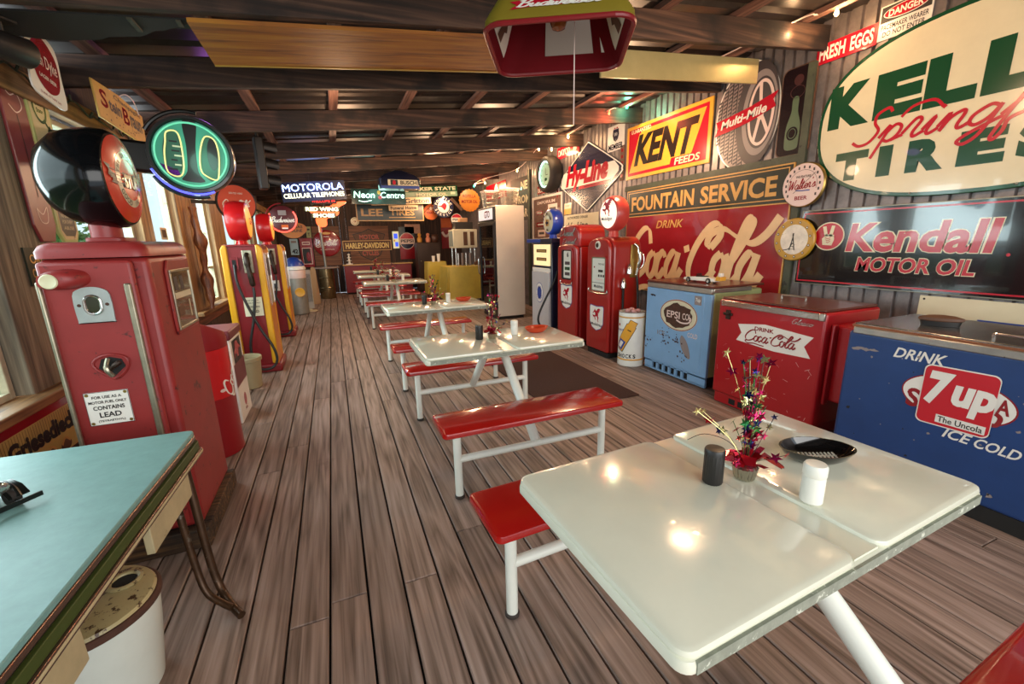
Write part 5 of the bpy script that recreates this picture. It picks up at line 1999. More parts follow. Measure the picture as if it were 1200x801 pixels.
# lead plate
b = MB()
b.prism(RC(.158, .155), 0, .003, S_WHITE)
pl = b.build('warning_plate', t, (-.055, -D0 / 2 - .0055, .70), rot=(PI / 2, 0, 0), bevel=.001)
g = G()
g.frame(0, 0, .158, .155, .002, S_DGREY, 1)
for s, y, w, h in (('FOR USE AS A', .053, .105, .013), ('MOTOR FUEL ONLY', .030, .136, .013), ('CONTAINS', .003, .112, .019), ('LEAD', -.03, .078, .024), ('(TETRAETHYL)', -.06, .096, .012)):
    g.text(s, 0, y, w, h, S_MBLACK, 1, .025)
for sx in (-1, 1):
    for sy in (-1, 1):
        g.ell(sx * .068, sy * .067, .007, .007, BRS, 1, 14)
g.build('lettering', pl, (0, 0, .0032))
# side gauge window
b = MB()
YZ = Matrix(((0, 0, 1, 0), (1, 0, 0, 0), (0, 1, 0, 0), (0, 0, 0, 1)))
b.M = YZ
b.prism([(-.11, .97), (.22, .97), (.235, 1.0), (.235, 1.29), (.19, 1.34), (-.08, 1.34), (-.12, 1.29), (-.12, 1.0)], 0, .012, OLDR)
b.build('side_door', t, (W0 / 2, 0, 0), bevel=.006)
b = MB()
b.M = YZ
for (y0, z0, y1, z1) in ((-.10, .99, .215, 1.003), (-.10, 1.277, .215, 1.29), (-.10, 1.003, -.088, 1.277), (.203, 1.003, .215, 1.277)):
    b.prism([(y0, z0), (y1, z0), (y1, z1), (y0, z1)], .0125, .02, STRIP)
b.build('window_trim', t, (W0 / 2, 0, 0), bevel=.002)
b = MB()
b.M = YZ
b.prism([(-.088, 1.003), (.203, 1.003), (.203, 1.277), (-.088, 1.277)], .0125, .0145, mat('dial_behind_glass', '#6d6149', .12, 0, .2, 6, coat=.6))
dg = b.build('dial_window', t, (W0 / 2, 0, 0))
g = G()
g.rect(.05, 1.16, .26, .03, S_CREAM, 0)
g.rect(-.03, 1.22, .05, .07, S_DGREY, 0)
g.rect(.06, 1.22, .05, .07, S_DGREY, 0)
g.rect(-.02, 1.08, .09, .05, S_BRN, 0)
g.rect(.13, 1.08, .02, .09, S_CREAM, 0)
g.b.M = Matrix()
g.build('dial_marks', dg, (.0155, 0, 0), warp=lambda v: Vector((v.z, v.x, v.y)))
# globe, axis across the room, face to the right
BLK = mat('black_gloss_globe', '#0b0c0e', 0.12, spec=.35)
ORF = mat('globe_face_orange_red', '#c1331f', 0.25, coat=.3)
b = MB()
b.prism(rrect(.15, .17, .03, 4, -.03, .02), 1.4285, 1.45, OLDR)
b.build('globe_collar', t, bevel=.005)
gx, gy, gz, gr = -.04, .01, 1.715, .222
b = MB()
b.lathe([(.02, -.185), (.09, -.175), (.15, -.145), (.195, -.09), (.217, -.02), (gr, .04), (.218, .085), (.205, .105), (.195, .108)], BLK, 56, (gx, gy, gz), 'x')
b.cyl((gx, gy, 1.45), (gx, gy, 1.53), .06, OLDR, 24)
gb = b.build('globe', t)
b = MB()
b.lathe([(.196, .1085), (.15, .122), (.08, .131), (.01, .134)], ORF, 56, (gx, gy, gz), 'x')
b.build('globe_face', gb)
g = G()
g.ring(0, 0, .125, .125, .032, S_CREAM, 0, 48)
g.arc('THE ORIGINAL', 0, 0, .109, .02, PI / 2, 2.6, S_MBLACK, 1)
g.arc('GOOD IN A', 0, 0, .109, .024, -PI / 2, 2.0, S_MBLACK, 1, True)
WING = mat('wing_dark_grey', '#2f2b2e', .4)
for s in (-1, 1):
    g.poly([(s * .02, .02), (s * .19, .055), (s * .17, .025), (s * .18, .005), (s * .155, -.01), (s * .16, -.028), (s * .13, -.034), (s * .02, -.045)], WING, 2)
    for k in range(4):
        g.stroke([(s * .03, .012 - k * .013), (s * .17, .035 - k * .02)], .003, S_GREY, 3)
g.text('STUD', .0, -.012, .15, .06, S_CREAM, 4, .05)
g.build('globe_lettering', gb, warp=lambda v: Vector((gx + .1362 - .62 * (v.x ** 2 + v.y ** 2) + v.z, gy + v.x, gz + v.y)))

# thermometers on the wall beside it
t = sign('door_thermometer', 'tall faded red thermometer sign with a rounded foot, leftmost on the left wall', 'thermometer', (XL + .014, 3.3, 2.0), LFT, [(-.1, .47), (-.1, -.36), (-.06, -.45), (.06, -.45), (.1, -.36), (.1, .47)], .015, mat('faded_red_enamel', '#7d2f2f', .35, 0, .15, 6, '#8a6a60', 14, .68), bevel=.004)
g = G()
g.stroke([(-.06, .33), (-.02, .3), (.04, .32), (.06, .26), (0, .22), (-.05, .25)], .006, S_PINK, 0)
g.rect(0, .0, .006, .42, S_MBLACK, 0)
g.stroke([(-.045, -.27), (0, -.3), (.05, -.26), (.03, -.34), (-.03, -.34), (-.045, -.27)], .005, S_PINK, 0)
g.build('lettering', t, (0, 0, .016))
t = sign('door_thermometer', 'tall cream motor oil thermometer with a green round emblem at the top', 'thermometer', (XL + .014, 3.52, 1.97), LFT, [(-.105, .46), (-.105, -.37), (-.07, -.42), (.07, -.42), (.105, -.37), (.105, .46)], .018, mat('lime_rim', '#a9b06a', .35), bevel=.003)
g = G()
RC2 = mat('worn_cream_enamel', '#cdb98a', .3, 0, .12, 6, '#6b4a36', 10, .6)
g.poly([(-.09, .45), (-.09, -.36), (-.06, -.405), (.06, -.405), (.09, -.36), (.09, .45)], RC2, 0)
g.ring(.0, .33, .065, .085, .016, S_GREEN, 1)
g.stroke([(.02, .27), (.05, .235), (.07, .24)], .016, S_GREEN, 1)
g.text('Quaker', 0, .35, .075, .025, S_GREEN, 1, .02)
g.text('State', 0, .315, .06, .025, S_GREEN, 1, .02)
g.rect(0, .0, .008, .36, S_MBLACK, 1)
g.poly([(-.08, -.2), (.08, -.2), (.08, -.35), (.05, -.385), (-.05, -.385), (-.08, -.35)], FB, 1)
for k, s in enumerate(("THERE'S", 'NO EXCUSE', 'FOR EVERY', 'ABUSE')):
    g.text(s, 0, -.23 - k * .036, .11, .02, S_CREAM, 2, .01)
g.build('lettering', t, (0, 0, .019))

# hanging beer signs at top left
t = thing('shield_sign', 'white shield-shaped sign with a dark red heart reading Van Dyke LAGER BEER', 'sign', (XL + .16, 3.37, 2.465), wrot(LFT, -.12))
hp = [(p.x, p.y) for p in crom([(-.14, .14, 0), (0, .175, 0), (.12, .15, 0), (.145, .0, 0), (.15, -.155, 0), (.0, -.175, 0), (-.15, -.15, 0), (-.145, 0, 0)], 4, True)]
b = MB()
b.prism(hp, 0, .008, S_WHITE)
b.build('board', t)
g = G()
g.poly([(p.x, p.y) for p in crom([(0, .155, 0), (.1, .1, 0), (.12, 0, 0), (.09, -.09, 0), (0, -.13, 0), (-.09, -.09, 0), (-.12, 0, 0), (-.1, .1, 0)], 4, True)], S_DRED, 0)
g.text('Van Dyke', .0, .02, .2, .085, S_WHITE, 1, .0)
g.text('LAGER BEER', 0, -.055, .15, .02, S_WHITE, 1, .015)
g.text('DUNK. IS THAT ON', 0, -.148, .18, .012, S_DRED, 0, .01)
g.build('lettering', t, (0, 0, .009))
b = MB()
b.tube([(.05, .16, .004), (.07, .30, .02)], .004, S_WHITE, 6)
b.build('hanging_cord', t)
t = thing('spotlight', 'black spotlight fixed under the roof at the far top left', 'lamp', (-1.30, 3.0, 2.435), (0, 0, -.5))
b = MB()
b.lathe([(.02, -.12), (.05, -.11), (.062, -.05), (.066, .07), (.06, .08), (.055, .05), (.02, .03)], S_MBLACK, 28, ax='y')
b.build('housing', t)
b = MB()
b.tube([(0, -.02, .05), (0, -.02, .105)], .012, S_MBLACK, 8)
b.box(-.05, -.06, .10, .05, .02, .11, S_MBLACK)
b.build('bracket', t)
t = thing('wood_sign', 'yellow weathered board sign reading Stein Braun hung under the rafters', 'sign', (XL + .2, 4.18, 2.45), wrot(LFT, -.05))
b = MB()
b.prism([(-.40, .09), (-.37, -.13), (.38, -.13), (.40, .10), (0, .12)], 0, .012, mat('yellow_sign_wood', '#c09a4a', .5, 0, .15, 7, '#6b4420', 9, .62))
b.build('board', t, bevel=.003)
g = G()
g.text('Champagne', .12, .075, .45, .04, S_DGREY, 0, .01, .1)
g.text('S', -.27, .01, .1, .11, S_DRED, 0, .02)
g.text('tein', -.11, .0, .19, .08, S_DGREY, 0, .03)
g.text('B', .06, -.005, .1, .11, S_DRED, 0, .02)
g.text('raun', .23, -.01, .2, .08, S_DGREY, 0, .03)
for k in range(14):
    g.ell(-.34 + rs.uniform(0, .65), -.09 + rs.uniform(-.02, .03), rs.uniform(.004, .012), rs.uniform(.003, .01), S_BRN, .1 + k * .02, 9)
g.build('lettering', t, (0, 0, .013))
b = MB()
b.tube(crom([(.0, .11, .006), (.1, .16, .02), (.2, .15, .03), (.3, .08, .02)], 5), .004, S_WHITE, 6)
b.tube([(-.1, .09, .006), (-.12, .19, .01)], .003, S_WHITE, 6)
b.build('hanging_cord', t)

# beer sign behind the table
t = sign('beer_sign', 'yellow striped sign with black letters riesedieck low on the wall by the red pump', 'sign', (XL + .002, 2.66, .56), LFT, RC(.98, .30), .012, S_DRED, bevel=.002)
g = G()
YST = mat('yellow_print', '#bfa45a', .4, 0, .1, 8)
g.rect(0, -.025, .97, .24, YST, 0)
for k in range(48):
    g.rect(-.475 + k * .02, .045, .003, .09, S_BRN, 1)
g.text('Griesedieck', .185, .01, .58, .1, S_MBLACK, 2, .05, 0, .0)
for k in range(5):
    g.ell(-.2 + k * .13, -.11, .05, .03, S_BRN, 2)
    g.stroke([(-.24 + k * .13, -.1), (-.2 + k * .13, -.07), (-.16 + k * .13, -.1)], .014, S_GOLD, 3)
g.build('lettering', t, (0, 0, .0125))
t = sign('old_sign', 'small dark sign with gold letters Old C beside the big red pump', 'sign', (XL + .014, 3.16, 1.42), LFT, RC(.2, .2), .008, FB)
g = G()
g.text('Old', -.02, .04, .1, .05, S_GOLD, 0, .02)
g.text('CROW', .0, -.035, .15, .05, S_GOLD, 0, .02)
g.build('lettering', t, (0, 0, .009))

# oval neon sign on a wall arm
NRIM = mat('black_neon_housing', '#15110f', 0.3, coat=.4)
MINT = mat('lit_mint_face', '#3f8f78', 0.3, emit=.12)
NYEL = mat('neon_pale_yellow', '#e9d58a', 0.3, emit=.45)
NMINT = mat('neon_green_glow', '#6fd0aa', 0.3, emit=.3)
NBLU = mat('neon_blue_tube', '#4a50ff', 0.3, emit=1.6)
t = thing('neon_sign', 'round black neon sign with mint glowing face and two bottle outlines on a wall arm', 'neon sign', (-.775, 3.55, 2.085), wrot(.06, -.08))
b = MB()
b.lathe([(.17, -.16), (.215, -.15), (.232, -.1), (.238, 0), (.232, .02), (.215, .02), (.208, .0)], NRIM, 52)
b.build('housing', t)
b = MB()
b.lathe([(.207, .0), (.207, .006), (.01, .007)], MINT, 52)
fc = b.build('face', t)
g = G()
g.poly([(p.x, p.y) for p in crom([(-.035, .2, 0), (.035, .2, 0), (.025, .05, 0), (.03, -.1, 0), (.06, -.16, 0), (-.06, -.16, 0), (-.03, -.1, 0), (-.025, .05, 0)], 4, True)], NRIM, 0)
g.ell(-.095, .0, .055, .13, mat('bottle_shape_dark', '#2b5a48', .4), 0)
g.ell(.10, -.01, .055, .14, mat('bottle_shape_dark', '#2b5a48', .4), 0)
g.ell(.115, .02, .03, .1, NRIM, 1)
for k in range(7):
    g.rect(-.085 + rs.uniform(-.02, .02), .07 - k * .028, rs.uniform(.02, .05), .01, S_CREAM if k % 2 else S_MBLACK, 1.5 + k * .05)
g.poly([(-.17, -.07), (-.08, -.1), (-.06, -.14), (-.12, -.15)], VIOF, 1)
g.build('artwork', fc, (0, 0, .0085))
b = MB()
b.tube([(.192 * math.cos(2 * PI * k / 44), .192 * math.sin(2 * PI * k / 44), .016) for k in range(44)], .006, NMINT, 8, closed=True)
b.build('neon_ring', t)
for cx, pts in ((-.09, [(-.03, .12), (.02, .13), (.04, .07), (.045, -.08), (.02, -.14), (-.04, -.12), (-.05, -.02), (-.04, .06)]), (.1, [(-.02, .12), (.03, .11), (.05, .03), (.045, -.08), (.03, -.14), (-.03, -.12), (-.055, -.08), (-.05, .03)])):
    b = MB()
    b.tube(crom([(cx + x, y, .02) for x, y in pts], 4, True), .0045, NYEL, 8, closed=True)
    b.build('neon_bottle', t)
b = MB()
b.tube([(.243 * math.cos(a), .243 * math.sin(a), .012) for a in [PI * (1.15 + .5 * k / 16) for k in range(17)]], .006, NBLU, 8)
b.build('neon_arc', t)
b = MB()
b.tube([(.262 * math.cos(a), .262 * math.sin(a), .0) for a in [PI * (.45 + .4 * k / 14) for k in range(15)]], .012, NRIM, 8)
b.tube([(.262 * math.cos(a), .262 * math.sin(a), .0) for a in [PI * (1.2 + .4 * k / 14) for k in range(15)]], .012, NRIM, 8)
b.build('guard_rail', t)
b = MB()
b.box(-.72, -.13, -.14, -.20, .06, -.05, NRIM)
b.build('wall_arm', t, bevel=.02)
point('neon_glow', (-.72, 3.40, 2.05), 1.0, (.4, 1.0, .75), .1)

# small card on the sill and carved driftwood post
b = MB()
b.box(0, 0, 0, .004, .16, .11, S_CREAM)
b.box(.0041, .03, .02, .0046, .13, .09, S_DGREY)
o = b.build('card', None, (XL + .05, 5.02, 1.58))
tag(o, 'small white printed card fixed to the post between the windows', 'card')
DRIFT = wood('driftwood', '#4a2412', '#83482a', '#a86c40', 2, 1.2, .5)
b = MB()
pts, rr = [], []
for k in range(30):
    z = .79 + 1.15 * k / 29
    pts.append((XL + .1 + .012 * math.sin(z * 9), 6.08 + .05 * math.sin(z * 6.3), z))
    rr.append(.045 + .016 * math.sin(z * 13) + .01 * math.sin(z * 29))
b.tube(pts, rr, DRIFT, 14)
o = b.build('driftwood_post')
tag(o, 'wavy reddish driftwood post standing on the sill left of the yellow pumps', 'post')

# coke bin, tractor box, crock
CB = mat('bin_bright_red', '#c4181b', 0.3, 0, .03, 4, coat=.2)
CD = mat('bin_dark_red', '#8c1118', 0.32, 0, .04, 4, coat=.2)
t = thing('litter_bin', 'red Coca-Cola litter bin with an open slanted hood behind the big pump', 'bin', (-.985, 3.60, 0), (0, 0, .55))
R1 = .2
n = 48
b = MB()
b.lathe([(R1 - .004, 0), (R1, .005), (R1, .44)], CD, n)
b.build('base', t)
b = MB()
b.lathe([(R1 + .001, .442), (R1 + .002, .8)], CB, n)
b.build('band', t)
b = MB()
ring = lambda f, q: [(R1 * q * math.cos(2 * PI * k / n), R1 * q * math.sin(2 * PI * k / n), f(R1 * q * math.cos(2 * PI * k / n))) for k in range(n)]
b.loft([ring(lambda x: .802, 1.01), ring(lambda x: .86, 1.01), ring(lambda x: .98 - .55 * x, .99), ring(lambda x: 1.0 - .55 * x, .96), ring(lambda x: .99 - .55 * x, .86), ring(lambda x: .90 - .5 * x, .8)], CD)
hd = b.build('hood', t)
b = MB()
b.loft([ring(lambda x: .9015 - .5 * x, .79), ring(lambda x: .9013 - .5 * x, .3)], DARK)
b.build('opening', hd)
g = G(.0006)
g.cola(.0, .64, .42, .15, S_WHITE, 1, .42, .95, 8)
g.ell(-.16, .5, .022, .012, S_PINK, 1, 20)
g.build('lettering', t, warp=lambda v: Vector(((R1 + .0035 + v.z) * math.cos(v.x / R1 - .42), (R1 + .0035 + v.z) * math.sin(v.x / R1 - .42), v.y)))
t = thing('feed_box', 'white and maroon box with a tractor picture behind the red litter bin', 'box', (-1.03, 4.32, 0))
b = MB()
b.box(-.16, -.22, 0, .16, .22, .74, S_WHITE)
b.build('body', t, bevel=.01)
b = MB()
b.box(-.17, -.23, .741, .17, .23, .82, mat('box_maroon_lid', '#6d2a30', .4))
b.build('lid', t, bevel=.015)
g = G()
MRN = mat('box_maroon', '#6a1f2a', .4)
g.rect(0, .42, .43, .2, MRN, 0)
g.rect(0, .62, .32, .2, S_MBLACK, 0)
g.poly([(-.13, .56), (.12, .56), (.13, .62), (.06, .66), (.02, .70), (-.06, .70), (-.08, .64), (-.13, .62)], S_RED, 1)
g.ell(-.08, .56, .04, .04, S_DGREY, 2)
g.ell(.08, .57, .055, .055, S_DGREY, 2)
g.ell(.0, .16, .05, .06, S_RED, 0)
g.text('ABC', 0, .08, .1, .03, S_RED, 0, .02)
g.build('artwork', t, (.161, 0, 0), warp=lambda v: Vector((v.z, v.x, v.y)))
b = MB()
b.lathe([(.1, 0), (.115, .01), (.135, .3), (.148, .305), (.15, .34), (.143, .348), (.135, .345), (.125, .3), (.1, .03), (.02, .025)], mat('crock_beige', '#9a8a68', .5, 0, .1, 6), 40, caps=False)
b.lathe([(.1, .0), (.01, .001)], mat('crock_beige', '#9a8a68', .5), 40)
o = b.build('stoneware_crock', None, (-.98, 5.2, 0))
tag(o, 'beige stoneware crock on the floor before the first yellow pump', 'crock')

# the two red and yellow pumps
YPUMP = mat('pump_yellow', '#d79a1e', .3, 0, .06, 4, coat=.3)
MPUMP = mat('pump_maroon', '#7d1219', .35, 0, .06, 4, coat=.2)
ORS = mat('pump_orange_side', '#c87b2a', .35, 0, .12, 4, '#a3541f', 6, .6)


def twin_pump(label, loc, plate):
    t = thing('gas_pump', label, 'gas pump', loc)
    w, d = .42, .5
    b = MB()
    b.box(-w / 2 + .02, 0.012, .1, w / 2 - .012, d - .012, 1.5, MPUMP)
    b.box(w / 2 - .012, .03, .1, w / 2 - .006, d - .03, 1.46, ORS)
    b.build('housing', t)
    for sx in (-1, 1):
        for y in (0, d):
            b = MB()
            b.M = XZ
            x0 = sx * (w / 2 - .035)
            b.prism([(x0 - .035, .1), (x0 + .035, .1), (x0 + .035, 1.47), (x0 + .035 - (.03 if sx > 0 else 0), 1.52), (x0 - .035 + (.03 if sx < 0 else 0), 1.52), (x0 - .035, 1.47)], -.01 if y == 0 else d - .04, .04 if y == 0 else d + .01, YPUMP)
            b.build('corner_post', t, (0, 0, 0), bevel=.012)
    b = MB()
    b.box(-w / 2 + .03, -.004, 1.5, w / 2 - .03, d + .004, 1.525, MPUMP)
    b.build('top_cap', t, bevel=.006)
    b = MB()
    b.box(-w / 2 - .02, -.03, 0, w / 2 + .03, d + .03, .098, MPUMP)
    b.build('base', t, bevel=.02)
    # dial side, towards the aisle
    b = MB()
    b.box(w / 2 - .006, .1, .82, w / 2 + .006, .4, 1.4, S_CREAM)
    b.box(w / 2 + .006, .14, 1.15, w / 2 + .009, .36, 1.36, S_DGREY)
    b.build('dial_face', t)
    b = MB()
    b.box(w / 2 - .002, .09, .80, w / 2 + .012, .1, 1.42, CHR)
    b.box(w / 2 - .002, .4, .80, w / 2 + .012, .41, 1.42, CHR)
    b.build('chrome_strip', t)
    # nozzle side, towards the camera
    b = MB()
    b.box(.0, -.012, 1.2, .1, .012, 1.46, STRIP)
    b.build('nozzle_plate', t, bevel=.006)
    b = MB()
    b.tube(crom([(.05, -.02, 1.42), (.045, -.05, 1.38), (.05, -.06, 1.28), (.06, -.06, 1.18), (.07, -.05, 1.05)], 5), [.024] * 5 + [.032] * 5 + [.026] * 5 + [.03] * 5 + [.018], mat('nozzle_dark', '#33261f', .35, .6), 12)
    b.build('nozzle', t)
    b = MB()
    b.box(-.125, -.026, 1.24, -.045, .0, 1.38, MPUMP)
    b.box(-.105, -.0275, 1.265, -.065, -.0262, 1.355, DARK)
    b.build('hose_outlet', t, bevel=.004)
    b = MB()
    b.tube(crom([(-.085, -.03, 1.30), (-.08, -.06, 1.1), (-.02, -.07, .85), (.08, -.07, .55), (.18, -.07, .32), (.2, -.07, .15), (.12, -.08, .06), (-.02, -.08, .1), (-.05, -.075, .35), (.02, -.065, .65), (.065, -.06, .9), (.07, -.05, 1.04)], 7), .015, HOSE, 10)
    b.build('hose', t)
    if plate:
        b = MB()
        b.box(-.06, -.016, .70, .13, .012, .92, S_CREAM)
        p = b.build('warning_plate', t)
        g = G()
        for s, z, wd, h in (('FOR USE AS A', .885, .12, .014), ('MOTOR FUEL ONLY', .855, .15, .014), ('CONTAINS', .81, .13, .022), ('LEAD', .755, .1, .03)):
            g.text(s, .035, z, wd, h, S_MBLACK, 0, .02)
        g.build('lettering', p, (0, -.0168, 0), (PI / 2, 0, 0))
    else:
        b = MB()
        b.box(.0, -.016, .78, .1, .012, .95, S_WHITE)
        b.box(.02, -.0165, .82, .07, -.0161, .9, S_DGREY)
        b.build('price_card', t)
    o = globe(t, (-.02, .25, 1.79), .225, .2, 'x', CB, mat('lit_globe_amber', '#e8a040', .3, emit=.5), 1.525)
    g = G()
    g.text('GAS', 0, 0, .2, .08, S_RED, 0, .03)
    g.build('globe_lettering', o, warp=lambda v: Vector((-.02 + .1 + .0272 + v.z, .25 + v.x, 1.79 + v.y)))
    return t


twin_pump('first maroon and yellow gas pump with crossed hoses and a LEAD plate', (-.955, 5.78, 0), True)
twin_pump('second maroon and yellow gas pump behind the first, with a small white price card', (-.955, 8.0, 0), False)

# round soda disc above the windows
t = thing('disc_sign', 'round orange-red Coca-Cola disc sign behind the first yellow pump', 'sign', (-1.06, 6.62, 2.04), wrot(.55))
b = MB()
b.lathe([(.232, -.02), (.24, 0), (.232, .014), (.22, .016)], S_MBLACK, 44)
b.build('board', t)
g = G()
g.ell(0, 0, .218, .218, mat('disc_orange_red', '#cf4a30', .35), 0, 44)
g.cola(0, -.01, .33, .11, S_WHITE, 1, .4)
g.text('SERVED HERE', 0, .12, .16, .022, S_WHITE, 1, .01)
g.build('lettering', t, (0, 0, .0175))
b = MB()
b.box(-.5, -.02, -.05, -.1, .02, -.022, S_MBLACK)
b.build('wall_arm', t)

# ================================================================ HANGING UNDER THE ROOF
def cords(t, pts, top=.5):
    for (x, y) in pts:
        b = MB()
        h = 2.68 + .235 + .091 * (t.location.x + x) - t.location.z
        b.tube([(x, y, -.006), (x, h + .01, -.006)], .003, WIRE, 5)
        b.build('hanging_cord', t)


# pool table lamp
LAMPO = mat('lamp_olive_gold', '#7a6a20', .35, 0, .06, 5)
LAMPI = mat('lamp_inside_maroon', '#6a0d14', .8, 0, .1, 6, spec=.15)
LAMPR = mat('lamp_rim_red', '#7d1a1e', .35)
LAMPW = mat('lamp_window_cream', '#e6d9c4', .4)
t = thing('pendant_lamp', 'large olive pool table lamp shade with maroon inside hanging near the camera', 'lamp', (.875, 1.615, 2.20), (0, 0, -.50))
sec = lambda w, d, r, z: [(p[0], p[1], z) for p in rrect(w, d, r, 5)]
b = MB()
b.loft([sec(.51, .47, .07, .0), sec(.505, .465, .07, .03), sec(.22, .17, .05, .30), sec(.12, .09, .03, .335)], LAMPO, caps=False)
b.build('shade', t)
b = MB()
b.loft([sec(.49, .45, .065, .0), sec(.483, .443, .065, .03), sec(.20, .15, .045, .292), sec(.10, .07, .02, .3)], LAMPI, caps=False)
b.add([(p[0], p[1], .3) for p in rrect(.11, .08, .02, 5)], [tuple(range(24))], LAMPI)
b.build('lining', t, recalc=False)
b = MB()
b.tube([(p[0], p[1], 0.0) for p in rrect(.503, .463, .07, 5)], .009, LAMPR, 8, closed=True)
b.build('rim', t)


def slantx(u, s, q):          # point on the inside of an end panel: u across, s from rim (0) to crown (1)
    x = .2425 - (.2425 - .10) * s - .004
    return (q * x, u * (1 - .6 * s), .03 + .262 * s)


for q in (-1, 1):
    b = MB()
    tri = [(-.185, .06), (.185, .06), (.16, .22), (.0, .7), (-.16, .22)]
    b.add([slantx(u, s, q) for u, s in tri], [(0, 1, 2, 3, 4)], LAMPW)
    st = [(-.04, .08), (.04, .08), (.035, .2), (.075, .24), (.04, .3), (.0, .44), (-.04, .3), (-.075, .24), (-.035, .2)]
    b.add([(p[0] - q * .002, p[1], p[2] - .001) for p in (slantx(u, s, q) for u, s in st)], [tuple(range(9))], S_BRN)
    b.build('end_window', t, smooth=False, recalc=False)
sl = lambda x, s, off: (x * (1 - .45 * s), .2215 - (.2215 - .075) * s - off, .03 + .262 * s - off * .5)
b = MB()
b.add([sl(-.06, .1, .004), sl(.15, .1, .004), sl(.16, .62, .004), sl(-.07, .62, .004)], [(0, 1, 2, 3)], mat('brushed_plate', '#a59a90', .3, .6))
b.build('wiring_plate', t, smooth=False, recalc=False)
b = MB()
b.add([sl(.185, .1, .004), sl(.235, .1, .004), sl(.26, .55, .004), sl(.2, .55, .004)], [(0, 1, 2, 3)], S_WHITE)
b.add([sl(.195, .4, .005), sl(.245, .4, .005), sl(.25, .5, .005), sl(.2, .5, .005)], [(0, 1, 2, 3)], S_GREY)
b.build('paper_label', t, smooth=False, recalc=False)
so = lambda x, s: (x * (1 - .0 * s), -(.2325 - (.2325 - .085) * s) - .003, .03 + .27 * s)
g = G()
g.poly([(-.2, .02), (-.13, .04), (.13, .05), (.22, .08), (.18, .12), (.22, .17), (.13, .16), (-.13, .15), (-.2, .13), (-.17, .08)], S_RED, 0)
g.script('Budweiser', 0, .1, .34, .1, S_WHITE, 1, .3)
g.build('lettering', t, warp=lambda v: Vector(so(v.x * .8, v.y)) + Vector((0, -v.z, -v.z * .5)))
b = MB()
b.lathe([(.012, .17), (.02, .15), (.032, .115), (.034, .095), (.024, .068), (.004, .060)], mat('amber_bulb', '#8a4a1c', .08, coat=.8), 24)
b.cyl((0, 0, .165), (0, 0, .3), .018, CASTI)
b.build('bulb', t)
b = MB()
b.tube([(.06, .02, .28), (.06, .02, -.26)], .0022, S_PINK, 6)
b.build('pull_cord', t)
b = MB()
b.tube([(0, 0, .33), (0, 0, .78)], .008, CASTI, 8)
b.build('hanging_rod', t)

# traffic light
t = thing('traffic_light', 'black three-lamp traffic light with hoods hanging beyond the round neon sign', 'traffic light', (-.66, 6.2, 2.17), (0, 0, .25))
b = MB()
b.box(-.06, -.09, 0, .03, .09, .58, S_MBLACK)
b.build('housing', t, bevel=.012)
for k, c in enumerate(('#1f5a3c', '#8a6a1c', '#6a1c1c')):
    b = MB()
    z = .10 + .19 * k
    pts = [(.03, .075 * math.cos(a), z + .075 * math.sin(a)) for a in [-.5 + (PI + 1.0) * i / 18 for i in range(19)]]
    b.add(pts + [(.17, p[1] * .95, z + (p[2] - z) * .95 - .02) for p in pts] + [(.17, p[1] * .9, z + (p[2] - z) * .9 - .02) for p in pts] + [(.03, p[1] * .92, z + (p[2] - z) * .92) for p in pts],
          [(r * 19 + i, r * 19 + i + 1, ((r + 1) % 4) * 19 + i + 1, ((r + 1) % 4) * 19 + i) for r in range(4) for i in range(18)], S_MBLACK)
    b.build('visor', t)
    b = MB()
    b.lathe([(.068, .031), (.05, .04), (.01, .045)], mat('signal_lens_%d' % k, c, .2), 24, (0, 0, z), 'x')
    b.build('lens', t)
b = MB()
b.cyl((-.015, 0, .58), (-.015, 0, .66), .015, S_MBLACK)
b.build('hanger', t)

# neon phone sign
NB = mat('neon_blue_white', '#9ab4ff', .3, emit=4.5)
NW = mat('neon_warm_white', '#f0efc4', .3, emit=1.6)
NG = mat('neon_green_white', '#c9ffe9', .3, emit=2.2)
NO = mat('neon_orange', '#ff5a22', .3, emit=1.3)
NR = mat('led_red', '#ff2a2a', .3, emit=1.8)
NAVB = mat('dark_blue_backing', '#141a3c', .35)
t = thing('phone_sign', 'blue and white neon sign reading MOTOROLA CELLULAR TELEPHONES', 'neon sign', (-.19, 9.3, 2.51), wrot(0, .07))
b = MB()
b.box(-.56, -.19, -.03, .56, .16, -.012, NAVB)
b.build('backing', t)
g = G()
g.text('MOTOROLA', 0, .055, 1.06, .125, NB, 0, .0)
g.text('CELLULAR TELEPHONES', 0, -.085, 1.06, .085, NW, 0, .02)
g.build('neon_lettering', t)
cords(t, ((-.5, .15), (.5, .15)), .2)
point('neon_glow', (-.19, 9.1, 2.56), 3.5, (.25, .4, 1.0), .25)
t = thing('message_board', 'small black box with red glowing text lines under the blue neon sign', 'sign', (-.05, 9.5, 2.37), wrot(0, .03))
b = MB()
b.box(-.24, -.09, -.04, .24, .09, 0, S_MBLACK)
b.build('case', t, bevel=.006)
g = G()
g.text('OPEN HERE', .05, .04, .3, .05, NR, 1, .0)
g.text('WELCOME IN', 0, -.035, .42, .055, NR, 1, .0)
g.build('red_lettering', t)
cords(t, ((-.2, .09), (.2, .09)), .2)
t = thing('shoe_sign', 'orange winged neon sign reading RED WING SHOES', 'neon sign', (-.07, 9.7, 2.13), wrot(0))
wing = [(-.26, .11), (.12, .12), (.22, .2), (.44, .22), (.40, .16), (.3, .1), (.28, -.03), (.15, -.1), (.05, -.12), (.04, -.24), (-.03, -.28), (-.12, -.26), (-.16, -.18), (-.16, -.08), (-.24, 0)]
b = MB()
b.prism([(p.x, p.y) for p in crom([(a, c, 0) for a, c in wing], 3, True)], -.03, 0, NO)
b.build('wing_panel', t, smooth=False)
g = G()
g.rr(-.02, .065, .66, .1, .03, mat('dark_olive_outline', '#4a4a14', .4), 1)
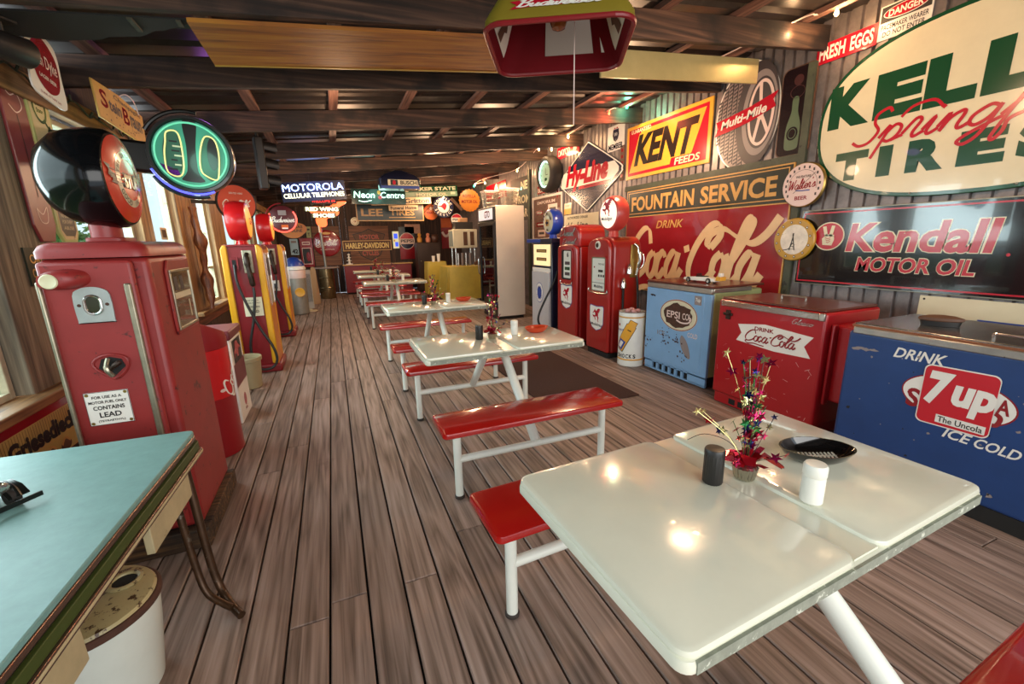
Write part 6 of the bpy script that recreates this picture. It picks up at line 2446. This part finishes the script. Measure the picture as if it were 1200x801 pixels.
g.rr(.0, -.055, .46, .1, .03, mat('dark_olive_outline', '#4a4a14', .4), 1)
g.text('RED WING', -.02, .065, .6, .075, NW, 2, .04)
g.text('SHOES', .0, -.055, .4, .075, NW, 2, .04)
g.build('neon_lettering', t)
cords(t, ((-.2, .11), (.2, .18)), .4)
point('neon_glow', (-.05, 9.45, 2.05), 1.5, (1.0, .35, .15), .2)
# round beer neon and orange sign behind it
NRD = mat('neon_red_ring', '#ff5040', .3, emit=1.3)
t = thing('beer_neon', 'round red neon beer sign hanging left of the winged sign', 'neon sign', (-.80, 9.5, 1.99), wrot(0))
b = MB()
b.lathe([(.24, -.05), (.25, -.03), (.25, 0), (.24, .004)], mat('deep_red_panel', '#4f1018', .35), 40)
b.build('panel', t)
b = MB()
b.tube([(.235 * math.cos(a), .235 * math.sin(a), .02) for a in [PI * (.85 + 1.35 * k / 40) for k in range(41)]], .014, NRD, 8)
b.tube([(.29 * math.cos(a), .29 * math.sin(a), .0) for a in [PI * (.5 + .5 * k / 20) for k in range(21)]], .012, mat('dull_red_tube', '#8a2028', .3), 8)
b.build('neon_ring', t)
g = G()
g.script('Budweiser', 0, 0, .4, .1, S_WHITE, 2, .3)
g.rect(.0, .12, .14, .09, S_GREY, 1)
g.rect(.02, -.14, .12, .08, S_ORANGE, 1)
g.rect(.02, -.165, .1, .025, S_WHITE, 2)
g.build('lettering', t, (0, 0, .006))
cords(t, ((-.05, .24), (.05, .24)), .5)
t = thing('gasoline_sign', 'dark orange oval sign partly hidden by the round red beer neon', 'sign', (-.70, 10.3, 1.81), wrot(0))
b = MB()
b.prism([(p.x, p.y) for p in crom([(-.26, .0, 0), (-.16, .12, 0), (.0, .16, 0), (.2, .12, 0), (.26, 0, 0), (.12, -.13, 0), (0, -.16, 0), (-.14, -.13, 0)], 4, True)], -.015, 0, mat('ochre_orange', '#a8641a', .35))
b.build('board', t)
g = G()
g.text('GAS', .1, .07, .16, .06, S_MBLACK, 1, .02)
g.text('OLINE', .06, -.01, .22, .06, S_MBLACK, 1, .02)
g.build('lettering', t)
cords(t, ((-.1, .13), (.1, .14)), .7)

# neon centre sign, beer lamp, tire board, funeral boards
t = thing('neon_shop_sign', 'dark green glass sign with white glowing Neon Centre script', 'neon sign', (1.06, 9.95, 2.48), wrot(0))
b = MB()
b.box(-.56, -.16, -.03, .56, .15, -.01, mat('dark_green_glass', '#25443a', .15))
b.build('backing', t)
g = G()
g.text('Neon', -.3, .03, .42, .13, NG, 1, .0, .1)
g.text('Centre', .28, .03, .5, .12, NG, 1, .0, .1)
g.stroke([(-.42, -.09), (-.3, -.11), (-.16, -.08)], .012, NG, 1)
g.ell(-.03, .03, .05, .07, S_GREEN, 1)
g.ell(.0, .08, .035, .04, S_YEL, 2)
g.ell(.02, -.02, .04, .04, S_RED, 2)
g.build('neon_lettering', t)
cords(t, ((-.5, .15), (.5, .15)), .22)
point('neon_glow', (1.0, 9.75, 2.5), 2.2, (.5, 1.0, .85), .2)
t = thing('beer_lamp', 'dark blue rectangular BUSCH pool table lamp hanging at the far end', 'lamp', (1.40, 9.3, 2.55), (0, 0, 0))
b = MB()
b.loft([[(p[0], p[1], z) for p in rrect(w, d, .05, 4)] for w, d, z in ((.78, .36, 0), (.80, .38, .19), (.62, .3, .27), (.2, .14, .36))], mat('lamp_navy', '#1a1d33', .3, coat=.3))
b.build('shade', t)
g = G()
g.rect(.05, .115, .58, .11, S_CREAM, 0)
g.rect(-.12, .115, .14, .1, S_MBLACK, 1)
g.ell(-.12, .115, .03, .04, S_RED, 2)
g.text('BUSCH', .16, .115, .32, .075, S_MBLACK, 1, .03)
g.rect(.0, .03, .74, .05, S_BLUE, 0)
g.build('lettering', t, (0, -.1915, 0), (PI / 2, 0, 0))
b = MB()
b.tube([(-.28, 0, .3), (-.28, 0, .42)], .006, CASTI, 6)
b.tube([(.15, 0, .3), (.15, 0, .45)], .006, CASTI, 6)
b.build('hanging_chain', t)
DGB = mat('board_dark_green', '#1c2b20', .35)
t = thing('tire_board', 'dark green board with gold border reading LEE TIRES hung at the far end', 'sign', (1.43, 11.15, 2.23), wrot(0))
b = MB()
b.box(-.80, -.2, -.02, .80, .2, 0, S_GOLD)
b.build('board', t)
g = G()
g.rect(0, 0, 1.55, .36, DGB, 1)
g.text('LEE', -.44, .0, .5, .17, S_GOLD, 2, .03)
g.text('TIRES', .27, .0, .6, .14, S_GOLD, 2, .03)
g.rect(.27, -.115, .64, .022, S_GOLD, 2)
g.build('lettering', t)
cords(t, ((-.7, .2), (.7, .2)), .4)
TANB = mat('board_tan', '#b59a72', .4, 0, .06, 6)
t = thing('funeral_sign', 'long tan board with blackletter words Shannon-Gritton', 'sign', (1.66, 10.8, 2.465), wrot(0, .045))
b = MB()
b.box(-.70, -.075, -.012, .70, .075, 0, TANB)
b.build('board', t)
g = G()
g.text('Shannon-Gritton', 0, 0, 1.3, .11, S_MBLACK, 1, .035)
g.build('lettering', t)
cords(t, ((-.6, .07), (.6, .07)), .35)
t = thing('funeral_sign', 'short tan board reading Funeral Home in black below the longer one', 'sign', (1.68, 10.74, 2.31), wrot(0, .03))
b = MB()
b.box(-.34, -.06, -.012, .34, .06, 0, TANB)
b.build('board', t)
g = G()
g.text('Funeral Home', 0, 0, .6, .075, S_MBLACK, 1, .035)
g.build('lettering', t)
cords(t, ((-.3, .06), (.3, .06)), .14)
t = thing('oil_board', 'dark green board with white letters AKER STATE MOTOR OIL', 'sign', (2.46, 11.35, 2.755), wrot(0, .05))
b = MB()
b.box(-.72, -.13, -.015, .72, .13, 0, S_GREEN)
b.build('board', t)
g = G()
g.rect(0, -.065, 1.42, .12, mat('pale_sage', '#7d9478', .4), 1)
g.text('QUAKER STATE', 0, .06, 1.36, .1, S_CREAM, 2, .03)
g.text('MOTOR OIL', .05, -.07, .8, .07, S_CREAM, 2, .03)
g.rect(.6, -.05, .12, .06, S_CREAM, 2)
g.build('lettering', t)
cords(t, ((-.6, .12), (.6, .12)), .1)
t = thing('service_sign', 'round navy and white SERVICE sign with a red arrowhead face in profile', 'sign', (2.83, 11.5, 2.40), wrot(0))
b = MB()
b.lathe([(.27, -.015), (.272, 0), (.27, .004)], S_NAVY, 44)
b.build('board', t)
g = G()
g.ell(0, 0, .26, .26, S_NAVY, 0, 44)
g.ell(0, 0, .155, .155, S_WHITE, 1, 40)
g.poly([(-.17, .02), (-.06, .03), (.0, .1), (.06, .1), (.09, .03), (.06, -.05), (.02, -.09), (-.01, -.05), (-.05, -.01)], S_RED, 2)
g.arc('PONTIAC', 0, 0, .207, .065, PI / 2, 2.4, S_WHITE, 1)
g.arc('SERVICE', 0, 0, .207, .065, -PI / 2, 2.4, S_WHITE, 1, True)
g.build('lettering', t, (0, 0, .005))
cords(t, ((0, .26),), .3)
t = thing('oil_disc', 'orange scalloped disc sign reading MOTOR OIL under the warm bulbs', 'sign', (3.55, 11.5, 2.57), wrot(0))
b = MB()
b.prism([((.285 + .012 * math.cos(20 * a)) * math.cos(a), (.285 + .012 * math.cos(20 * a)) * math.sin(a)) for a in [2 * PI * k / 120 for k in range(120)]], -.015, 0, mat('disc_orange', '#c9731c', .35, 0, .1, 5))
b.build('board', t)
g = G()
g.text('ROTELLA', 0, .11, .36, .08, S_DRED, 1, .02)
g.text('MOTOR OIL', 0, -.03, .44, .08, S_DRED, 1, .03)
g.build('lettering', t)
cords(t, ((0, .28),), .2)
t = thing('soda_cap_sign', 'small round bottle cap sign with red, white and blue bands', 'sign', (3.18, 11.55, 2.08), wrot(0))
b = MB()
b.lathe([(.165, -.02), (.17, 0), (.155, .012)], S_MBLACK, 40)
b.build('board', t)
g = G()
g.ell(0, 0, .15, .15, S_WHITE, 0, 40)
g.poly([(.142 * math.cos(a), .142 * math.sin(a)) for a in [.35 + (PI - .7) * k / 14 for k in range(15)]], S_RED, 1)
g.poly([(.142 * math.cos(a), .142 * math.sin(a)) for a in [PI + .45 + (PI - .9) * k / 14 for k in range(15)]], S_NAVY, 1)
g.text('PEPSI', 0, .0, .22, .06, S_NAVY, 2, .03)
g.build('lettering', t, (0, 0, .013))
cords(t, ((0, .16),), .6)
t = thing('round_orange_sign', 'plain glowing orange round sign left of the navy service sign', 'sign', (2.60, 12.0, 2.30), wrot(0))
b = MB()
b.lathe([(.195, -.015), (.2, 0), (.19, .006)], mat('soft_orange', '#cf6a38', .4), 36)
b.build('board', t)
g = G()
g.text('TEXACO', 0, -.02, .26, .05, S_DRED, 1, .02)
g.poly([(.07 * (1 if k % 2 == 0 else .4) * math.sin(2 * PI * k / 10), .09 + .07 * (1 if k % 2 == 0 else .4) * math.cos(2 * PI * k / 10)) for k in range(10)], S_PINK, 1)
g.build('lettering', t, (0, 0, .007))
cords(t, ((0, .19),), .5)
b = MB()
b.box(-.035, -.02, -.2, .035, .02, .2, S_BRN)
o = b.build('wooden_baton', None, (3.13, 11.3, 2.45), rot=(0, -.75, 0), bevel=.004)
tag(o, 'brown wooden baton hung aslant beside the navy service sign', 'baton')
t = thing('rocket_sign', 'red sign with a white bottle shape on the far right wall', 'sign', (XR - .004, 11.2, 2.78), wrot(RGT))
b = MB()
b.box(-.75, -.2, 0, .75, .2, .012, S_RED)
b.build('board', t)
g = G()
g.poly([(-.1, -.18), (.25, -.18), (.25, .0), (.15, .15), (.08, .19), (0, .15), (-.1, .0)], S_WHITE, 1)
g.rect(.1, -.12, .8, .1, S_WHITE, 1)
g.text('LION', .1, -.12, .5, .07, S_MBLACK, 2, .03)
g.build('lettering', t, (0, 0, .013))

# ================================================================ FAR END
k_ = 14.75 / 13.4
fx = lambda x: x * k_
fz = lambda z: 1.5 + (z - 1.5) * k_
CRED = mat('counter_red', '#7d1a22', .4, 0, .06, 4)
t = thing('service_counter', 'long red counter with a gold edge across the far end', 'counter', (1.3, 14.25, 0))
b = MB()
b.box(-1.0, -.22, .05, 1.0, .3, .87, CRED)
b.build('front', t, bevel=.006)
b = MB()
b.box(-1.04, -.26, .872, 1.04, .32, .90, S_CREAM)
b.box(-1.045, -.268, .87, 1.045, -.26, .90, S_GOLD)
b.build('worktop', t)
b = MB()
b.box(-.97, -.19, 0, .97, .28, .049, DARK)
b.build('kickboard', t)
g = G()
g.cola(.3, .55, .7, .22, S_PINK, 0, .36)
g.build('lettering', t, (0, -.2215, 0), (PI / 2, 0, 0))
b = MB()
b.lathe([(.1, 0), (.1, .02), (.035, .03), (.03, .09), (.075, .1), (.075, .115), (.03, .125), (.026, .18), (.06, .19), (.06, .205), (.024, .215), (.022, .27), (.045, .28), (.03, .31), (.004, .32)], S_WHITE, 24)
o = b.build('tiered_stand', None, (.46, 14.2, .901))
tag(o, 'white tiered turned stand at the left end of the red counter', 'stand')


def fsign(name, label, x0, x1, z0, z1, m, y=14.79, th=.015):
    cx, cz = (x0 + x1) / 2, (z0 + z1) / 2
    t = thing(name, label, 'sign', (cx, y, cz), wrot(0))
    b = MB()
    b.box(-(x1 - x0) / 2, -(z1 - z0) / 2, 0, (x1 - x0) / 2, (z1 - z0) / 2, th, m)
    b.build('board', t)
    return t


HB = wood('brown_panel', '#4a2c1c', '#6f452c', '#8a5c3c', 0, .8, .6)
t = fsign('motorcycle_board', 'large brown board with the MOTOR CYCLES bar and shield outline', fx(.5), fx(1.6), fz(.95), fz(2.0), HB)
g = G()
sh = [(-.5, .33), (-.2, .4), (0, .5), (.2, .4), (.5, .33), (.42, .12), (.42, -.1), (.3, -.35), (0, -.5), (-.3, -.35), (-.42, -.1), (-.42, .12)]
g.poly(sh, S_MBLACK, 1)
g.poly([(x * .95, y * .95) for x, y in sh], S_BRN, 2)
g.text('MOTOR', 0, .24, .6, .15, mat('dull_orange_red', '#a8482c', .4), 3, .03)
g.text('CYCLES', 0, -.26, .5, .16, mat('dull_orange_red', '#a8482c', .4), 3, .03)
g.build('lettering', t, (0, 0, .016))
t = fsign('motorcycle_sign', 'long yellow lettered HARLEY-DAVIDSON sign across the brown shield board', fx(.3), fx(1.66), fz(1.305), fz(1.60), S_BRN, y=14.765, th=.02)
g = G()
g.frame(0, 0, 1.49, .32, .02, S_GOLD, 1)
g.text('HARLEY-DAVIDSON', 0, 0, 1.32, .18, mat('letter_pale_yellow', '#e0c473', .4), 2, .035)
g.build('lettering', t, (0, 0, .021))
t = fsign('cola_sign', 'navy and red panel with a round PEPSI emblem beside the dark cabinet', fx(1.90), fx(2.36), fz(1.02), fz(1.97), mat('panel_teal_navy', '#1f3a44', .35))
g = G()
g.rect(0, -.32, .5, .4, S_DRED, 1)
g.ell(0, .07, .25, .27, S_PINK, 2, 40)
g.poly([(.23 * math.cos(a), .07 + .25 * math.sin(a)) for a in [.3 + (PI - .6) * k / 16 for k in range(17)]], S_RED, 3)
g.poly([(.23 * math.cos(a), .07 + .25 * math.sin(a)) for a in [PI + .4 + (PI - .8) * k / 16 for k in range(17)]], S_NAVY, 3)
g.text('PEPSI', 0, .07, .42, .1, S_MBLACK, 4, .03)
g.build('lettering', t, (0, 0, .016))
t = fsign('lit_poster', 'small glowing blue and cream poster left of the round cola emblem', fx(1.71), fx(1.89), fz(1.35), fz(1.84), mat('poster_lit_cream', '#d9d9b0', .4, emit=.3), y=14.77)
g = G()
g.rect(0, .12, .12, .16, mat('poster_lit_blue', '#1c46d0', .4, emit=.9), 1)
g.rect(.02, -.14, .1, .14, mat('poster_lit_blue', '#1c46d0', .4, emit=.9), 1)
g.rect(-.05, -.02, .05, .06, S_YEL, 1)
g.build('picture', t, (0, 0, .016))
t = fsign('plywood_panel', 'brown plywood panel on the far wall behind the red disc', fx(-.46), fx(.24), fz(.92), fz(2.0), HB)
t = thing('disc_sign', 'round dark red Coca-Cola disc on the far wall', 'sign', (fx(-.10), 14.765, fz(1.54)), wrot(0))
b = MB()
b.lathe([(.38, 0), (.40, .01), (.39, .025), (.35, .035)], S_DRED, 48)
b.build('board', t)
g = G()
g.cola(0, .0, .64, .22, S_WHITE, 0, .36)
g.text('DRINK', 0, .2, .16, .04, S_WHITE, 0, .02)
g.text('IN BOTTLES', 0, -.19, .4, .04, S_PINK, 0, .01)
g.ell(0, .3, .13, .04, S_YEL, .5)
g.build('lettering', t, (0, 0, .036))
t = fsign('paper_notice', 'pale green paper notice on the far wall left of the plywood', fx(-.60), fx(-.48), fz(1.7), fz(2.0), mat('paper_pale_green', '#a3a878', .6), th=.004)
g = G()
g.text('T', 0, -.07, .06, .1, S_DGREY, 1, .03)
g.rect(0, .08, .08, .05, S_DGREY, 1)
g.build('lettering', t, (0, 0, .005))
t = fsign('number_sign', 'pale blue panel with the number 42 at the far left corner', -1.15, -.93, 1.22, 1.69, mat('panel_pale_blue', '#a9c9d6', .35))
g = G()
g.text('42', .01, -.13, .16, .13, S_MBLACK, 1, .05)
g.rect(0, .15, .14, .06, S_GREY, 1)
g.build('lettering', t, (0, 0, .016))
t = fsign('booth_panel', 'tall dark red panel with a framed dark window at the far left', -.88, -.53, .84, 1.71, S_DRED, th=.05)
g = G()
g.rect(0, .28, .22, .1, S_PINK, 1)
g.rect(0, .28, .18, .04, S_DRED, 2)
g.frame(0, -.1, .26, .5, .02, S_PINK, 1)
g.rect(-.02, -.1, .2, .44, S_MBLACK, 1)
g.ell(.03, -.12, .06, .14, S_DRED, 2)
g.build('artwork', t, (0, 0, .051))
t = thing('wall_disc', 'small white round sign over the brown motorcycle board', 'sign', (fx(.70), 14.78, fz(2.13)), wrot(0))
b = MB()
b.lathe([(.12, 0), (.125, .008), (.12, .012)], S_CREAM, 32)
b.build('board', t)
g = G()
g.ring(0, 0, .1, .1, .012, S_DGREY, 0)
g.text('OK', 0, 0, .09, .06, S_DRED, 0, .02)
g.build('lettering', t, (0, 0, .013))
t = thing('banner', 'tall red and white pennant banner on the far wall right of the dark cabinet', 'banner', (3.70, 14.78, 1.8), wrot(0))
b = MB()
b.box(-.19, -.52, 0, .19, .5, .008, S_DRED)
b.build('cloth', t)
g = G()
g.rect(0, .33, .36, .3, S_ORANGE, 0)
g.stroke([(-.16, .04), (-.05, -.1), (.1, -.02), (.17, .06)], .08, S_PINK, 0)
g.build('print', t, (0, 0, .009))
for (x, z, w, h, m, lab) in ((2.55, 1.95, .5, .3, 'pinkish_board', 'pinkish peg board on the far wall above the dark cabinet'), (.05 - 1.28, 2.35, .3, .4, 'dull_red_board', 'dull red board high in the far left corner')):
    t = fsign('wall_board', lab, x - w / 2, x + w / 2, z - h / 2, z + h / 2, mat(m, '#c9977d' if m == 'pinkish_board' else '#7d2f26', .5))
    g = G()
    for q in range(4):
        g.ell(-w * .35 + q * w * .22, 0, .012, .012, S_DGREY, 1, 10)
    g.build('holes', t, (0, 0, .016))

# dark cabinet with figurines
t = thing('metal_cabinet', 'tall dark brown metal cabinet at the far right of the counter', 'cabinet', (2.76, 13.55, 0))
DKC = mat('cabinet_dark_brown', '#3a2a22', .4, .3, .2, 5)
b = MB()
b.box(-.36, -.24, .05, .36, .25, 1.5, DKC)
b.build('body', t, bevel=.008)
b = MB()
b.box(-.34, -.255, .08, .34, -.242, 1.47, DKC)
d_ = b.build('door', t, bevel=.006)
b = MB()
b.cyl((-.28, -.256, .95), (-.28, -.29, .95), .02, CHR, 12)
b.build('door_handle', d_)
b = MB()
b.box(-.34, -.22, 0, .34, .23, .049, DARK)
b.build('base', t)
for i, (x, c, lab) in enumerate(((-.24, '#c9903c', 'amber jar on top of the dark cabinet, left'), (.02, '#d98a6a', 'small pink doll shape on top of the dark cabinet'), (.23, '#4a2c20', 'dark brown pot on top of the dark cabinet, right'))):
    b = MB()
    b.lathe([(.05, 0), (.07, .02), (.075, .12), (.04, .17), (.045, .2), (.055, .23), (.04, .27), (.01, .285)] if i != 2 else [(.08, 0), (.11, .04), (.12, .16), (.09, .22), (.1, .24), (.02, .245)], mat('ornament_%d' % i, c, .4), 24)
    o = b.build(('jar', 'doll', 'pot')[i], None, (2.76 + x, 13.5, 1.501))
    tag(o, lab, ('jar', 'doll', 'pot')[i])

# yellow draped stands, cups and the drink machine
DRAPE = mat('yellow_oilcloth', '#bda440', .4, 0, .12, 4)


def draped(label, loc, w, d, h, seed):
    r = random.Random(seed)
    t = thing('draped_table', label, 'table', loc)
    b = MB()
    n = 64
    base = rrect(w, d, .04, 6)
    rings = []
    P = [Vector((p[0], p[1], 0)) for p in rrect(w, d, .05, 15)]
    N = len(P)
    for zf, amp in ((1.0, 0), (.985, .004), (.8, .03), (.5, .05), (.18, .075)):
        ring = []
        for i, p in enumerate(P):
            a = 2 * PI * i / N
            f = 1 + (amp * (1 + math.sin(9 * a + seed) + .6 * math.sin(17 * a + 2 * seed)))
            ring.append((p.x * f, p.y * f, h * zf if zf > .9 else h * zf + .02 * math.sin(5 * a)))
        rings.append(ring)
    b.loft(rings[::-1], DRAPE, caps=False)
    b.add([v for v in rings[0]], [tuple(range(N))], DRAPE)
    b.build('cloth', t)
    b = MB()
    for sx in (-1, 1):
        for sy in (-1, 1):
            b.cyl((sx * (w / 2 - .06), sy * (d / 2 - .06), 0), (sx * (w / 2 - .06), sy * (d / 2 - .06), h * .3), .02, DARK, 10)
    for q, sx in enumerate((-1, 1)):
        pass
    b2 = b
    b2.build('legs', t)
    return t


draped('square stand draped in yellow oilcloth beside the tall fridge', (2.87, 10.25, 0), .86, .8, .93, 2)
draped('stand draped in yellow oilcloth, behind and left of the other draped stand', (2.52, 11.5, 0), .5, .5, 1.0, 5)
for i, (x, y, s) in enumerate(((2.46, 11.42, 1.0), (2.60, 11.42, 1.35))):
    b = MB()
    b.lathe([(.035, 0), (.045, .14 * s), (.05, .15 * s), (.044, .15 * s), (.034, .02), (.01, .018)], S_WHITE, 24)
    o = b.build('paper_cup', None, (x, y, 1.002))
    tag(o, ('shorter white cup stack on the far draped stand', 'taller white cup stack on the far draped stand')[i], 'cup')
t = thing('drink_machine', 'cream boxy drink dispenser with dark vents on legs, on the yellow draped stand', 'machine', (3.02, 10.45, .932))
b = MB()
b.box(-.3, -.2, .42, .3, .25, .86, S_CREAM)
b.build('body', t, bevel=.012)
b = MB()
b.box(-.305, -.16, .46, -.2985, .2, .82, mat('machine_window', '#7d8a84', .2))
b.build('window', t)
for x in (-.05, .12):
    b = MB()
    b.box(x, -.206, .48, x + .1, -.1985, .8, S_BRN)
    b.build('vent', t)
for x in (-.24, .24):
    for y in (-.15, .2):
        b = MB()
        b.cyl((x, y, 0), (x, y, .43), .022, CHR, 14)
        b.build('leg', t)
b = MB()
for k in range(4):
    b.cyl((-.18 + k * .1, -.12, .0), (-.18 + k * .1, -.12, .3), .03, S_GREY if k % 2 else CHR, 16)
b.build('dispenser', t)
b = MB()
b.box(-.16, -.04, 0, .16, .04, .07, S_BRN)
o = b.build('cash_box', None, (3.30, 9.98, 1.02), rot=(0, -.5, 0), bevel=.005)
tag(o, 'brown slanted box leaning beside the drink dispenser', 'box')
b = MB()
b.box(-.22, -.12, 0, .22, .12, .17, S_MBLACK)
b.box(-.1, -.1, .171, .1, .08, .27, mat('hat_tan', '#a8805a', .6))
o = b.build('radio', None, (3.04, 10.5, 1.794), bevel=.01)
tag(o, 'dark radio with a tan cap on top of the drink dispenser', 'radio')

# far left corner pieces
t = thing('domed_cooler', 'grey barrel drink cooler with a white and blue domed lid at the far left', 'cooler', (-.80, 10.6, 0))
b = MB()
b.lathe([(.17, 0), (.19, .02), (.2, .85), (.19, .9)], mat('barrel_grey', '#8a857a', .4, .2, .15, 5), 36)
b.build('barrel', t)
b = MB()
b.lathe([(.203, .80), (.206, .81), (.206, .96), (.2, .975)], S_PINK, 36)
b.build('label_band', t)
b = MB()
b.lathe([(.2, .978), (.225, .985), (.225, 1.02), (.2, 1.06)], S_WHITE, 36)
b.lathe([(.199, 1.061), (.19, 1.11), (.16, 1.18), (.1, 1.235), (.02, 1.255)], S_BLUE, 36)
b.build('domed_lid', t)
b = MB()
b.tube([(.19 * math.cos(a), -.2 + .0 * a, .5 + .09 * math.sin(a)) for a in [2 * PI * k / 20 for k in range(20)]], .02, S_YEL, 8, closed=True) if False else b.lathe([(.07, -.2), (.09, -.205), (.1, -.2), (.09, -.19)], S_YEL, 24, (.06, 0, .5), 'y')
b.build('emblem_ring', t)
t = thing('tower_fan', 'pale grey tower fan on the floor at the far left', 'fan', (-.60, 10.95, 0), (0, 0, .1))
b = MB()
b.lathe([(.15, 0), (.15, .015), (.05, .03), (.04, .07), (.01, .07)], S_CREAM, 28)
b.build('base', t)
b = MB()
b.prism(rrect(.17, .15, .04, 5), .071, .95, mat('fan_grey', '#b4b6b2', .4))
b.build('body', t, bevel=.006)
b = MB()
for k in range(9):
    b.box(-.03 + k * .0115, -.0775, .22, -.026 + k * .0115, -.0752, .86, S_MBLACK)
b.build('grille', t)
t = thing('drum_table', 'steel drum table with a round plate top in front of the red disc', 'table', (-.22, 13.4, 0))
b = MB()
b.lathe([(.2, 0), (.21, .02), (.21, .3), (.218, .31), (.21, .32), (.21, .58), (.218, .59), (.21, .6), (.21, .84), (.2, .85)], mat('brassy_steel', '#8d7a58', .25, .85), 40)
b.build('drum', t)
b = MB()
b.lathe([(.36, .851), (.37, .86), (.37, .875), (.36, .88), (.02, .88)], S_GREY, 44)
b.build('plate_top', t)
t = thing('striped_pole', 'upright grey pole with a striped tip standing on the drum table', 'pole', (-.20, 13.3, .881))
b = MB()
b.cyl((0, 0, .0), (-.03, 0, .95), .035, mat('pole_grey', '#8d8a84', .35, .6), 16)
b.build('shaft', t)
for i, (m, dx) in enumerate(((S_WHITE, -.03), (S_YEL, 0), (S_RED, .03))):
    b = MB()
    b.box(-.03 + dx - .014, -.03, .951, -.03 + dx + .014, .03, 1.14, m)
    b.build('stripe', t)
for i, (x, rz) in enumerate(((-.53, .03), (-.46, -.06))):
    b = MB()
    b.prism([(p.x, p.y) for p in crom([(-.05, 0, 0), (.05, 0, 0), (.06, .5, 0), (.055, .9, 0), (-.055, .9, 0), (-.06, .5, 0)], 4, True)], 0, .02, mat('tan_board', '#b08a5c', .5))
    o = b.build('leaning_board', None, (x, 12.2 + i * .05, .003), rot=(PI / 2 - .05, rz, 0))
    tag(o, ('left of two tan boards standing between the fan and the drum', 'right of two tan boards standing between the fan and the drum')[i], 'board')

# ================================================================ STRING LIGHTS
BUL = {'w': mat('bulb_warm', '#ffcf80', .3, emit=18), 'r': mat('bulb_red', '#ff3a20', .3, emit=9), 'g': mat('bulb_green', '#30ffa0', .3, emit=7)}
t = thing('string_lights', 'string of small warm, red and green bulbs along the right side under the roof', 'lights', (0, 0, 0))
bp_ = [(3.9, 2.6, 3.2, 'w'), (3.7, 2.885, 3.16, 'w'), (3.88, 5.24, 3.22, 'g'), (3.6, 5.24, 3.12, 'r'), (3.86, 6.78, 3.17, 'w'), (3.95, 7.55, 3.12, 'w'), (3.86, 7.9, 3.18, 'w'), (3.98, 9.24, 3.0, 'w'),
       (3.75, 10.85, 3.0, 'r'), (3.55, 11.05, 2.88, 'g'), (3.9, 11.2, 2.98, 'w'), (3.8, 11.75, 3.0, 'w'), (2.83, 11.42, 2.63, 'w'), (2.25, 11.9, 2.1, 'w')]
cab = [(p[0], p[1], p[2] + .035) for p in bp_]
b = MB()
b.tube(crom([(4.1, 1.0, 3.25)] + cab[:12], 5), .006, S_PINK, 6)
b.tube(crom([cab[10], (3.3, 11.4, 2.8), cab[12], (2.5, 11.7, 2.4), cab[13]], 5), .004, WIRE, 6)
b.build('cable', t)
for (x, y, z, c) in bp_:
    b = MB()
    b.lathe([(.009, .032), (.010, .015), (.016, .002), (.017, -.008), (.011, -.02), (.003, -.026)], BUL[c], 14, (x, y, z))
    b.build('bulb', t)
    point('string_bulb_light', (x, y - .05, z - .05), 5.0 if c == 'w' else 4.0, {'w': (1, .6, .3), 'r': (1, .12, .06), 'g': (.2, 1, .6)}[c], .03)
# green fairy-light cable along the left header
b = MB()
r = random.Random(9)
pts = [(XL + .06 + r.uniform(0, .02), 2.4 + k * .09, 2.40 + r.uniform(-.03, .04)) for k in range(30)]
b.tube(crom(pts, 3), .006, mat('fairy_cable_green', '#1c2a1a', .5), 6)
for p in pts[::2]:
    b.cyl(p, (p[0] + r.uniform(0, .03), p[1] + r.uniform(-.02, .02), p[2] + .035), .007, mat('fairy_cable_green', '#1c2a1a', .5), 6)
o = b.build('fairy_light_cable')
tag(o, 'dark green fairy light cable draped along the left window header', 'cable')
